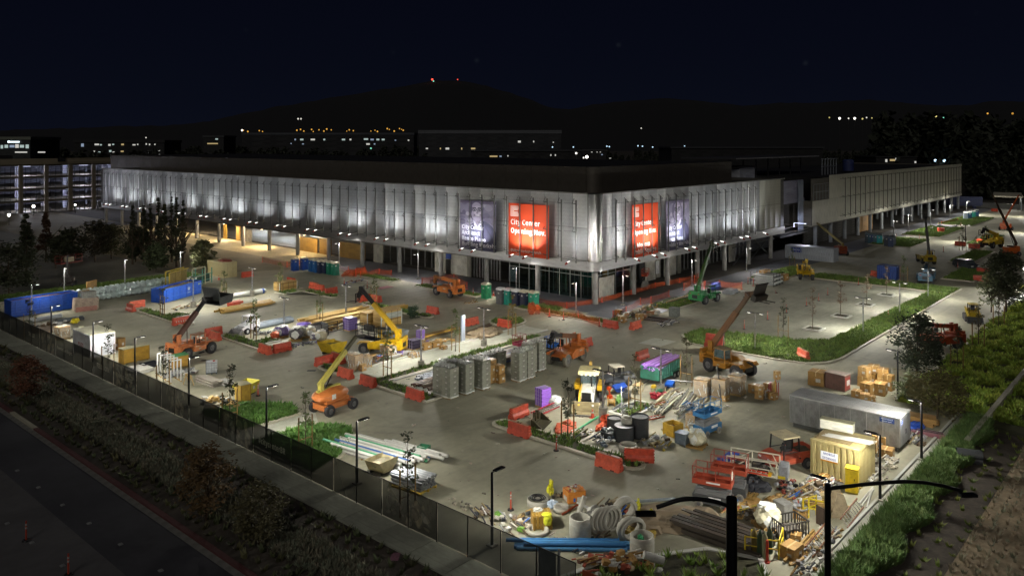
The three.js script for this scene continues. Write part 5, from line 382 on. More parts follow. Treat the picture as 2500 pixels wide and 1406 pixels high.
// ---------- containers, dumpsters, trailers ----------
container('storage_container', 'white storage container with red lettering behind the fence', 96.5, 36.5, 4.9, 2.6, 2.4, '#dcdfe6', 0, 0, (o) => { part(o, 'lid', M('#d9d8bf', .5), bx(2.7, .08, 5, 0, 2.4, 0)); textPlane(o, 'PODS', '#a02a22', '#d8dbe2', 2.2, .8, -1.37, 1.05, -.2, -90); part(o, 'roll_door', M('#d5d9e4', .5), bx(2.2, 2.1, .04, 0, .12, 2.46)); });
container('site_container', 'small cream container with red rubbish on its roof', 134.3, 72.7, 5.6, 2.5, 2.7, '#b8ae85', .3, 0, (o) => { part(o, 'roof_load', M('#7a2c1c', .9), [lump(.9, .25, 1.4, .3, 2.75, .8, .3), bx(.8, .2, 1.6, -.3, 2.7, .6)]); part(o, 'door_bar', M('#8d8664', .6), [bar([-.5, .3, 2.9], [-.5, 2.5, 2.9], .03), bar([.5, .3, 2.9], [.5, 2.5, 2.9], .03)]); });
container('site_container', 'cream corrugated container with a white box and planks on top', 20.1, 58.8, 3.3, 3.2, 2.7, '#b5a774', .42, 0, (o, m) => { textPlane(o, ['MOBILE', 'STORAGE'], '#24408c', '#dfe3ea', 1.2, .62, -1.73, 1.75, -.35, -90); part(o, 'logo_stripe', M('#c98a1c', .5), bx(.02, .1, 1.2, -1.72, 1.36, -.35)); part(o, 'roof_plank', M('#8a7a55', .85), Array.from({ length: 8 }, (_, i) => bx(.2, .06, 2.4, -1.2 + i * .24, 2.72, -.3, 3))); });
{ const o = thing('cooling_unit', 'long white box lying on top of the cream container', 'box unit', W(20.9, 60, 2.78), 96); part(o, 'casing', M('#d8d8cc', .5), bx(2.3, .62, .7, 0, 0, 0)); part(o, 'lid', M('#c9c7a8', .5), bx(2.36, .06, .76, 0, .62, 0)); part(o, 'side_grille', dkM, bx(.02, .4, .5, 1.16, .1, 0)); } bundle('plank_bundle', 'white trim strips laid across the cream container roof', 'strips', W(19.6, 58.6, 2.76), 100, 6, 3.4, .03, paperM, { per: 6, piece: 'strip', gap: 5, skew: 6 });
{ const o = thing('silver_trailer', 'long silver box trailer standing by the right kerb', 'trailer', W(22.5, 67.1), 0), al = new THREE.MeshStandardMaterial({ color: 0x9ea0a3, roughness: .38, metalness: .65, map: GRIME }); for (let k = 0; k < 7; k++) part(o, 'side_panel', al, bx(.06, 2.2, 1.21, -1.35, .45, -3.7 + k * 1.235)); part(o, 'body', al, [bx(2.6, 2.2, 8.6, .02, .45, 0)]); part(o, 'seam_strip', M('#b9bbbd', .4, .5), [0, 1, 2, 3, 4, 5, 6, 7].map(k => bx(.03, 2.2, .04, -1.39, .45, -4.31 + k * 1.235))); part(o, 'roof', M('#c3c5c4', .4, .3), bx(2.78, .07, 8.76, 0, 2.66, 0)); part(o, 'rear_door', al, bx(1.28, 2.05, .06, -.66, .5, 4.34)); part(o, 'rear_door', al, bx(1.28, 2.05, .06, .66, .5, 4.34)); part(o, 'door_handle', chrome, [bx(.04, .4, .05, -.1, 1.2, 4.4), bx(.04, .4, .05, .12, 1.2, 4.4)]); part(o, 'skirt', M('#4b4d4d', .7), bx(2.5, .4, 8.2, .05, .06, 0)); textPlane(o, ['BISHOP RANCH', 'SAFETY DEPT.'], '#c9d2e6', '#22407c', 1.1, .36, -1.39, 2.36, 3.4, -90); textPlane(o, ['TRAILER', 'RENTALS'], '#dfe4f4', '#5063a8', .5, .36, -.95, 2.3, 4.38, 0); }
container('site_office', 'grey site office box with a blue sign beyond the lawn', 62, 163, 9.8, 2.6, 2.7, '#8a8f98', .5, 0, (o) => { textPlane(o, 'STAR SITE', '#c8d2ee', '#22357c', 2.2, 1, -1.4, 1.9, -2.6, -90); }); container('site_container', 'dark blue container behind the tan trees', 43, 149, 3, 2.6, 2.4, '#1c3a7c', .3); 
function dumpster(label, s, t, turn, L, H, extra) { const o = thing('roll_off_dumpster', label, 'dumpster', W(s, t), turn), m = M('#1749a8', .5), Wd = 2.3; const side = prism([[-L / 2, .15], [L / 2, .15], [L / 2, H], [-L / 2, H]], .08); part(o, 'side_wall', m, side.clone().translate(0, 0, Wd / 2)); part(o, 'side_wall', m, side.clone().translate(0, 0, -Wd / 2)); part(o, 'end_gate', m, bx(.1, H - .15, Wd, -L / 2, .15, 0)); part(o, 'end_wall', m, bx(.1, H - .15, Wd, L / 2, .15, 0)); part(o, 'floor', M('#4b4a46', .9), bx(L, .1, Wd, 0, .2, 0)); part(o, 'rail', m, [bx(L + .1, .12, .14, 0, H, Wd / 2), bx(L + .1, .12, .14, 0, H, -Wd / 2), bx(.14, .12, Wd, L / 2, H, 0), bx(.14, .12, Wd, -L / 2, H, 0), bx(L, .1, .1, 0, .75, Wd / 2 + .06)]); for (let k = 0; k < 6; k++) part(o, 'stiffener', m, bx(.09, H - .3, .1, -L / 2 + .5 + k * (L - 1) / 5, .2, Wd / 2 + .06)); if (extra) extra(o, L, H, Wd); return o; }
dumpster('blue roll-off dumpster with a white star mark and scrap inside', 119.8, 57.4, 24, 8.2, 2.05, (o, L, H, Wd) => { const st = new THREE.Shape(); for (let i = 0; i < 10; i++) { const a = i * 36 * D2 + 90 * D2, r = i % 2 ? .16 : .38; st[i ? 'lineTo' : 'moveTo'](Math.cos(a) * r, Math.sin(a) * r); } const g = new THREE.ExtrudeGeometry(st, { depth: .01, bevelEnabled: false }); g.translate(L * .14, 1.4, Wd / 2 + .13); part(o, 'star_mark', paperM, [g, bx(.6, .09, .01, L * .14, .78, Wd / 2 + .13)]); part(o, 'label_plate', M('#c9c43c', .6), bx(.4, .22, .02, L * .44, 1.6, Wd / 2 + .06)); part(o, 'scrap_load', M('#8a7d52', .9), [lump(3.2, .4, .9, 0, H - .35, 0, .3), lump(1, .35, .7, 2, H - .2, 0, .4)]); });
dumpster('long blue roll-off dumpster full of soil behind the fence', 124.2, 40, 4, 8.6, 2.3, (o, L, H) => { part(o, 'soil_load', M('#7a4f34', .95), [bx(L - .3, .3, 2.1, 0, H - .5, 0), lump(3.6, .3, .8, 0, H - .25, 0, .2)]); for (let k = 0; k < 5; k++) part(o, 'plank_line', M('#1749a8', .5), bx(L - .2, .05, .05, 0, .45 + k * .36, 1.2)); });
{ const o = thing('fabric_bin', 'round-cornered beige and pink bin behind the pole', 'bin', W(121, 44.6), -10); part(o, 'tub', M('#9a8a7c', .8), prism([[-1.5, .3], [-1.2, 0], [1.2, 0], [1.5, .3], [1.5, 1.7], [-1.4, 1.8]], 1.4, .1)); part(o, 'pink_band', M('#a5645c', .8), [0, 1, 2, 3].map(i => bx(2.7, .1, .03, 0, .1 + i * .16, .83))); part(o, 'steel_box', M('#8d8f8c', .4, .5), bx(1.8, .9, 1.2, .4, 1.8, 0)); }
{ const o = thing('pipe_trailer', 'green box trailer overloaded with purple pipes', 'trailer', W(42.2, 70.6), 4), g = M('#2f6a58', .7); part(o, 'side_wall', g, bx(4.9, 1.25, .08, 0, .5, 1)); part(o, 'side_wall', g, bx(4.9, 1.25, .08, 0, .5, -1)); part(o, 'end_wall', g, bx(.08, 1.25, 2, -2.45, .5, 0)); part(o, 'bed', dkM, bx(4.9, .12, 2, 0, .42, 0)); for (let k = 0; k < 12; k++) part(o, 'stake_post', M('#3f7a70', .7), bx(.08, 1.25, .06, -2.2 + k * .4, .5, 1.07)); part(o, 'top_rail', M('#6a4a3c', .7), [bx(4.95, .1, .12, 0, 1.75, 1), bx(4.95, .1, .12, 0, 1.75, -1)]); wheel(o, .36, .24, .7, 1.1, tyreM, M('#c8c8c4', .5)); wheel(o, .36, .24, 1.5, 1.1, tyreM, M('#c8c8c4', .5)); wheel(o, .36, .24, 1.1, -1.1); part(o, 'fender', g, [bx(1.9, .06, .34, 1.1, .82, 1.12), bx(.06, .4, .34, .12, .46, 1.12, 0, 0, 20)]); part(o, 'drawbar', dkM, bar([-2.4, .45, 0], [-3.7, .4, 0], .06)); }
bundle('purple_pipes', 'heap of purple plastic pipes on the green trailer', 'pipes', W(42.2, 70.8, 1.45), 4, 34, 5.6, .075, [M('#9a6ac4', .5), M('#8a5ab4', .5), M('#b48ad4', .5)], { per: 12, jit: .5, skew: 7 });
{ const o = thing('rack_trailer', 'white framed utility trailer carrying gear', 'trailer', P(1840, 1168), -74), w = M('#d2cfbd', .6); part(o, 'deck', w, [bx(3.4, .12, 1.7, 0, .6, 0)]); const r = []; for (const z of [-.85, .85]) { for (const x of [-1.7, -.2, 1.7]) r.push(bar([x, .6, z], [x, 1.65, z], .055)); r.push(bar([-1.7, 1.65, z], [1.7, 1.65, z], .055), bar([-1.7, .65, z], [-.2, 1.65, z], .04), bar([1.7, .65, z], [1.2, 1.65, z], .04), bar([-1.7, 1.1, z], [1.7, 1.1, z], .04)); } part(o, 'rack_frame', w, r); wheel(o, .4, .26, .1, 1.0, tyreM, rimM); wheel(o, .4, .26, .1, -1.0); part(o, 'fender', w, [bx(.9, .06, .36, .1, .9, 1.02), bx(.36, .06, .36, -.5, .76, 1.02, 0, 0, 42), bx(.36, .06, .36, .7, .76, 1.02, 0, 0, -42)]); part(o, 'drawbar', w, [bar([-1.7, .55, .6], [-2.9, .5, 0], .05), bar([-1.7, .55, -.6], [-2.9, .5, 0], .05)]); part(o, 'gear', M('#3a3530', .9), [lump(.5, .3, .4, -.8, .9, 0, .3), lump(.4, .25, .5, .7, .85, .1, .3), bx(.6, .4, .5, .2, .72, -.2)]); part(o, 'tool_bin', M('#8d9096', .7), bx(.6, .9, 1.2, 2.1, .5, 0)); part(o, 'yellow_plate', M('#c9b51c', .6), bx(.5, .2, .02, 2.0, .55, .62)); part(o, 'blue_tub', M('#1c3f9c', .6), cy(.34, .26, .4, -2.2, .75, .2, 10)); }
{ const o = thing('ladder', 'orange ladder with yellow ends laid on the white trailer', 'ladder', P(1830, 1152, 1.72), -74); part(o, 'side_rail', M('#b8442c', .6), bx(2.6, .1, .05, 0, 0, .22)); part(o, 'side_rail', M('#b8442c', .6), bx(2.6, .1, .05, 0, 0, -.22)); for (let i = 0; i < 8; i++) part(o, 'rung', M('#c9c9c4', .5), bx(.05, .05, .42, -1.1 + i * .31, .03, 0)); part(o, 'end_cap', M('#d8a81c', .6), [bx(.2, .12, .5, 1.35, 0, 0), bx(.2, .12, .5, -1.35, 0, 0)]); }
{ const o = thing('hose_reel', 'round red cable reel at the back of the white trailer', 'reel', P(1880, 1140), -20); part(o, 'coil', M('#b83a3c', .7), [0, 1, 2].map(i => { const g = new THREE.TorusGeometry(.34 + i * .08, .06, 6, 18); g.translate(0, .55, (i - 1) * .05); return g; })); part(o, 'hub', M('#c98a3c', .6), cy(.14, .14, .3, 0, .4, 0, 8, 90)); part(o, 'stand', dkM, [bx(.5, .06, .4, 0, 0, 0), bx(.08, .5, .08, 0, .05, .1)]); }
{ const o = thing('utility_cabinet', 'bright yellow upright cabinet by the cream container', 'cabinet', P(2082, 1202), 10); part(o, 'cabinet_body', M('#d8bc1c', .5), bx(.7, 1.55, .8, 0, .12, 0)); part(o, 'top_cap', M('#c9ad2c', .5), bx(.76, .06, .86, 0, 1.67, 0)); part(o, 'door', M('#d8bc1c', .5), bx(.03, 1.4, .7, -.36, .18, 0)); part(o, 'door_handle', dkM, bx(.05, .14, .04, -.39, .95, .2)); part(o, 'skid', M('#8a7a30', .8), [bx(.1, .12, .8, -.25, 0, 0), bx(.1, .12, .8, .25, 0, 0)]); }
function skip(label, pos, turn, col, fill, k = 1) { const o = thing('tipping_skip', label, 'skip', pos, turn), m = M(col, .6, .2); o.scale.setScalar(k); const side = prism([[-1.1, .9], [-.4, .2], [.7, .2], [1.3, 1.25], [-1.1, 1.1]], .06); part(o, 'side_plate', m, side.clone().translate(0, 0, .85)); part(o, 'side_plate', m, side.clone().translate(0, 0, -.85)); part(o, 'sloping_plate', m, [beam([.7, .2, 0], [1.3, 1.25, 0], 1.7, .05), beam([-1.1, .95, 0], [-.4, .2, 0], 1.7, .05), bx(1.1, .05, 1.7, .15, .2, 0)]); part(o, 'fill', M(fill, .95), lump(1, .25, .75, .05, .75, 0, .2)); part(o, 'skid_base', dkM, [bx(1.6, .2, .15, 0, 0, .6), bx(1.6, .2, .15, 0, 0, -.6)]); part(o, 'lettering', paperM, bx(.3, .3, .015, .3, .6, .9)); return o; }
skip('grey tipping skip lined with tan dust beside the walkway', P(958, 840), 0, '#7a838a', '#8a6f3c', 1.25); skip('yellow tipping skip left of the raised basket', P(812, 862), 190, '#b79c1c', '#3a3a30', 1.15); skip('yellow and white tray hopper behind the dark fence tree', P(598, 962), 20, '#a8a01c', '#b8b08c', .9); skip('worn beige concrete buggy skip by the white pipes', P(932, 1150), 190, '#a59a78', '#8a8470', .85);
// ---------- tall wrapped pallets ----------
[[54, 52.2, 2.7, 'nearest the camera'], [55.3, 52.3, 2.6, 'at the left of the front pair'], [53.8, 54.1, 2.75, 'second along the right side'], [55.3, 54.2, 2.6, 'second along the back row'], [53.6, 56.2, 2.7, 'third along the right side'], [55.2, 56.1, 2.55, 'third along the back row'], [56.8, 54.3, 2.3, 'at the far left corner of the block'], [52.6, 60.5, 2.75, 'at the front of the second block'], [52.6, 61.8, 2.75, 'in the middle of the second block'], [53.6, 63.3, 2.9, 'rear left of the second block'], [53.5, 64.7, 2.9, 'rear right of the second block']].forEach(([s, t, h, l]) => wrappedTower('tall grey film-wrapped pallet ' + l, s, t, h)); [[57.3, 59.4, 1.5, 'left of the three low ones'], [57.3, 60.9, 1.6, 'middle of the three low ones'], [57.2, 62.4, 1.7, 'right of the three low ones']].forEach(([s, t, h, l]) => wrappedTower('low film-wrapped pallet of tan boxes, ' + l, s, t, h, 1.25, 1.25));
[[54.3, 58, .9, 0], [54.3, 58, .9, .92], [55.2, 58.9, 1, 0], [55.1, 59, 1, 1.02], [53.7, 58.8, .9, 0], [53.8, 58.8, .8, .92]].forEach(([s, t, h, y], i) => carton('brown carton ' + ['at the foot of the left stack', 'on top of the left stack', 'low in the rear stack', 'on top of the rear stack', 'low in the right stack', 'on top of the right stack'][i] + ' between the wrapped pallet blocks', W(s, t), rr(-6, 6), .85, h, .85, i, y));
// ---------- beams, timber and pipes ----------
bundle('beam_bundle', 'long dark and blue steel sections behind the wrapped pallets', 'beams', W(59, 66), 0, 14, 12, .17, [M('#3f4350', .5, .5), M('#4b3a38', .6, .3), M('#2c4270', .5, .4), M('#77797f', .4, .6)], { per: 7, piece: 'beam', sq: 1, jit: .3 }); bundle('steel_channels', 'pale steel channels beside the wrapped pallets', 'channels', W(60.4, 58), 0, 6, 8, .12, M('#9aa0ac', .35, .7), { per: 6, piece: 'channel', sq: 1 });
bundle('rusty_rails', 'rusty brown rails in the planter before the wrapped pallets', 'rails', W(58.2, 55.5), 3, 12, 7, .09, [M('#5a4234', .8), M('#77614c', .8)], { per: 8, piece: 'rail', sq: 1, gap: 4, skew: 6 }); bundle('white_pipes', 'short bundle of white pipes beside the walkway', 'pipes', W(69.4, 58), 0, 20, 3.6, .09, paperM, { per: 10 }); bundle('timber_strip', 'long yellow timbers beside the white pipes', 'timber', W(70.4, 59), 0, 5, 7, .1, woodM, { per: 3, piece: 'board', sq: 1 });
bundle('timber_pile', 'yellow boards beside the full leaved tree', 'timber', W(72.6, 67.6), 4, 10, 8, .1, [M('#a8842c', .8), M('#8a6a2c', .8), M('#4f3f2a', .8)], { per: 6, piece: 'board', sq: 1, skew: 5 }); bundle('timber_pile', 'rusty poles on the dirt heap', 'poles', W(70.2, 73), 8, 9, 6.5, .08, [M('#5a4a3a', .9), M('#6b5844', .9)], { per: 6, piece: 'pole', skew: 9, gap: 4 });
solo('dirt_heap', 'heap of brown dirt and rubble by the walkway end', 'dirt heap', mDirt, [lump(2.4, .6, 1.6, 0, .1, 0, .25, 3), lump(1.2, .6, 1, 1.2, .1, .4, .3, 2)], P(1182, 818)); bundle('timber_stack', 'long stack of pale timber with staggered ends', 'timber', W(90, 65), 2, 18, 10.5, .15, woodM, { per: 6, piece: 'beam', sq: 1, jit: .5 }); bundle('timber_stack', 'second long timber stack beside the first', 'timber', W(87.8, 64), 2, 12, 8.5, .15, woodM, { per: 4, piece: 'beam', sq: 1, jit: .4 }); bundle('timber_beams', 'single orange-yellow beam pack behind the crated timber', 'timber', W(88, 73.6), 0, 6, 5, .16, M('#b8903c', .8), { per: 3, piece: 'beam', sq: 1 });
function crate(label, s, t, turn, ls, lt, h, c = 0, band = 1) { const o = thing('timber_crate', label, 'crate', W(s, t), turn); const n = 5; for (let i = 0; i < n; i++) part(o, 'board', woodM[(i + c) % 3], bx(lt, h / n - .015, ls, 0, .14 + i * h / n, 0)); part(o, 'pallet', woodM[2], palletG(lt, ls)); part(o, 'corner_post', M('#b9c3c4', .6), [bx(.1, h, .1, -lt / 2, .14, ls / 2), bx(.1, h, .1, lt / 2, .14, ls / 2)]); if (band) part(o, 'white_sheet', M('#a3a9a4', .6), bx(lt * .94, h * .38, .03, 0, .14 + h * .5, ls / 2 + .01)); part(o, 'strap', dkM, [-.3, 0, .3].map(k => bx(.03, h + .01, ls + .06, k * lt, .14, 0))); part(o, 'lid', woodM[0], bx(lt * 1.01, .06, ls * 1.01, 0, h + .14, 0)); return o; }
crate('big strapped timber crate with a pale band on its side', 81.3, 67.2, 0, 1.7, 3.4, 1.95); crate('low strapped lumber pack left of the big crate', 83.6, 66.6, 0, 1.6, 3, 1.5, 1, 0); crate('flat lumber pack behind the big crate', 84.4, 69.6, 0, 1.5, 3.4, 1.3, 2, 0); crate('stack of green-edged planks beside the far planter', 113.4, 72.4, 0, 1.8, 3.2, 1.25, 1, 0);
bundle('timber_pile', 'flat pile of long yellow boards behind the mini loader', 'timber', W(105.6, 61), 4, 10, 8.6, .13, [M('#a8873c', .8), M('#b8985a', .8)], { per: 5, piece: 'board', sq: 1, gap: 3 }); bundle('grey_pipes', 'pair of thick grey pipes beside the mini loader', 'pipes', W(92.6, 57.4), 2, 2, 5.6, .36, M('#66707c', .5), { per: 2, gap: 2.3, seg: 14, jit: .2 });
{ const o = thing('wrapped_roll', 'long white film-wrapped roll at a lamp base', 'roll', W(113.4, 65.4), 2); part(o, 'roll', filmM, [cy(.4, .4, 6.4, 0, -2.8, 0, 14, 0, 90), lump(.25, .36, .36, 3.2, .4, 0, .2), lump(.25, .36, .36, -3.2, .4, 0, .2)]); part(o, 'blue_strap', M('#2c4fa8', .5), cy(.42, .42, .3, 2.9, .25, 0, 14, 0, 90)); }
{ const sil = new THREE.MeshStandardMaterial({ color: 0xb9c6c4, roughness: .3, metalness: .7, bumpMap: ROUGH, bumpScale: .15 }); [['lower', .45, 0, 127.4], ['lower rear', .45, 0, 128.4], ['upper', .62, .8, 127.9]].forEach(([n, r, y, s]) => { const o = thing('duct_roll', n + ' long quilted silver insulated duct', 'duct', W(s, 52.6, y), 4); for (let i = 0; i < 19; i++) part(o, 'quilt_section', sil, lump(.52, r, r, -7.4 + i * .82, r, 0, .13, 2)); }); }
solo('carton_board', 'upright brown board behind the silver ducts', 'board', cardM[0], [bx(.15, 1.9, 2.2), bx(.2, .1, 2.3, 0, 1.9, 0)], P(222, 716), -60); bundle('timber_pile', 'loose planks and white trim on the long blue dumpster end', 'timber', W(126.6, 44.2, 1.6), 6, 7, 6, .07, [paperM, woodM[0]], { per: 5, piece: 'strip', sq: 1, skew: 8 });
bundle('metal_pipes', 'broad field of loose grey metal pipes near the blue lift', 'pipes', P(1660, 985), 14, 26, 7, .09, [M('#a5a6a4', .35, .7), M('#8f8a7c', .5, .4), M('#b9b4a0', .5, .3)], { per: 15, gap: 3, jit: .6, skew: 9, seg: 8 }); bundle('metal_pipes', 'thinner grey conduits at the foot of the metal pipe field', 'pipes', P(1700, 1010), 10, 14, 4.6, .05, [M('#9a9da0', .4, .7), M('#b8b8b8', .4, .6)], { per: 10, gap: 4, jit: .7, skew: 12 }); bundle('timber_posts', 'pale square posts on the left side of the pipe field', 'posts', P(1632, 978), 14, 6, 6, .12, [M('#a39a7c', .8), M('#b3a88c', .8)], { per: 5, piece: 'post', sq: 1, gap: 2.6, skew: 4 });
{ const o = thing('bent_pipe', 'long bent aluminium frame lying over the pipes', 'pipe', P(1690, 948), -66); part(o, 'tube', chrome, tube([[-2.4, .6, 0], [1.6, .6, 0], [2.2, .55, .15], [2.3, .5, .8], [2.3, .4, 1.8]], .06, 7, 24)); part(o, 'foot', chrome, [bx(.1, .6, .1, -2.4, 0, 0), bx(.1, .5, .1, 1.4, 0, 0)]); }
bundle('plastic_pipes', 'wide flat stack of white and green plastic pipes by the fence', 'pipes', W(48.6, 39.2), 98, 22, 8.6, .13, [paperM, M('#e0e0dc', .5), M('#4fa878', .5), paperM, M('#3c6ab0', .5), M('#dcdcd2', .5)], { per: 13, jit: .4, skew: .8 }); bundle('plastic_pipes', 'three white pipes lying higher on the pipe stack', 'pipes', W(46, 40.6, .42), 98, 3, 6, .14, paperM, { per: 3 }); { const o = thing('rack_timbers', 'low timber rack carrying the white and green pipes', 'rack', W(48.6, 39.2), 8); for (const k of [-3, 0, 3]) part(o, 'bearer', woodM[2], bx(3.6, .1, .12, 0, 0, k)); o.position.y = -.02; }
bundle('strapped_tubes', 'strapped stack of silver tubes on a yellow pallet', 'tubes', W(41.9, 36.9, .16), 98, 60, 2.9, .075, [M('#85898e', .45, .6), M('#9a9da0', .4, .6)], { per: 10, jit: .12, skew: .5 }); solo('yellow_pallet', 'yellow pallet under the strapped silver tubes', 'pallet', M('#b89a2c', .8), palletG(1.8, 2.9), W(41.9, 36.9), 8); solo('green_crate', 'green plastic crate standing at the end of the pipes', 'crate', M('#2a6a4a', .6), [bx(.7, .08, .8, 0, .05, 0), bx(.05, .7, .8, .35, .05, 0), bx(.05, .7, .8, -.35, .05, 0), bx(.7, .7, .05, 0, .05, .4), bx(.7, .7, .05, 0, .05, -.4)], P(1034, 1112), 20);
bundle('blue_pipes', 'bright blue plastic pipes lying across the fence end', 'pipes', P(1395, 1338), -50, 7, 6.9, .12, [M('#2f6ea8', .5), M('#4a86b8', .5)], { per: 4, jit: .3, skew: 1.5 }); bundle('steel_piles', 'dark rusty steel beams by the black pole', 'beams', P(1762, 1312), 92, 12, 5.6, .16, [M('#4b443c', .7, .2), M('#38332e', .8, .2)], { per: 6, piece: 'beam', sq: 1, jit: .3, gap: 2.5 }); bundle('long_tube', 'single long pale tube lying on the dirt', 'pipe', P(1582, 1226), -40, 1, 4, .1, M('#8f98a0', .4, .4));
bundle('pipe_ends', 'bundle of grey pipes with open ends facing the fence', 'pipes', W(75, 39.2), 92, 36, 3.4, .07, M('#a59f92', .5, .2), { per: 8, jit: .06, hollow: 1, skew: .3 }); bundle('film_rolls', 'row of white wrapped rolls on a pallet near the fence', 'rolls', P(545, 938), 96, 10, 1.6, .1, paperM, { per: 5, piece: 'roll' });
bundle('panel_stack', 'stack of flat grey slabs in a rack at the right netting', 'slabs', P(1873, 694), 0, 5, 3.6, .35, M('#a9afae', .7), { per: 1, piece: 'slab', sq: 1, jit: .02, skew: 0 }).children.forEach((c, i) => { c.scale.z = 5.2; c.position.y = .3 + i * .34; c.scale.y = .4; }); solo('post_rack', 'dark post frame round the grey slab stack', 'rack', dkM, [...[-1.9, -.6, .6, 1.9].flatMap(x => [bx(.06, 2.2, .06, x, 0, 2), bx(.06, 2.2, .06, x, 0, -2)]), bx(3.9, .06, .06, 0, .2, 2), bx(3.9, .06, .06, 0, .9, 2), bx(3.9, .06, .06, 0, 1.6, 2)], P(1873, 694));
bundle('timber_pile', 'flat boards beyond the green telehandler at the rubbish pile', 'boards', P(1660, 736), 0, 9, 8, .12, [M('#77797c', .6, .3), woodM[0], M('#4a4438', .8)], { per: 6, piece: 'board', sq: 1, gap: 3, skew: 5 }); solo('white_sheet', 'white sheet lying by the rubbish pile', 'sheet', M('#c9ccdc', .6), bx(2.8, .05, 2.2, 0, .02, 0), P(1608, 758), 10); solo('stone_cube', 'caged dark stone cube beside the rubbish pile', 'cage', M('#6b706c', .8), [bx(1.2, 1.2, 1.2), ...[-.4, 0, .4].map(k => bx(1.26, .05, .05, 0, .6 + k, .62)), ...[-.4, 0, .4].map(k => bx(.05, 1.25, .05, k, 0, .62))], P(1647, 772), 10);
// ---------- dark banner fence along the sidewalk ----------
{ const F0 = thing('banner_fence', 'long chain fence covered with dark printed mesh along the sidewalk', 'fence', W(32.5, 32.75), -90); // local x runs towards +s... mirrored below
  F0.rotation.y = (AZ + 90) * D2; const postM = M('#2e2d2a', .6, .4); let s = 24.6; const texts = { 5: '#citycenterBR', 8: '', 10: 'THE SLICE HOUSE', 11: 'FIELDWORK', 13: 'Roam Artisan Burgers', 15: 'THE LOT', 7: '' };
  const mk = (i, tone) => { const c = document.createElement('canvas'); c.width = 512; c.height = 200; const x = c.getContext('2d'); x.fillStyle = tone; x.fillRect(0, 0, 512, 200); if (i % 4 == 2 || i == 8) { for (let k = 0; k < 46; k++) { x.fillStyle = ['rgba(160,150,120,.35)', 'rgba(120,110,95,.4)', 'rgba(190,185,175,.25)', 'rgba(20,20,16,.5)'][k % 4]; x.beginPath(); x.ellipse(rr(60, 460), rr(20, 190), rr(8, 40), rr(12, 60), rr(0, 3), 0, 7); x.fill(); } } if (texts[i]) { x.fillStyle = '#8d8c7e'; x.font = `bold ${texts[i].length > 14 ? 42 : 54}px sans-serif`; x.textAlign = 'center'; x.fillText(texts[i], 256, 120); } const t = new THREE.CanvasTexture(c); t.colorSpace = THREE.SRGBColorSpace; return t; };
  const tex0 = {}; const L = 5.2; for (let i = 0; i < 21; i++) { const a = s - 32.5 + i * L, n = i < 2 ? 'light' : 'dark'; const own = texts[i] !== undefined || i % 4 == 2; const key = own ? i : n; const tx = tex0[key] ??= mk(own ? i : 1, n == 'light' ? '#3d4342' : '#171a15'); const pg = new THREE.PlaneGeometry(L - .06, 2.3); const m = part(F0, 'banner_panel', new THREE.MeshStandardMaterial({ map: tx, roughness: .9, transparent: true, opacity: n == 'light' ? .78 : .9, side: THREE.DoubleSide }), pg); m.position.set(a + L / 2, 1.2, .03); m.rotation.y = 180 * D2; for (const q of [0, L / 2]) part(F0, 'fence_post', postM, cy(.035, .035, 2.42, a + q, 0, -.02, 6)); }
  part(F0, 'top_rail', postM, bar([s - 32.5, 2.4, -.02], [s - 32.5 + 21 * L, 2.4, -.02], .03, 5)); 
  F0.rotation.y = (AZ + 90) * D2; }
solo('mesh_sheet', 'orange mesh sheet hung at the lower end of the fence', 'mesh', M('#9c4526', .9), bx(.04, 2.2, 1.6, 0, 0, 0), W(23.4, 32.8)); solo('grey_sheet', 'pale sheet standing behind the lower end of the fence', 'sheet', M('#7d8288', .8), [bx(.05, 2, 1.2, 0, 0, 0), bx(.09, 2.3, .12, 0, 0, .8)], W(27, 33.4));
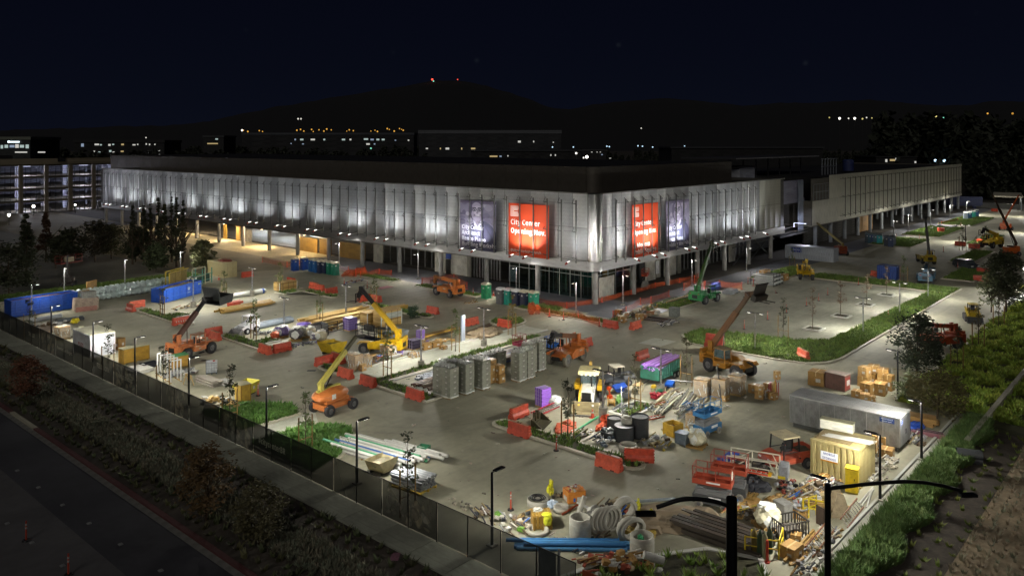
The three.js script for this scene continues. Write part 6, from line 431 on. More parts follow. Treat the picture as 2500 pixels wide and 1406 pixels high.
// ---------- cartons and small stuff at the right ----------
[[1998, 938, 1.5, 1.35, 1.5, 0, 0, 'large yellowish carton left of the machine box'], [2120, 962, 1.1, 1.1, 1.0, 0, 0, 'front left carton of the big carton group'], [2150, 962, 1.2, 1.1, 1.1, 1, 0, 'front right carton of the big carton group'], [2112, 942, 1, 1, 1, 1, 0, 'rear left carton of the big carton group'], [2112, 942, .9, .9, .9, 3, 1.02, 'topmost white-labelled carton of the big carton group'], [2134, 938, 1.1, 1.2, 1, 0, 0, 'rear middle carton of the big carton group'], [2134, 938, 1.05, .7, .95, 1, 1.22, 'carton on top at the rear middle of the group'], [2158, 945, 1.2, 1, 1, 3, 0, 'rear right carton of the big carton group'], [2158, 945, 1.1, .8, 1, 0, 1.02, 'carton on top at the rear right of the group'], [2172, 952, .8, 1.5, .8, 2, 0, 'tall shadowed carton at the right of the group'], [2093, 968, .9, .6, .8, 0, 0, 'long low carton just behind the silver trailer'], [2113, 976, .9, .6, .8, 3, 0, 'second low carton behind the silver trailer'], [2130, 980, .6, .5, .6, 1, 0, 'small carton at the end of the low row'], [2125, 1100, 1, .8, 1, 0, 0, 'carton beside the cream container end'], [2150, 1092, 1.1, 1, 1, 1, 0, 'torn carton behind the cream container'], [2150, 1090, 1, .5, .9, 3, 1.02, 'open carton on top behind the cream container'], [2165, 1116, 1, .7, 1, 2, 0, 'tilted carton by the silver trailer door'], [1856, 972, .8, .7, .8, 0, 0, 'lower carton of the pair left of the small frame'], [1856, 972, .75, .5, .75, 1, .72, 'upper carton of the pair left of the small frame'], [1842, 958, .8, .8, .8, 1, 0, 'carton at the foot of the film-wrapped group'], [1878, 957, .9, .9, .8, 3, 0, 'tilted carton before the red gas rack'], [1888, 974, .7, .6, .7, 0, 0, 'carton beside the small white frame'], [1772, 978, .6, .5, .5, 1, 0, 'small carton at the foot of the leaning pole'], [1898, 948, .5, .8, .5, 3, .9, 'pale carton on the red rack'], [1892, 1244, .6, .75, .6, 0, 0, 'open tan carton by the grey box'], [1955, 1262, .9, .5, .9, 0, 0, 'carton holding a wire coil'], [1934, 1358, 1.1, .7, .9, 1, 0, 'dented carton inside the yellow rails corner'], [1945, 1322, .6, .5, .6, 2, 0, 'small carton by the barred bin'], [2012, 1180, .8, .6, .6, 0, 0, 'carton by the cream container door'], [290, 852, .9, 1.3, .9, 0, 0, 'brown carton stack right of the white container'], [885, 905, .6, .7, .5, 3, 0, 'torn carton at the sack pile'], [1040, 852, 1, .7, .9, 1, 0, 'open carton on the walkway clutter'], [1062, 846, 1.1, .6, .8, 0, 0, 'wide carton near the full leaved tree'], [1082, 852, .6, .4, .8, 2, 0, 'small carton at the kerb of the walkway'], [1510, 770, .8, .8, .8, 2, 0, 'carton at the rubbish pile edge'], [1562, 782, 1, .9, .9, 0, 0, 'brown carton at the front of the rubbish pile'], [1520, 786, 1.1, .8, .9, 2, 0, 'reddish carton at the left of the rubbish pile']].forEach(([x, y, w, h, d, c, yy, l]) => carton(l, P(x, y), rr(-14, 14), w, h, d, c, yy));
{ const o = thing('machine_box', 'dark reddish-brown machine box with white label', 'box', P(2046, 948), -96), m = M('#5d3f36', .8); part(o, 'box_body', m, bx(2, 1.5, 1.2)); part(o, 'lid', M('#8d8078', .8), bx(2.04, .05, 1.24, 0, 1.5, 0)); part(o, 'white_label', paperM, bx(.02, .5, .6, 1.02, .5, -.1)); part(o, 'side_print', M('#7a2e26', .8), bx(.01, 1.2, 1.1, 1.005, .1, 0)); }
[[1716, 968, 1.5, 'left, film shining'], [1760, 972, 1.7, 'middle, fully film-wrapped'], [1800, 962, 1.6, 'right, half dark']].forEach(([x, y, h, l]) => wrappedCartons('tall pallet of cartons beyond the pipes, ' + l, P(x, y), rr(-8, 8), 1.3, h, 1.3)); [[1692, 1044, .9, .9, 'small pallet of cartons beside the blue lift'], [868, 902, 1.1, 1.2, 'brown film-wrapped sack pallet at the planter end'], [892, 896, 1, 1.1, 'pale torn film-wrapped pallet at the planter end'], [948, 872, 1.3, 1.3, 'grey film-wrapped pallet under the leafy tree'], [150, 828, 1.3, 1.6, 'reddish wrapped carton stack left of the white container'], [1010, 872, 1, .6, 'low film heap on the walkway clutter'], [862, 888, 1, 1, 'brown sack pallet behind the V of barriers']].forEach(([x, y, w, h, l]) => wrappedCartons(l, P(x, y), rr(-10, 10), w, h, w));
const sackM = [M('#77758a', .5), M('#8a867c', .5), M('#b9b49a', .6), M('#6a5a8c', .6), M('#4c4a50', .6)];
function bigBag(x, y, k, c, label) { const o = thing('bulk_bag', label, 'bulk bag', P(x, y), rr(0, 60)); o.scale.setScalar(k); part(o, 'sack', sackM[c], lump(.62, .6, .62, 0, .6, 0, .14, 2)); part(o, 'fold', filmM, [lump(.4, .14, .4, 0, 1.1, 0, .4, 1), lump(.08, .3, .3, -.58, .6, 0, .4, 1)]); part(o, 'pallet', woodM[2], palletG(1.2, 1.2)); return o; }
[[692, 822, 1.2, 3, 'lilac-grey bag at the left of the bag group'], [722, 830, 1.35, 4, 'big shiny dark bag in the bag group'], [735, 824, 1.1, 1, 'grey bag right of the dark one'], [757, 822, 1.1, 2, 'cream bag at the back of the bag group'], [784, 832, 1.15, 2, 'cream bag standing apart right of the group'], [766, 830, .7, 0, 'small white-grey bag between the cream ones'], [704, 848, .6, 4, 'crumpled dark film bag beside the barrier pair'], [676, 812, .7, 3, 'small purple bag by the orange sack'], [1702, 1090, 1.15, 2, 'white bulk bag full of cable by the blue lift'], [1874, 1290, 1.3, 2, 'torn white bulk bag by the barred bin'], [1690, 1050, .5, 1, 'little red-topped bag by the blue lift']].forEach(([x, y, k, c, l]) => bigBag(x, y, k, c, l)); solo('orange_sack', 'orange sack beside the lilac-grey bag', 'sack', M('#c4542c', .7), lump(.6, .5, .5, 0, .4, 0, .2), P(671, 826));
{ const o = thing('bead_tub', 'round white tub heaped with purple fittings', 'tub', P(741, 806)); part(o, 'tub', M('#a9a4c0', .5), lathe([[.7, 0], [.95, .85], [.9, .85], [.66, .06], [0, .06]], 18)); part(o, 'fittings', M('#5d4a98', .5), lump(.82, .22, .82, 0, .75, 0, .25)); }
function cratePile(label, x, y, turn, w, h, d, col, name = 'plastic_crate') { const o = thing(name, label, 'crate', P(x, y), turn), m = M(col, .55); part(o, 'pallet', woodM[1], palletG(w, d)); const n = Math.max(2, Math.round(h / .3)); for (let i = 0; i < n; i++) part(o, 'layer', m, bx(w - .02, h / n - .03, d - .02, 0, .16 + i * h / n, 0)); part(o, 'strap', M('#b5b0c8', .5), [-.3, 0, .3].map(k => bx(w + .02, h, .04, 0, .16, k * d))); return o; }
cratePile('purple netted crate stack beside the raised yellow boom', 854, 806, 0, 1.3, 1.5, 1.3, '#6b589c'); cratePile('bright purple slatted block before the backhoe', 1326, 992, -10, 1.1, 1.6, 1.0, '#8a5cc4'); cratePile('dark purple strapped crates on the walkway clutter', 1010, 852, 0, 1.3, 1.0, 1.3, '#2d2840'); cratePile('lilac crates leaning behind the strapped dark ones', 1026, 832, 20, .8, 1.2, .8, '#8a6cc0'); cratePile('small lilac crate left of the film heap', 974, 868, 40, .6, .4, .9, '#8468c0'); cratePile('lilac crate bits on the grey pallet', 940, 850, 10, .6, .3, .6, '#8a70c4');
solo('steel_bin', 'grey open steel bin beside the white tub', 'bin', M('#77797a', .6, .3), [bx(2, 1, .06, 0, .1, .7), bx(2, 1, .06, 0, .1, -.7), bx(.06, 1, 1.4, 1, .1, 0), bx(.06, 1, 1.4, -1, .1, 0), bx(2, .06, 1.4, 0, .1, 0)], P(776, 812)); { const o = thing('frame_rack', 'black welded rack frame before the timber stacks', 'rack', P(812, 812), 6); const r = []; for (const x of [-1.3, 1.3]) for (const z of [-.6, .6]) r.push(cy(.04, .04, 1.2, x, 0, z, 5)); for (const h of [.3, .75, 1.15]) for (const z of [-.6, .6]) r.push(bx(2.6, .05, .05, 0, h, z)); part(o, 'frame', dkM, r); }
{ const o = thing('tool_crate_box', 'yellow wooden bin box with scrap inside by the pipes', 'box', P(1644, 1062), -10), y = M('#b08c22', .7); part(o, 'side_board', y, [bx(1.2, .95, .05, 0, .06, .55)]); part(o, 'side_board', y, bx(1.2, .95, .05, 0, .06, -.55)); part(o, 'side_board', y, bx(.05, .95, 1.1, .6, .06, 0)); part(o, 'side_board', y, bx(.05, .95, 1.1, -.6, .06, 0)); part(o, 'scrap_fill', M('#6b4c2c', .9), [bx(1.1, .06, 1, 0, .06, 0), lump(.45, .25, .4, 0, .5, 0, .35)]); }
{ const o = thing('liquid_tote', 'white caged liquid tote behind the fence', 'tank', P(516, 910), -30); part(o, 'tank', M('#c3cacf', .4), bx(1.05, 1.0, 1.15, 0, .18, 0)); const r = []; for (let i = 0; i < 5; i++) { r.push(bx(.03, 1.02, .03, -.55, .18, -.55 + i * .28), bx(.03, 1.02, .03, -.52 + i * .26, .18, .6)); } for (const h of [.3, .6, .9, 1.15]) r.push(bx(1.12, .03, .03, 0, h, .61), bx(.03, .03, 1.2, -.56, h, 0)); part(o, 'cage', M('#9a9da2', .4, .6), r); part(o, 'pallet', M('#55606a', .7), palletG(1.1, 1.2)); part(o, 'cap', M('#b83a2c', .5), cy(.12, .12, .08, .2, 1.18, -.1, 10)); part(o, 'plate', M('#77797c', .5), bx(.02, .4, .5, -.58, .5, .1)); }
{ const o = thing('white_trestle', 'row of white upright frame legs behind the fence', 'frame', P(398, 925), 84); for (let i = 0; i < 5; i++) part(o, 'upright', M('#d5d8da', .5), [bx(.1, 2.2, .1, -2 + i * .95, 0, 0), bx(.1, 2.2, .1, -2 + i * .95, 0, 1), bx(.1, .1, 1.1, -2 + i * .95, 2.15, .5)]); part(o, 'foot_rail', woodM[0], [bx(4.4, .08, .1, 0, 0, 0), bx(4.4, .08, .1, 0, 0, 1)]); }
[['long yellow plywood crate behind the fence', 326, 882, 2.9, 1.5, 1.1, '#a8842c', 0], ['plywood crate with a green top behind the white legs', 436, 896, 1.6, 1.2, 1.2, '#a07c2c', 1], ['plywood crate right of the white legs', 592, 978, 1.0, 1.5, 1.3, '#a98a30', 2]].forEach(([l, x, y, w, h, d, c, v]) => { const o = thing('plywood_crate', l, 'crate', P(x, y), v == 0 ? 2 : -6), m = M(c, .8); part(o, 'box_body', m, bx(w, h, d, 0, .1, 0)); part(o, 'lid', v == 1 ? M('#3c7a4a', .8) : M('#8f8a70', .8), bx(w + .04, .06, d + .04, 0, h + .1, 0)); part(o, 'batten', M('#8a6a24', .8), [bx(.08, h, .04, -w / 2 + .05, .1, d / 2 + .02), bx(.08, h, .04, w / 2 - .05, .1, d / 2 + .02), bx(.04, h, .08, -w / 2 - .02, .1, 0)]); part(o, 'skid', woodM[2], palletG(w, d)); });
solo('black_tub', 'open black tub behind the fence', 'tub', M('#20242c', .6), [bx(1.6, .5, .06, 0, 0, .5), bx(1.6, .5, .06, 0, 0, -.5), bx(.06, .5, 1, .8, 0, 0), bx(.06, .5, 1, -.8, 0, 0), bx(1.6, .06, 1, 0, 0, 0)], P(362, 896), 4); bundle('panel_stack', 'stack of white sheets behind the fence', 'panels', P(332, 908), 94, 4, 2.4, .5, paperM, { per: 1, piece: 'panel', sq: 1, jit: .03, skew: 3 }).children.forEach((c, i) => { c.scale.set(1, .1, 1.6); c.position.y = .1 + i * .09; }); { const o = thing('saw_horse', 'yellow wooden trestle beside the pipe ends', 'trestle', P(459, 940), 90); part(o, 'frame', woodM[1], [bar([-.5, 0, -.3], [-.5, 1, 0], .05, 4), bar([-.5, 0, .3], [-.5, 1, 0], .05, 4), bar([.5, 0, -.3], [.5, 1, 0], .05, 4), bar([.5, 0, .3], [.5, 1, 0], .05, 4), bx(1.2, .1, .1, 0, .96, 0)]); }
heap('wood_heap', 'pale heap of broken offcuts behind the fence', 'scrap heap', P(535, 990), 90, 46, 4.6, .7, 2.4, [woodM[0], woodM[1], paperM, M('#8f8672', .9)], 'bits'); heap('scrap_heap', 'grey rolls and scrap before the long blue dumpster', 'scrap heap', P(140, 792), 0, 40, 6, .7, 2.4, clutter); solo('grey_roll', 'pale grey fabric roll before the long blue dumpster', 'roll', M('#9aa0a6', .7), cy(.32, .3, 4, 0, -1.7, 0, 12, 0, 90), P(110, 782), 4); solo('grey_roll', 'dark grey fabric roll right of the pale one', 'roll', M('#565d62', .7), cy(.3, .3, 3.4, 0, -1.4, 0, 12, 0, 90), P(168, 786), 4); bundle('brick_boards', 'rows of tan boards laid flat behind the fence', 'boards', P(112, 806), 92, 14, 4, .1, [M('#8a7862', .85), M('#77664f', .85)], { per: 12, piece: 'board', sq: 1, gap: 2.3 }); solo('yellow_bag', 'yellow bag on the tan pile left of the white container', 'bag', M('#c4b41c', .7), lump(.5, .35, .5, 0, .5, 0, .3), P(182, 792)); solo('hard_hat_box', 'small white and yellow box by the white container roof', 'box', M('#c9c8a8', .6), [bx(.5, .4, .4), bx(.52, .12, .42, 0, .4, 0)], P(196, 806));
// glazing racks at the back left
{ const o = thing('glass_rack', 'yellow timber rack holding tan boards behind the blue dumpster', 'rack', P(432, 704), 30); const y = M('#b5a03c', .7); part(o, 'frame', y, [bx(5, .16, .16, 0, 3, -.5), bx(5, .16, .16, 0, 0, -.5), ...[-2.4, -.8, .8, 2.4].map(x => bx(.14, 3.1, .14, x, 0, -.5)), bx(.16, 3, .16, -2.6, 0, .3), bx(5.2, .14, .14, 0, 2.9, .3)]); for (let i = 0; i < 3; i++) part(o, 'board', M('#7d6c3a', .8), bx(1.5, 2.6, .1, -1.62 + i * 1.62, .3, .1)); } { const o = thing('window_rack', 'pale and green steel frames leaning in a rack', 'rack', P(490, 696), 20), g = M('#4f8a7a', .6), p = M('#a9a68a', .6); part(o, 'pale_frame', p, [bx(3, .14, .1, -1, 3, .4), bx(.12, 3, .1, -2.5, 0, .4), bx(.12, 3, .1, .5, 0, .4), bx(3, .1, .1, -1, 1.6, .4)]); for (let i = 0; i < 5; i++) part(o, 'green_post', g, [bx(.14, 2.6 + (i % 2) * .3, .14, -1.6 + i * 1.1, 0, -.3 - (i % 2) * .5)]); part(o, 'green_rail', g, [bx(5, .12, .1, .5, 1.6, -.3), bx(5, .12, .1, .5, .6, -.3)]); part(o, 'sheet', M('#24453a', .6), bx(4.4, 1.4, .08, .6, .2, -.8)); }
[[869, 683, .9], [884, 688, 1], [902, 692, .8]].forEach(([x, y, r], i) => ring('manhole_ring', ['left', 'middle', 'right'][i] + ' dark manhole ring on the pavement by the netting', P(x, y), r, r * .7, .12)); solo('pink_mat', 'pinkish board lying at the planter edge by the facade', 'board', M('#8f5560', .85), bx(2.6, .05, 1.6), P(938, 702)); solo('green_shrub', 'small dark green shrub standing in the road', 'shrub', leafM(.03, .07, .035), leaves(700, 30, .4, .14, () => [rr(-.6, .6), rr(.2, 1.9), rr(-.6, .6), rr(.5, 1)]), P(1009, 778)); solo('white_box', 'tall white slatted post pack beside the full leaved tree', 'post pack', M('#8d97a3', .5), [0, 1, 2, 3].map(i => bx(.16, 3.1, .16, -.3 + i * .2, 0, 0)), P(1130, 832), 10);
// around the backhoe and pipes
island('planter', [[38, 58.6], [40.2, 58.6], [40.2, 62.9], [38, 62.9]], 0, mKerbW); cover('ground_cover', 'green plants in the small square planter by the pipes', 'ground cover', scatter(rect(38.2, 40, 58.8, 62.7), 8), tuftC, [.1, .17, .03], .3, [.7, 1.2]);
function barrow(x, y, turn, col, l) { const o = thing('wheelbarrow', l, 'wheelbarrow', P(x, y), turn), m = M(col, .5); part(o, 'tray', m, prism([[-.6, .55], [-.35, .3], [.3, .3], [.65, .75], [-.6, .7]], .75, .02)); wheel(o, .19, .1, .55, .001); part(o, 'handle', woodM[0], [bar([-1.2, .55, .28], [.5, .25, .1], .03, 5), bar([-1.2, .55, -.28], [.5, .25, -.1], .03, 5)]); part(o, 'leg', dkM, [bar([-.4, 0, .25], [-.35, .35, .25], .03, 4), bar([-.4, 0, -.25], [-.35, .35, -.25], .03, 4)]); return o; }
barrow(1512, 958, -30, '#2c4fa8', 'blue wheelbarrow tipped behind the backhoe').rotation.x = .3; barrow(1636, 952, 20, '#1c54b8', 'blue wheelbarrow under the pipe trailer'); barrow(1785, 1134, 0, '#1c3fa8', 'blue wheelbarrow before the white trailer'); { const o = thing('cable_drum', 'small yellow cable drum behind the backhoe', 'drum', P(1493, 992), 30), y = M('#b88c2c', .7); part(o, 'flange', y, cy(.42, .42, .05, 0, .4, .3, 14, 90)); part(o, 'flange', y, cy(.42, .42, .05, 0, .4, -.3, 14, 90)); part(o, 'core', woodM[2], cy(.22, .22, .6, 0, .12, 0, 10, 90)); } solo('orange_rammer', 'orange upright compactor behind the backhoe', 'compactor', M('#c9481c', .5), [bx(.3, .3, .4, 0, 0, 0), bar([0, .3, 0], [-.1, 1, 0], .09, 6), bx(.3, .3, .3, -.1, .8, 0)], P(1489, 972)); solo('green_sack', 'pale green sack beside the cable drum', 'sack', M('#77a858', .7), [lump(.4, .4, .3, 0, .4, 0, .25), bx(.7, .06, .5, .1, 0, .1)], P(1513, 986)); solo('compressor', 'grey compressor box with one white wheel', 'compressor', M('#4c4f58', .6), [bx(1, .5, .6, 0, .25, 0), cy(.2, .2, .1, .3, 0, .35, 12, 90), cy(.15, .15, .4, -.3, .7, 0, 8)], P(1530, 975), 20); solo('red_tarp', 'heap of red rope and tarp by the concrete lamp stub', 'tarp', M('#a82c3c', .8), [lump(.9, .35, .5, 0, .2, 0, .3), lump(.5, .3, .5, -.5, .35, -.2, .35)], P(1612, 972)); solo('green_tarp', 'small green tarp on top of the red heap', 'tarp', M('#1c7a54', .7), lump(.5, .12, .3, 0, .6, 0, .3), P(1610, 970)); { const o = thing('yellow_bucket', 'bucket with a yellow bag on it behind the lamp stub', 'bucket', P(1596, 962)); part(o, 'bucket', M('#b8b59c', .6), cy(.28, .22, .6, 0, 0, 0, 12)); part(o, 'yellow_bag', M('#d8b81c', .6), lump(.25, .22, .25, 0, .7, 0, .25)); } solo('work_table', 'small tan work table before the pipe trailer', 'table', M('#a58a5c', .8), [bx(1.1, .06, .7, 0, .75, 0), ...[[-.5, -.3], [.5, -.3], [-.5, .3], [.5, .3]].map(([x, z]) => bx(.06, .75, .06, x, 0, z))], P(1558, 958), 10); heap('scrap_heap', 'dark scrap under the pipe trailer wheels', 'scrap heap', P(1655, 966), 0, 26, 2.2, .4, 1.6, clutter); { const l = thing('ladder', 'red ladder lying before the backhoe bucket', 'ladder', P(1332, 1012), 2); part(l, 'side_rail', M('#a8242c', .6), bx(3.4, .1, .06, 0, .5, -.3)); part(l, 'side_rail', M('#a8242c', .6), bx(3.4, .1, .06, 0, .3, .3)); for (let i = 0; i < 9; i++) part(l, 'rung', M('#b9bcc4', .4, .5), beam([-1.5 + i * .37, .54, -.3], [-1.5 + i * .37, .34, .3], .06, .05)); } { const l = thing('ladder', 'orange and white ladder beside the square planter', 'ladder', P(1582, 1026), -22); part(l, 'side_rail', M('#b04a2c', .6), bx(3.2, .1, .06, 0, .1, -.26)); part(l, 'side_rail', M('#b04a2c', .6), bx(3.2, .1, .06, 0, .1, .26)); for (let i = 0; i < 9; i++) part(l, 'rung', M('#c4c7cc', .4, .5), bx(.05, .05, .52, -1.4 + i * .35, .12, 0)); } solo('silver_drum', 'silver film-wrapped bundle beside the purple block', 'bundle', filmM, [lump(.6, .5, .5, 0, .5, 0, .2), bx(1, .1, .9)], P(1356, 992)); { const o = thing('grapple_bucket', 'olive steel bucket attachment before the ladder', 'bucket', P(1322, 1040), 20), m = M('#4a4632', .7, .3); part(o, 'shell', m, [bx(2.2, .7, .1, 0, .1, -.5), bx(2.2, .08, 1.1, 0, .1, 0), prism([[-.5, .1], [.5, .1], [-.4, .8]], .08).rotateY(-90 * D2).translate(1.1, 0, 0), prism([[-.5, .1], [.5, .1], [-.4, .8]], .08).rotateY(-90 * D2).translate(-1.1, 0, 0)]); part(o, 'bracket', m, [bx(.1, .7, .3, -.3, .5, -.5), bx(.1, .7, .3, .3, .5, -.5)]); } solo('steel_pole', 'bright pole leaning over the square planter', 'pole', chrome, bar([0, .05, 0], [1.1, 2.6, -.9], .06, 7), P(1521, 1030)); solo('leaning_pole', 'long dark pole leaning on the wrapped cartons', 'pole', dkM, bar([0, .05, 0], [.9, 3, -.9], .06, 6), P(1762, 982)); solo('green_tube', 'long pale green tube by the notched planter', 'tube', M('#4fae7c', .5), cy(.08, .08, 5.2, 0, -2.5, 0, 8, 0, 90), P(1438, 1034), 8);
const blackM = M('#2d3033', .7); solo('black_barrel', 'wide black pipe section with a grey ring on top', 'barrel', [blackM, 0][0], [cy(.78, .8, 1.1, 0, 0, 0, 18), cy(.8, .8, .1, 0, 1.1, 0, 18)], P(1524, 1074)); { const r = ring('collar_ring', 'small grey ring standing on the wide black pipe section', P(1531, 1068), .45, .34, .45, 0, 0, 1.18); } solo('black_barrel', 'tall black pipe section behind the ringed one', 'barrel', blackM, [cy(.75, .75, 1.7, 0, 0, 0, 18, 0, 0, true), cy(.68, .68, 1.6, 0, 0, 0, 18)], P(1562, 1066)); solo('black_barrel', 'short black pipe section left of the ringed one', 'barrel', blackM, [cy(.6, .6, .6, 0, 0, 0, 16), lump(.5, .25, .5, 0, .6, 0, .3)], P(1484, 1070)); solo('black_barrel', 'dark grey pipe section beside the orange tarp', 'barrel', M('#45474a', .8), [cy(.62, .62, 1, 0, 0, 0, 16, 0, 0, true), cy(.56, .56, .9, 0, 0, 0, 16)], P(1500, 1048)); ring('concrete_ring', 'concrete ring half hidden by the turned barrier', P(1534, 1100), .72, .58, .5); heap('scrap_heap', 'black and blue plastic scrap at the barrels', 'scrap heap', P(1476, 1078), 0, 34, 2, .8, 1.6, [blackM, M('#55606e', .6), M('#3a4658', .6), paperM]); heap('scrap_heap', 'grey fittings beside the yellow wooden bin', 'scrap heap', P(1598, 1080), 0, 30, 2.4, .5, 1.6, clutter); heap('scrap_heap', 'low pallet of white and yellow parts by the grey tub', 'scrap heap', P(1620, 1092), 0, 16, 1.6, .2, 1, [paperM, M('#b8a43c', .7), M('#8d8f94', .6)]); solo('grey_tub', 'blue-grey wheeled tub beside the bulk bag', 'tub', M('#65727c', .6), [bx(.8, .8, .9, 0, .15, 0), bx(.9, .08, 1, 0, .95, 0), cy(.12, .12, .06, -.3, 0, .4, 8, 90), cy(.12, .12, .06, .3, 0, .4, 8, 90)], P(1667, 1086)); solo('scrap_bit', 'white tee piece lying on the open lot', 'pipe', paperM, [cy(.09, .09, .9, 0, -.3, 0, 8, 0, 90), cy(.08, .08, .5, .3, 0, .2, 8, 90)], P(1768, 998)); solo('timber_post', 'pale beam end sticking out behind the blue lift', 'beam', woodM[0], [bx(2, .2, .4), bx(2, .2, .4, .2, .22, 0)], P(1752, 1046), 20);
// gas rack beside the ochre telehandler
{ const o = thing('gas_rack', 'red rack with tan gas cylinders', 'rack', P(1890, 966), 10); part(o, 'frame', M('#9c2c2c', .6), [bx(.9, .06, .8), bx(.06, 1.2, .06, -.42, 0, .35), bx(.06, 1.2, .06, .42, 0, .35), bx(.06, 1.2, .06, .42, 0, -.35), bx(.9, .06, .06, 0, 1.1, -.38), bx(.9, .9, .05, 0, .1, -.4)]); for (const [x, c] of [[-.3, '#a58a4c'], [0, '#b89a3c'], [.28, '#a8512c']]) part(o, 'gas_cylinder', M(c, .5), lathe([[0, 0], [.12, 0], [.12, 1.1], [.05, 1.28], [.05, 1.4], [0, 1.4]], 10).translate(x, .06, .1)); } solo('small_frame', 'small white square frame leaning on cartons', 'frame', paperM, [bx(.7, .07, .07, 0, 0, 0), bx(.7, .07, .07, 0, .7, 0), bx(.07, .75, .07, -.33, 0, 0), bx(.07, .75, .07, .33, 0, 0)], P(1875, 972), -10);
// ---------- pipe rings, crates and rubbish at the bottom ----------
[['wide concrete ring filled with hoses', 1313, 1232, .72, .6, .42, 0, 0], ['plain low concrete ring with a lid', 1370, 1248, .5, .02, .36, 0, 0], ['flat concrete ring at the fence end', 1312, 1300, .72, .52, .24, 0, 0], ['tall tapering concrete pipe standing on end', 1417, 1314, .68, .52, 1.3, 0, 0], ['upright front ring of the row of concrete rings', 1466, 1304, .78, .6, .24, 90, -100], ['second upright ring of the row', 1477, 1302, .78, .6, .24, 90, -100], ['third upright ring of the row', 1487, 1300, .78, .6, .24, 90, -100], ['last upright ring of the row', 1497, 1298, .78, .6, .24, 90, -100], ['leaning ring left of the tall concrete pipe', 1424, 1268, .72, .56, .3, 70, -60], ['half-sunk ring behind the yellow boards', 1530, 1284, .85, .66, .5, 78, -110], ['leaning ring before the open concrete pipe', 1538, 1326, .8, .62, .3, 72, -120], ['second leaning ring before the open concrete pipe', 1548, 1328, .8, .62, .25, 72, -120], ['open concrete pipe with a green rag inside', 1568, 1350, .72, .58, 1.05, 0, 0]].forEach(([l, x, y, R, r, h, tl, tu]) => ring('concrete_ring', l, P(x, y), R, r, h, tl, tu)); solo('hose_coil', 'coil of black hose on the wide concrete ring', 'hose', dkM, [.25, .38, .5].map((r, i) => { const g = new THREE.TorusGeometry(r, .035, 5, 20); g.rotateX(90 * D2); g.translate(0, .44 + i * .02, 0); return g; }), P(1313, 1232)); solo('green_rag', 'green rag inside the open concrete pipe', 'rag', M('#1c8a54', .7), [lump(.2, .3, .2, 0, .75, 0, .3)], P(1564, 1350));
{ const o = thing('slat_crate', 'brown slatted crate with a yellow jacket on it', 'crate', P(1322, 1284), -42), m = [M('#8a6a24', .8), M('#9c7a30', .8)]; for (let i = 0; i < 6; i++) { part(o, 'slat', m[i % 2], bx(.17, .75, .05, -.5 + i * .2, .08, .55)); part(o, 'slat', m[(i + 1) % 2], bx(.05, .75, .17, .58, .08, -.5 + i * .2)); part(o, 'slat', m[i % 2], bx(.05, .75, .17, -.58, .08, -.5 + i * .2)); part(o, 'slat', m[i % 2], bx(.17, .05, 1.1, -.5 + i * .2, .83, 0)); } part(o, 'skid', woodM[2], palletG(1.2, 1.15)); } solo('yellow_jacket', 'yellow safety jacket hanging over the slatted crate', 'jacket', M('#c9cc2c', .7), [lump(.26, .34, .1, .3, .62, .62, .2), lump(.3, .06, .25, .28, .92, .4, .2)], P(1322, 1284), -42); solo('white_bag', 'white plastic bag on the slatted crate', 'bag', paperM, lump(.3, .12, .2, -.2, .95, -.2, .35), P(1322, 1284), -42);
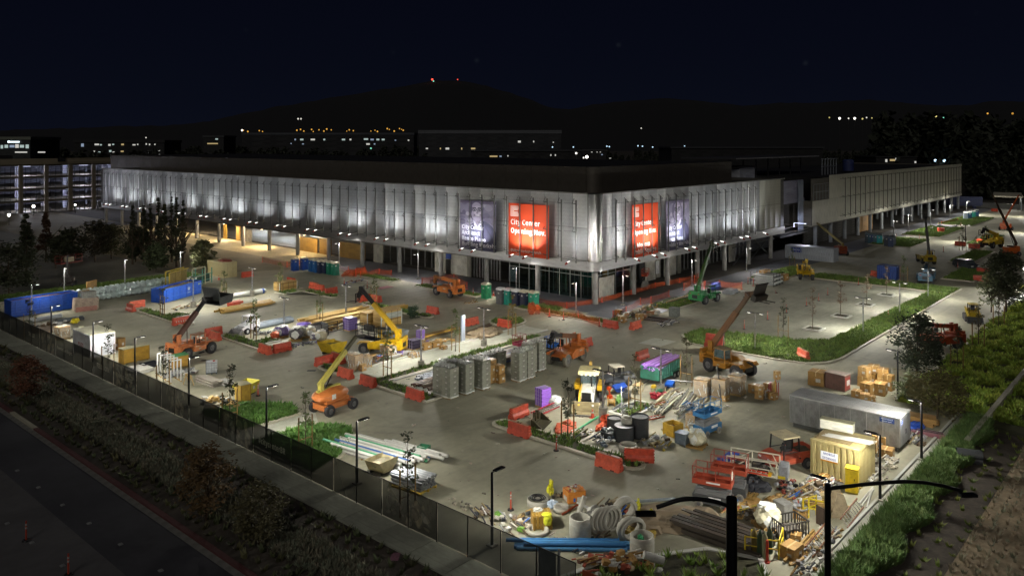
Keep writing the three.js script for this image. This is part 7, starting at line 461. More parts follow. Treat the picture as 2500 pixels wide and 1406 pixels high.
{ const o = thing('can_box', 'orange tray box crammed with bits, blue and white label', 'box', P(1402, 1222), -30), m = M('#b8742c', .7); part(o, 'box_body', m, bx(1.25, .75, 1.0, 0, .05, 0)); part(o, 'label', paperM, [bx(.4, .3, .02, .2, .12, .51), bx(.02, .3, .5, -.64, .12, 0)]); part(o, 'blue_mark', M('#2c5ca8', .6), bx(.14, .24, .02, -.2, .15, .515)); for (let i = 0; i < 16; i++) part(o, 'bit', [woodM[0], M('#b86a2c', .7), paperM, M('#7a2c2c', .7)][i % 4], lump(.12, .1, .12, rr(-.5, .5), .84, rr(-.4, .4), .3, 1)); } bundle('yellow_boards', 'yellow boards with a ribbon leaning by the rings', 'boards', P(1568, 1300), -80, 5, 1.8, .14, M('#a0883c', .8), { per: 5, piece: 'board', sq: 1 }); [['yellow caution bag at the dirt edge', 1556, 1258], ['yellow ribbon bundle on the dirt mound', 1596, 1282], ['yellow flag bag by the hose ring', 1344, 1206]].forEach(([l, x, y]) => solo('yellow_bag', l, 'bag', M('#c9c41c', .7), [lump(.4, .3, .22, 0, .3, 0, .35), lump(.2, .4, .15, .3, .5, 0, .3)], P(x, y), rr(0, 90))); solo('white_sacks', 'white sacks heaped behind the concrete rings', 'sacks', paperM, [lump(.5, .45, .4, 0, .4, 0, .3), lump(.35, .3, .35, .6, .3, .2, .3)], P(1450, 1268)); solo('blue_white_bag', 'pale blue plastic bag between the rings', 'bag', M('#a9b8cc', .5), lump(.35, .25, .3, 0, .25, 0, .35), P(1349, 1240)); solo('orange_stake', 'orange pipe lying by the lidded ring', 'pipe', M('#8f3f1c', .7), bar([-1, .1, 0], [.9, .25, .1], .07, 7), P(1396, 1246), 0); solo('white_tube', 'white tube leaning on the rings', 'pipe', paperM, bar([-.7, .8, 0], [.5, .3, .5], .08, 8), P(1434, 1254), -40); heap('scrap_heap', 'brown roots and scrap behind the hose ring', 'scrap heap', P(1362, 1222), 0, 30, 2.4, .4, 1, [M('#4a3f2e', .9), M('#6b5c44', .9), M('#33302a', .9)], 'bits'); heap('scrap_heap', 'brown scrap mound behind the white sacks', 'scrap heap', P(1490, 1248), 0, 34, 2, .7, 1.4, [M('#3c352a', .9), M('#5c4c36', .9), M('#8a7a5c', .9)]); heap('scrap_heap', 'white rubble along the blue pipes', 'scrap heap', P(1350, 1322), -50, 34, 3.4, .2, .7, [paperM, M('#9a948a', .9), M('#6b655c', .9)]); heap('rubbish_heap', 'rubbish heap of cardboard and wood at the bottom edge', 'rubbish heap', P(1510, 1384), -40, 90, 4.4, .9, 1.8, [cardM[0], cardM[2], M('#5a3a2c', .9), M('#b9a98a', .9), paperM, M('#9c4a34', .9)]); solo('white_roll', 'thick white roll standing tilted at the bottom edge', 'roll', paperM, [bar([-.5, 1.1, 0], [.6, .75, 0], .22, 14), bar([.1, 0, 0], [.1, .8, 0], .04, 5)], P(1594, 1402), -48); heap('fence_scrap', 'small scrap behind the fence end by the lamp', 'scrap heap', P(1222, 1276), 90, 46, 4.2, .5, 1.6, [...clutter, M('#5c8a2c', .8)]); heap('fence_scrap', 'wire and wheel scrap along the fence', 'scrap heap', P(1130, 1240), 90, 26, 3, .5, .8, [M('#6a665c', .8), M('#a39c8a', .8)], 'bits');
solo('dirt_mound', 'low mound of dark earth before the red lifts', 'dirt mound', mDirt, [lump(3, .5, 1.8, 0, 0, 0, .2, 3), lump(1.6, .6, 1.4, -1.6, 0, .6, .25, 3), lump(1.2, .4, 1.2, 2, 0, -.4, .25, 2)], P(1640, 1268), -48);
// bottom right corner
{ const o = thing('yellow_rails', 'yellow pipe rails round the gas bottles', 'railing', P(1880, 1352), -30), y = M('#c4ac1c', .6); const r = []; for (const [a, b] of [[[-1.4, -.4], [.1, .7]], [[.1, .7], [1.3, -.5]]]) for (const h of [.55, 1.05]) r.push(bar([a[0], h, a[1]], [b[0], h, b[1]], .04, 6)); part(o, 'rail', y, r); for (const [x, z] of [[-1.4, -.4], [.1, .7], [1.3, -.5], [-.6, -.9]]) part(o, 'rail_post', y, bar([x, 0, z], [x, 1.1, z], .05, 6)); } [['tan-shouldered', 1842, 1352, '#6a5c30'], ['dark green', 1856, 1358, '#2c3f2a'], ['white-based', 1868, 1362, '#8a8a6a'], ['black-green', 1880, 1350, '#24382c']].forEach(([l, x, y, c]) => solo('gas_bottle', l + ' gas bottle inside the yellow rails', 'gas bottle', M(c, .5), lathe([[0, 0], [.17, 0], [.17, 1.2], [.06, 1.42], [.06, 1.55], [0, 1.55]], 12), P(x, y))); solo('extinguisher_post', 'red post inside the yellow rails', 'post', M('#a8301c', .6), [cy(.07, .08, 1.3), cy(.16, .16, .08)], P(1874, 1374));
{ const o = thing('barred_bin', 'dark open bin of upright bars full of rubbish', 'bin', P(1928, 1308), -30), m = M('#3c3a36', .7, .3), r = []; for (let i = 0; i < 9; i++) { r.push(bx(.06, .95, .04, -.9 + i * .225, .1, .65), bx(.06, .95, .04, -.9 + i * .225, .1, -.65)); if (i < 7) r.push(bx(.04, .95, .06, .92, .1, -.6 + i * .2), bx(.04, .95, .06, -.92, .1, -.6 + i * .2)); } part(o, 'bars', m, r); part(o, 'rim', m, [bx(1.9, .07, .07, 0, 1.02, .65), bx(1.9, .07, .07, 0, 1.02, -.65), bx(.07, .07, 1.3, .92, 1.02, 0), bx(.07, .07, 1.3, -.92, 1.02, 0), bx(1.9, .06, 1.3, 0, .06, 0)]); part(o, 'rubbish', M('#55504a', .9), lump(.8, .3, .5, 0, .4, 0, .35)); } solo('grey_box', 'grey upright box beside the open carton', 'box', M('#8d8d8a', .7), [bx(.75, .95, .9), bx(.8, .05, .95, 0, .95, 0)], P(1913, 1262), -20); solo('wire_coil', 'coil of silver wire on its carton', 'wire coil', M('#9a9ca2', .4, .6), [.3, .38, .45].map((r, i) => { const g = new THREE.TorusGeometry(r, .06, 5, 18); g.rotateX(90 * D2); g.translate(0, .56 + .03 * i, 0); return g; }), P(1955, 1262)); [['left', 1978, 1262], ['right', 2000, 1270]].forEach(([n, x, y], i) => solo('yellow_gate', n + ' yellow steel safety gate near the paper screens', 'gate', M('#c4b01c', .6), [bx(1.2, .07, .07, 0, 1.2, 0), bx(1.2, .07, .07, 0, .6, 0), bx(.08, 1.3, .08, -.6, 0, 0), bx(.08, 1.3, .08, .6, 0, 0)], P(x, y), -20 - 60 * i)); solo('door_panel', 'dark brown panel standing in the yellow gate', 'panel', M('#3c2f26', .8), [bx(.08, 1.1, .6), bx(.1, .06, .64, 0, 1.1, 0)], P(2004, 1282), -20); { const o = thing('paper_trestle', 'paper-covered trestles leaning on a long ladder', 'trestle', P(2056, 1262), 0); for (let i = 0; i < 2; i++) part(o, 'paper_sheet', M('#a3957a', .9), prism([[-.6, 0], [.7, 0], [.2, 1.5], [-.2, 1.6]], .05).rotateY(-50 * D2).translate(i * .7 - .2, 0, -i * .5)); } function longLadder(l, x, y, len) { const o = thing('ladder', l, 'ladder', P(x, y), 2); o.position.y = .02; part(o, 'side_rail', M('#8f5a3c', .7), beam([-len / 2, .1, .3], [len / 2, .2, .3], .06, .1)); part(o, 'side_rail', M('#8f5a3c', .7), beam([-len / 2, .55, -.1], [len / 2, .65, -.1], .06, .1)); for (let i = 0; i < len * 2.6; i++) { const k = -len / 2 + .2 + i * .38; part(o, 'rung', M('#b3b3ac', .5, .4), beam([k, .14, .3], [k, .58, -.1], .05, .05)); } } longLadder('upper long orange ladder along the right kerb', 2078, 1266, 3.4); longLadder('lower long orange ladder along the right kerb', 2002, 1326, 4.2); bundle('trim_boards', 'white and brown boards lying along the right kerb', 'boards', P(1972, 1338), 3, 5, 5, .07, [paperM, woodM[2], woodM[0]], { per: 4, piece: 'board', sq: 1, gap: 5, skew: 6 }); heap('kerb_scrap', 'scattered scrap along the right kerb', 'scrap heap', P(1990, 1350), 3, 70, 7.5, .3, 1.4, [...clutter, cardM[0]]); heap('kerb_scrap', 'scrap strewn at the foot of the cream container', 'scrap heap', P(1996, 1196), 0, 60, 3.6, .5, 2, [...clutter, cardM[1], M('#9c4634', .8)]); heap('kerb_scrap', 'flat rubble between the cream container and the kerb', 'scrap heap', P(2150, 1150), 3, 70, 5.5, .3, 1.6, [M('#a9a290', .9), M('#8a8478', .9), paperM]); solo('black_netting', 'heap of black netting behind the red lifts', 'netting', M('#24262e', .9), [lump(1, .4, .8, 0, .2, 0, .3), lump(.6, .4, .5, -.5, .4, -.2, .35)], P(1848, 1194)); heap('pallet_heap', 'low pallets with yellow clamps beside the plywood sheet', 'pallets', P(1832, 1256), -40, 40, 2.6, .3, 1.8, [woodM[0], M('#a89a3c', .8), M('#5a5040', .9)]); solo('plywood_sheet', 'tan plywood sheet lying flat behind the black pole', 'sheet', cardM[1], bx(1.6, .04, 2), P(1848, 1232), -20); solo('wood_pallet', 'worn pallet beside the plywood sheet', 'pallet', woodM[2], palletG(1.2, 1.2), P(1826, 1212), 10); heap('kerb_scrap', 'thin rods and wires by the white trailer', 'scrap heap', P(1918, 1190), 0, 30, 2.4, .4, 1.4, [dkM, M('#8d8f94', .5), M('#7a3a2c', .8)], 'bits'); bundle('timber_pile', 'planks scattered on the ground before the yellow cabinet', 'planks', P(2010, 1222), -60, 8, 3, .08, [woodM[0], woodM[2], M('#6b5a40', .9)], { per: 8, piece: 'plank', sq: 1, gap: 4, skew: 14 }); bundle('white_hoses', 'white hose pipes curving behind the yellow cabinet', 'pipes', P(2120, 1216), 6, 3, 3.4, .07, paperM, { per: 3, skew: 12 }); heap('box_frames', 'grey caged boxes before the cream container', 'crates', P(2020, 1198), 0, 26, 1.8, .9, 1.1, [M('#77797e', .5, .4), M('#8f7a54', .8), paperM]);
bundle('carton_tubes', 'long brown carton tubes at the end of the silver trailer', 'tubes', P(2248, 1034), -84, 6, 2.6, .22, cardM[0], { per: 3, piece: 'tube', sq: 1 }); solo('blue_tarp', 'blue tarp bundle at the end of the silver trailer', 'tarp', M('#1c48a8', .7), lump(.8, .4, .6, 0, .3, 0, .25), P(2238, 1050)); bundle('steel_tubes', 'stack of silver tubes at the right kerb corner', 'tubes', P(2266, 1062), -84, 8, 2.4, .1, [M('#a9adb8', .3, .7), M('#8a5a64', .5)], { per: 4, piece: 'tube', sq: 1 }); { const o = thing('stone_trough', 'long pale planter trough under the dark magnolia', 'trough', P(2208, 918), -60); part(o, 'trough', M('#8d8a78', .9), [bx(2.2, .7, .1, 0, 0, .4), bx(2.2, .7, .1, 0, 0, -.4), bx(.1, .7, .8, 1.1, 0, 0), bx(.1, .7, .8, -1.1, 0, 0)]); part(o, 'soil', mSoil, bx(2.1, .5, .74, 0, .05, 0)); } solo('drain_pipe', 'black corrugated drain pipe sticking out of the bank', 'pipe', blackM, [0, 1, 2, 3, 4, 5].map(i => cy(.5, .5, .26, -.8 + i * .28, 0, 0, 14, 0, 90, true)).concat(cy(.46, .46, 1.7, -.1, -.35, 0, 14, 0, 90, true)), P(2372, 1128), -70); solo('black_lawn_sign', 'pink board lying in the dark planting bed', 'board', M('#8a6070', .8), bx(.9, .03, .5), P(964, 1360), 40);
bundle('scrap_metal', 'long metal scraps on the rubbish pile before the corner', 'scrap', P(1610, 782), -80, 12, 4.6, .07, [M('#6b655c', .6, .3), M('#8d8d90', .5, .5), M('#4a4038', .8)], { per: 9, piece: 'rod', gap: 3.5, skew: 12 }); heap('rubbish_heap', 'rubbish pile of bags and boards before the steel corner', 'rubbish heap', P(1560, 772), 0, 80, 6, .9, 3.2, [paperM, M('#8a7a60', .9), M('#4c4238', .9), M('#9a6a44', .9), M('#c4bfae', .8)]); solo('grey_block', 'low grey block stack right of the green telehandler', 'blocks', M('#8d9298', .8), [bx(2.4, .5, 1.6), bx(2, .2, 1.4, 0, .5, 0)], P(1784, 716)); solo('lilac_load', 'blue and lilac load on the ground behind the green telehandler', 'load', M('#4a5ca8', .7), [lump(1.2, .5, .8, 0, .4, 0, .25), bx(1.2, .9, 1, 1.2, 0, -.4)], P(1746, 706)); cratePile('lilac drum pallet behind the grey slab rack', 1890, 686, 0, 1, 1.2, 1, '#8a84a8'); carton('tan crate pair behind the grey slab rack', P(1915, 684), 0, 1.8, 1.1, 1, 0); carton('yellow plywood box on the grey slab rack', P(1868, 690), 0, 2.4, .5, 1, 3, 1.7);
// far right end of the site
solo('trench_pit', 'dark boarded trench pit by the bright toilets', 'pit', M('#4c4a58', .8), [bx(14, .1, 4, 0, .02, 0), bx(14, .4, .2, 0, 0, 2), bx(14, .4, .2, 0, 0, -2)], P(2306, 556), 2); solo('orange_tub', 'round orange tub with a white lid on the far road', 'tub', orangeM, [cy(.9, .8, 1.2, 0, 0, 0, 14), cy(.95, .95, .1, 0, 1.2, 0, 14)], P(2299, 568)); { const o = thing('site_tent', 'white flat-roofed tent shelter at the far end of the road', 'tent', P(2462, 508), 10); part(o, 'canopy', M('#c9c4b0', .7), bx(24, .5, 9, 0, 4.6, 0)); part(o, 'side_wall', M('#9aa5a8', .7), bx(5, 4.6, .2, -9, 0, 4)); part(o, 'side_wall', M('#9aa5a8', .7), bx(7, 4.6, .2, 8, 0, 4)); part(o, 'leg', dkM, [-6, -1, 4].map(x => bx(.3, 4.6, .3, x, 0, 4))); part(o, 'inner_lamp', glow(1, .95, .85, 4), bx(.45, .1, .3, 0, 4.4, 1)); const l = new THREE.PointLight(new THREE.Color(1, .95, .85), 130, 0, 2); l.position.copy(o.localToWorld(V(0, 4.3, 1))); o.updateMatrixWorld(true); l.position.copy(o.localToWorld(V(0, 4.2, 1))); l.castShadow = true; scene.add(l); } { const o = thing('light_tower', 'bright portable light tower behind the big dark tree', 'light tower', P(2500, 705), 0); part(o, 'mast', M('#8a8a86', .5), cy(.08, .1, 3.4, 0, .3, 0, 8)); part(o, 'trailer', M('#a8a03c', .6), bx(1.6, .7, 1)); part(o, 'lamp_panel', glow(1, .97, .9, 12), [bx(.1, .35, .4, -.12, 3.2, .25, 0, 0, 15)]); o.updateMatrixWorld(true); const l = new THREE.SpotLight(new THREE.Color(1, .97, .9), 950, 0, 74 * D2, .9, 2); l.position.copy(o.localToWorld(V(-.3, 3.4, .25))); l.target.position.copy(o.localToWorld(V(-26, 0, 1))); l.castShadow = true; scene.add(l, l.target); } solo('barrier_wall', 'far pale wall along the end of the lot', 'wall', M('#6d6d6a', .9), [bx(90, 1.6, .5), bx(90, .2, .7, 0, 1.6, 0)], W(45, 335), -90); solo('truck_trailer', 'dark blue truck trailer parked past the plain wing', 'trailer', M('#1d2c5c', .6), [bx(13, 3, 2.6, 0, 1.1, 0), bx(12, .4, 2, 0, .7, 0), ...[-4, -3, 4].flatMap(x => [cy(.5, .5, .3, x, 0, 1.2, 10, 90), cy(.5, .5, .3, x, 0, -1.2, 10, 90)])], W(70, 331), -70);

{ // small litter over the lot
  const L = []; for (let i = 0; i < 900; i++) { const s = rr(20, 120), t = rr(36, 88); if (rnd() < .45 || (s > 20 && s < 45 && t < 62)) L.push([s, t]); }
  cover('litter', 'tiny scraps and litter strewn over the paved lot', 'litter', L, join([bx(.16, .03, .1), bx(.08, .05, .05, .1, 0, .06)]), [.3, .28, .22], .6, [.4, 1.6], .004);
  [[1180, 880], [1650, 905], [760, 905], [1350, 985], [1820, 690], [500, 880]].forEach(([x, y]) => { const p = P(x, y); struct('drain_cover', M('#2f302e', .7, .4), [bx(.9, .012, .5), ...[-.3, -.1, .1, .3].map(k => bx(.1, .016, .46, k))]).position.copy(p).y = .004; });
}

{ const wood = [woodM[0], woodM[2], cardM[1], M('#6b5a40', .9)], grey = [M('#7b7f86', .6, .3), M('#a3a6a8', .5, .4), M('#4a4d55', .7), paperM], mix = [...clutter, ...wood, M('#9c4634', .8), M('#2c5ca8', .6)];
  [['grey and blue oddments between the cable drum and the planter', 1530, 1000, 2.2, .4, 1.4, 40, grey], ['rods and offcuts left of the pipe field', 1610, 995, 2.6, .4, 1.6, 46, mix], ['tangle of blue and silver parts beside the blue lift', 1690, 1002, 2, .8, 1.6, 50, [M('#1c6fae', .6), ...grey]], ['low junk between the barrels and the planter kerb', 1545, 1040, 2.4, .4, 1.2, 40, mix], ['stones and junk behind the notched planter', 1428, 1062, 2.4, .3, 1.2, 36, clutter], ['torn cardboard by the grey box', 1900, 1232, 2, .4, 1.4, 40, wood], ['wires and scrap in front of the cream container', 1960, 1212, 3, .5, 1.4, 60, mix], ['broken boards beside the steel beams', 1852, 1316, 2, .4, 1.2, 40, wood], ['mixed junk at the foot of the red lifts', 1800, 1248, 2, .4, 1.6, 44, mix], ['fittings scattered beside the mini loader', 650, 815, 3, .3, 1.6, 36, grey], ['scraps round the purple bag group', 742, 842, 3.4, .4, 1.2, 44, [sackM[3], sackM[0], ...grey]], ['offcuts in front of the timber stacks', 800, 806, 4, .3, 1.6, 40, wood], ['packing waste along the walkway left edge', 1000, 842, 4.6, .4, 1.8, 66, [paperM, sackM[2], sackM[3], ...wood]], ['packing waste near the full leaved tree', 1075, 838, 3.4, .4, 1.6, 44, [paperM, ...wood]], ['broken trays by the grey film-wrapped pallet', 925, 880, 2.6, .5, 1.4, 48, mix], ['silver trim and scraps behind the white trestle', 440, 915, 3, .4, 1.6, 50, grey], ['small parts around the slatted crate', 1290, 1270, 2, .25, 1.2, 36, mix], ['stones and bits before the concrete pipes', 1440, 1328, 3, .2, .9, 40, clutter], ['rolls and junk between the upright rings and the boards', 1510, 1262, 2.2, .5, 1.2, 44, mix], ['bags and planks at the back of the rubbish pile', 1592, 752, 4, .6, 1.6, 50, mix], ['dark rods at the front of the rubbish pile', 1632, 792, 4, .4, 1.4, 40, [M('#3a3834', .8), ...grey]], ['rubble behind the silver trailer end', 2240, 1076, 2.4, .3, 1.4, 40, clutter], ['oddments on the ground by the orange netting heap', 862, 690, 4, .3, 1.2, 40, mix], ['planks and pieces by the single green toilet', 1150, 740, 2.6, .2, .8, 20, wood], ['flat scraps in front of the blue dumpster', 452, 752, 4, .3, 1.2, 30, mix]].forEach(([l, x, y, w, h, d, n, m]) => heap('scrap_scatter', l, 'scrap', P(x, y), rr(-10, 10), n, w, h, d, m)); }
// ---------- hills, far buildings and lights ----------
const prof = [[-900, 330], [-300, 322], [0, 318], [130, 314], [230, 311], [300, 308], [400, 306], [500, 297], [600, 276], [700, 256], [830, 236], [950, 216], [1035, 201], [1060, 196], [1120, 197], [1170, 205], [1230, 222], [1290, 240], [1340, 262], [1390, 266], [1450, 255], [1560, 243], [1640, 240], [1700, 245], [1760, 252], [1830, 258], [1900, 250], [1990, 252], [2050, 246], [2120, 243], [2200, 250], [2300, 258], [2370, 256], [2420, 247], [2500, 248], [2900, 262], [3500, 290]];
const py_ = (x) => { for (let i = 0; i + 1 < prof.length; i++) if (x <= prof[i + 1][0]) { const [a, b] = prof[i], [c, d] = prof[i + 1], k = (x - a) / (c - a), s = k * k * (3 - 2 * k); return b + (d - b) * (.5 * k + .5 * s); } return 300; };
const hillM = new THREE.MeshStandardMaterial({ color: new THREE.Color().setRGB(.009, .0095, .0105), roughness: 1 });
{ const pos = [], idx = [], D = [2300, 2700, 3200, 3600, 3900, 4300, 5200], K = [0, .22, .55, .85, 1, .8, 0], N = 240; for (let r = 0; r < D.length; r++) for (let i = 0; i <= N; i++) { const x = -900 + 4400 * i / N, d = D[r], top = (HY - py_(x)) / FPX * 3900 + HC; pos.push((x - CX) / FPX * d, Math.max(-5, top * K[r] + (r == 4 ? rr(-3, 3) : rr(-9, 9) * K[r])), -d); } for (let r = 0; r + 1 < D.length; r++) for (let i = 0; i < N; i++) { const a = r * (N + 1) + i; idx.push(a, a + 1, a + N + 2, a, a + N + 2, a + N + 1); } const g = new THREE.BufferGeometry(); g.setAttribute('position', new THREE.Float32BufferAttribute(pos, 3)); g.setIndex(idx); g.computeVertexNormals(); struct('hills', hillM, g); }
{ // dark far woods: one mass of crowns
  const g = leaves(230, 12, .34, .13, () => { const y = rr(.1, 1); return [rr(-.45, .45) * (1.15 - y), y, rr(-.45, .45) * (1.15 - y), rr(.6, 1)]; }), L = []; const add = (x0, x1, n, d0, d1, h0, h1) => { for (let i = 0; i < n; i++) { const d = rr(d0, d1), x = rr(x0, x1); L.push([(x - CX) / FPX * d, d, rr(h0, h1)]); } }; add(-100, 1050, 420, 480, 900, 9, 20); add(1300, 2200, 300, 560, 1100, 8, 16); add(2150, 2700, 520, 420, 950, 14, 40); add(0, 700, 160, 420, 520, 10, 19); add(2380, 2520, 60, 330, 420, 10, 22);
  const m = new THREE.InstancedMesh(g, leafM(.018, .022, .012), L.length), q = new THREE.Object3D(); L.forEach(([x, d, h], i) => { q.position.set(x, -1, -d); q.rotation.y = rnd() * 6; q.scale.set(h * .5, h, h * .5); q.updateMatrix(); m.setMatrixAt(i, q.matrix); }); m.name = 'far_woods'; scene.add(m); m.userData = { label: 'dark mass of distant trees below the hills', category: 'woods', kind: 'stuff' }; }
const farP = (x, y, d) => V((x - CX) / FPX * d, HC - (y - HY) / FPX * d, -d);
const lampCol = { o: [1, .5, .08], w: [1, .95, .85], b: [.55, .8, 1], g: [.3, 1, .7], r: [1, .08, .05], y: [1, .85, .3] }, lampMat = {};
const NTH = 'first second third fourth fifth sixth seventh eighth ninth tenth eleventh twelfth thirteenth fourteenth fifteenth sixteenth seventeenth eighteenth nineteenth twentieth twenty-first twenty-second twenty-third twenty-fourth twenty-fifth twenty-sixth twenty-seventh twenty-eighth'.split(' ');
const farPole = M('#2a2a2c', .7);
function farLamp(x, y, d, c, px, k, label, group) { const p = farP(x, y, d), r = px * d / FPX * .5, o = thing('distant_lamp', label, 'lamp', V(p.x, 0, p.z), -AZ, group), h = Math.max(3, p.y); part(o, 'pole', farPole, cy(r * .2, r * .25, h - r * .5, 0, 0, 0, 5)); part(o, 'lamp_globe', lampMat[c + k] ??= glow(...lampCol[c], k), new THREE.SphereGeometry(r, 8, 6).translate(0, h, 0)); }
const OG = 'orange street lamps at the foot of the hill'; let no = 0; for (const [x, y] of [[593, 318], [604, 321], [632, 319], [640, 321], [724, 318], [733, 316], [741, 320], [760, 316], [764, 321], [778, 317], [790, 320], [797, 315], [808, 317], [846, 320], [852, 317], [862, 319], [905, 320], [915, 318], [921, 321], [945, 314], [950, 316], [962, 320], [975, 314], [980, 316], [984, 318], [1025, 320], [1034, 321], [1045, 322]]) farLamp(x, y, 1900, 'o', rr(2.2, 4), .8, 'orange street lamp under the hill, ' + NTH[no++] + ' from left in the glowing row', OG);
no = 0; for (const [x, y] of [[1349, 359], [1400, 359], [1482, 357], [1488, 358], [1558, 356], [1569, 357], [1594, 359], [1672, 357]]) farLamp(x, y, 620, 'b', 3.2, 1.3, 'blue-white parking lamp beyond the roofs, ' + NTH[no++] + ' from left of the eight', 'blue-white lamps beyond the roofs');
[[1055, 194, 3800, 'r', 5, 2, 'red beacon on the hilltop mast'], [1058, 198, 3800, 'g', 3, 1, 'small green light under the hilltop beacon'], [1117, 194, 3800, 'r', 3, 1.2, 'fainter red beacon right on the hilltop'], [727, 290, 2600, 'w', 4, .8, 'white window light on the dark hillside, left end'], [734, 290, 2600, 'w', 4, .7, 'white window light on the dark hillside, right end'], [2051, 289, 1500, 'w', 6, 2, 'bright white light on the right hillside, left'], [2088, 289, 1500, 'w', 6, 2, 'bright white light on the right hillside, middle'], [2073, 289, 1500, 'w', 3.5, 1, 'white light between the two bright hillside ones'], [2107, 290, 1500, 'y', 4, .7, 'yellowish hillside light right of the bright ones'], [2117, 287, 1500, 'w', 3.5, .8, 'small white hillside light, far right of the row'], [2130, 288, 1500, 'y', 3, .6, 'last yellow hillside light of the row'], [2026, 287, 1500, 'y', 3.5, .5, 'dim yellow hillside light left of the bright ones'], [2270, 287, 1300, 'w', 5, 1.4, 'white light of the upper right house cluster'], [2286, 283, 1300, 'y', 6, 1.2, 'yellow-white light of the upper right house cluster'], [2305, 286, 1300, 'g', 4, 1, 'green light of the upper right house cluster'], [2279, 305, 1300, 'y', 6, .6, 'yellow porch light below the house cluster'], [2291, 302, 1300, 'b', 3, .7, 'tiny bluish light below the house cluster'], [2201, 339, 900, 'w', 5, 1, 'warm white light in the right woods'], [2413, 277, 1000, 'o', 4, .8, 'orange light high in the right woods'], [2474, 277, 1000, 'o', 5, .5, 'faint orange lights at the right edge'], [2443, 324, 700, 'w', 5, .8, 'white light between trees at right'], [2285, 392, 420, 'b', 6, 4, 'bright star-like lamp past the plain wing, left one'], [2307, 392, 420, 'b', 6, 4, 'bright star-like lamp past the plain wing, second one'], [2397, 397, 420, 'b', 6, 4, 'bright star-like lamp at right of the plain wing'], [2420, 398, 420, 'w', 6, 1.5, 'smaller white lamp next to the right star-like one'], [2465, 418, 400, 'w', 5, 1.4, 'single white lamp low at right'], [1433, 383, 300, 'w', 7, 5, 'very bright white floodlight behind the penthouse'], [1407, 374, 300, 'w', 5, 1.8, 'white lamp left of the bright floodlight'], [1425, 385, 300, 'w', 4, 1.4, 'small lamp beside the bright floodlight'], [1340, 321, 1400, 'w', 3, .7, 'tiny white light above the pale offices'], [1566, 313, 1800, 'w', 3.5, .6, 'lone white light on the middle hill'], [905, 362, 500, 'g', 4, .8, 'green signal light beyond the penthouse'], [590, 318, 1400, 'w', 5, 1.4, 'white lamp at the left of the orange row'], [355, 336, 700, 'w', 3, .8, 'white light over the left trees'], [20, 548, 230, 'w', 7, 5, 'bright path lamp before the garage, left'], [80, 517, 262, 'w', 7, 5, 'bright path lamp before the garage, middle'], [182, 511, 268, 'w', 5, 4, 'bright path lamp before the garage, right']].forEach(([x, y, d, c, p, k, l]) => farLamp(x, y, d, c, p, k, l));
for (const [x, y, d] of [[20, 548, 230], [80, 517, 262]]) { const l = new THREE.PointLight(new THREE.Color(1, .85, .6), 40, 0, 2); l.position.copy(farP(x, y, d)).y = 2.6; l.castShadow = true; scene.add(l); }
// clusters of lit windows and buildings
const winM = [glow(.8, 1, .95, .42), glow(1, .98, .9, .5), glow(1, .75, .35, .4), glow(.6, .75, 1, .35)];
function farBuilding(label, x0, x1, yt, yb, d, col, wins, fascia = '#5d6268') { const a = farP(x0, yb, d), b = farP(x1, yt, d), o = thing('distant_building', label, 'building', V((a.x + b.x) / 2, 0, -d), -AZ), w = b.x - a.x, H = b.y; part(o, 'wall', M(col, .9), bx(w, H, 26, 0, 0, -13)); part(o, 'roof', M(fascia, .8), bx(w + 1, (yb - yt) * .22 / FPX * d, 27, 0, H, -13)); for (const [x, y, ww, hh, m] of wins) { const p = farP(x, y, d); part(o, 'lit_window', winM[m], bx(ww * .85 / FPX * d, hh * .75 / FPX * d, .4, p.x - o.position.x, p.y - hh / FPX * d / 2, .1)); } return o; }
farBuilding('pale office block with a row of lit windows beyond the long roof', 590, 1010, 329, 352, 760, '#15161a', [[720, 340, 4, 5, 3], [736, 340, 9, 5, 0], [763, 340, 12, 5, 1], [791, 340, 5, 5, 0], [838, 340, 9, 5, 0], [855, 340, 5, 5, 1], [893, 339, 12, 5, 0], [908, 340, 9, 5, 3], [922, 340, 8, 5, 0], [935, 340, 8, 5, 0], [898, 351, 10, 5, 1], [914, 351, 4, 4, 3], [965, 342, 4, 3, 3], [997, 342, 4, 4, 1], [710, 350, 3, 3, 3], [739, 351, 5, 3, 3]], '#3c4048'); farBuilding('pale long office block with few lit windows behind the penthouse', 1022, 1370, 326, 364, 700, '#24262a', [[1042, 362, 6, 4, 1], [1092, 362, 10, 6, 1], [1075, 362, 3, 5, 2], [1127, 362, 3, 6, 2], [1155, 362, 12, 5, 2], [1268, 345, 8, 6, 1], [1303, 345, 3, 5, 1], [1351, 347, 3, 3, 1]], '#55585e');
farBuilding('brightly lit shop building with a glowing sign at far left', -60, 72, 341, 374, 400, '#2c3030', [[3, 357, 6, 11, 0], [14, 356, 9, 10, 0], [28, 356, 13, 8, 3], [40, 355, 9, 12, 1], [52, 356, 11, 9, 0], [65, 356, 8, 12, 0], [50, 371, 34, 4, 1], [100, 371, 20, 4, 1]], '#6b7066'); { const s = farP(34, 348, 399.5); const o = solo('shop_sign', 'small glowing white sign on the far left shop', 'sign', glow(.8, .95, 1, 2), [bx(4.6, .7, .3), bx(1, 1, .3, -3, -.1, 0)], s, -AZ); }
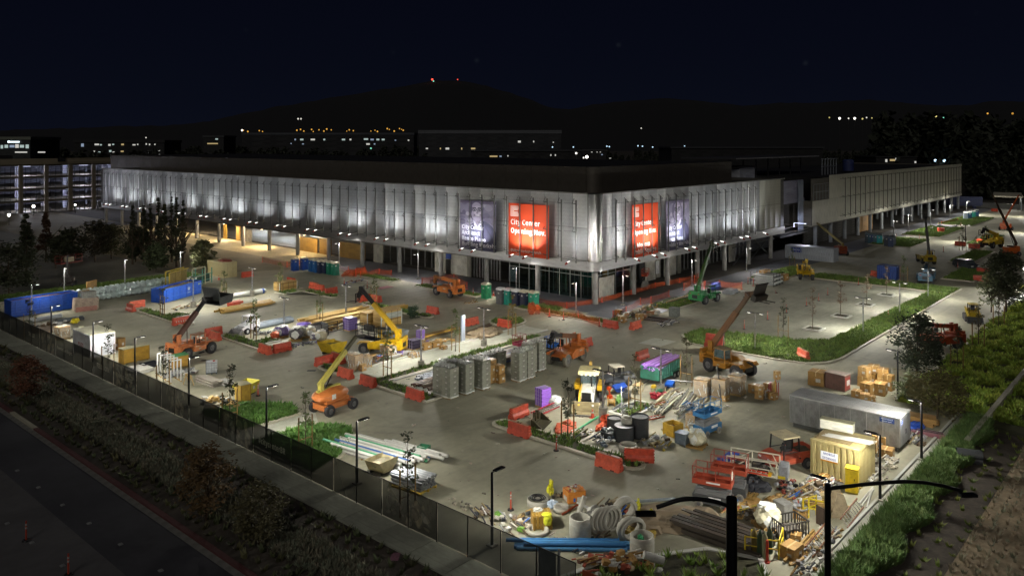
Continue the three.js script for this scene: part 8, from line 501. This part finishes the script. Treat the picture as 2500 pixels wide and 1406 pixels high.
farBuilding('dark block with bluish and white windows among the left trees', 180, 400, 348, 376, 520, '#0d0e11', [[200, 353, 7, 10, 3], [235, 352, 12, 5, 1], [245, 353, 5, 4, 0], [266, 353, 6, 6, 1], [275, 352, 5, 4, 0], [298, 352, 7, 5, 2], [326, 353, 8, 4, 1], [335, 352, 3, 4, 1], [356, 351, 3, 5, 1], [364, 352, 3, 5, 1], [377, 352, 3, 4, 1], [228, 369, 6, 4, 1], [242, 371, 8, 4, 0], [268, 368, 6, 6, 0], [276, 371, 5, 4, 1], [297, 369, 8, 4, 2], [363, 370, 4, 9, 1], [378, 377, 26, 2, 1], [387, 367, 5, 3, 1], [110, 355, 6, 4, 1], [134, 353, 6, 7, 3]], '#101114'); farBuilding('low building with one yellow window strip left of the orange lamps', 495, 545, 335, 354, 600, '#1b1c1e', [[518, 350, 30, 3.5, 2], [528, 339, 7, 4, 0]], '#33363a');
farBuilding('garage deck with an orange-lit opening beyond the roof', 1150, 1420, 369, 384, 330, '#121214', [[1205, 381, 22, 4.5, 2], [1222, 381, 6, 4, 3], [1240, 380, 3, 4, 1], [1345, 378, 3, 5, 1], [1356, 378, 3, 5, 1]], '#2e3033'); farBuilding('low canopy with white strip lights beside the bright floodlight', 1408, 1480, 368, 378, 340, '#1c1c1e', [[1445, 371, 4, 2, 1], [1458, 371, 3, 2, 1], [1466, 371, 3, 2, 1], [1470, 377, 4, 3, 3], [1490, 386, 5, 2, 1]], '#4a4a4a'); farBuilding('long dark hall with a pale eave behind the unfinished wing', 1640, 2010, 362, 380, 300, '#0c0c0e', [], '#2b2d31'); farBuilding('dim shop row with pinkish windows beyond the plain wing', 2140, 2240, 384, 396, 420, '#161618', [[2165, 391, 5, 9, 1], [2180, 390, 14, 6, 2], [2189, 388, 4, 9, 1], [2236, 395, 4, 6, 1]], '#222326');
for (let k = 0; k < 7; k++) { const x = [610, 690, 770, 820, 870, 965, 1005][k], d = 560 + k * 10, h = [19, 15, 17, 20, 15, 22, 18][k]; tree('conifer_tree', 'distant dark conifer silhouette before the lit offices, ' + ['first', 'second', 'third', 'fourth', 'fifth', 'sixth', 'seventh'][k] + ' from left', farP(x, 0, d).setY(0), h, h * .28, darkG, 420, .9, 26, 'cone'); }

{ const g = bx(.24, .05, .24), m = M('#8d8f90', .7); [[40, 1149], [92, 1190], [151, 1233], [216, 1278], [293, 1329], [391, 1393], [16, 1278], [76, 1325], [151, 1381]].forEach(([x, y], i) => { const p = P(x, y); p.y = -.02; solo('road_stud', 'pale raised road stud on the dark street, ' + (i < 6 ? NTH[i] + ' of the long row' : NTH[i - 6] + ' beside the orange posts'), 'road stud', m, [g, bx(.16, .03, .16, 0, .05, 0)], p, 0, 'road studs on the street'); }); }
camera.updateProjectionMatrix();
renderer.render(scene, camera);
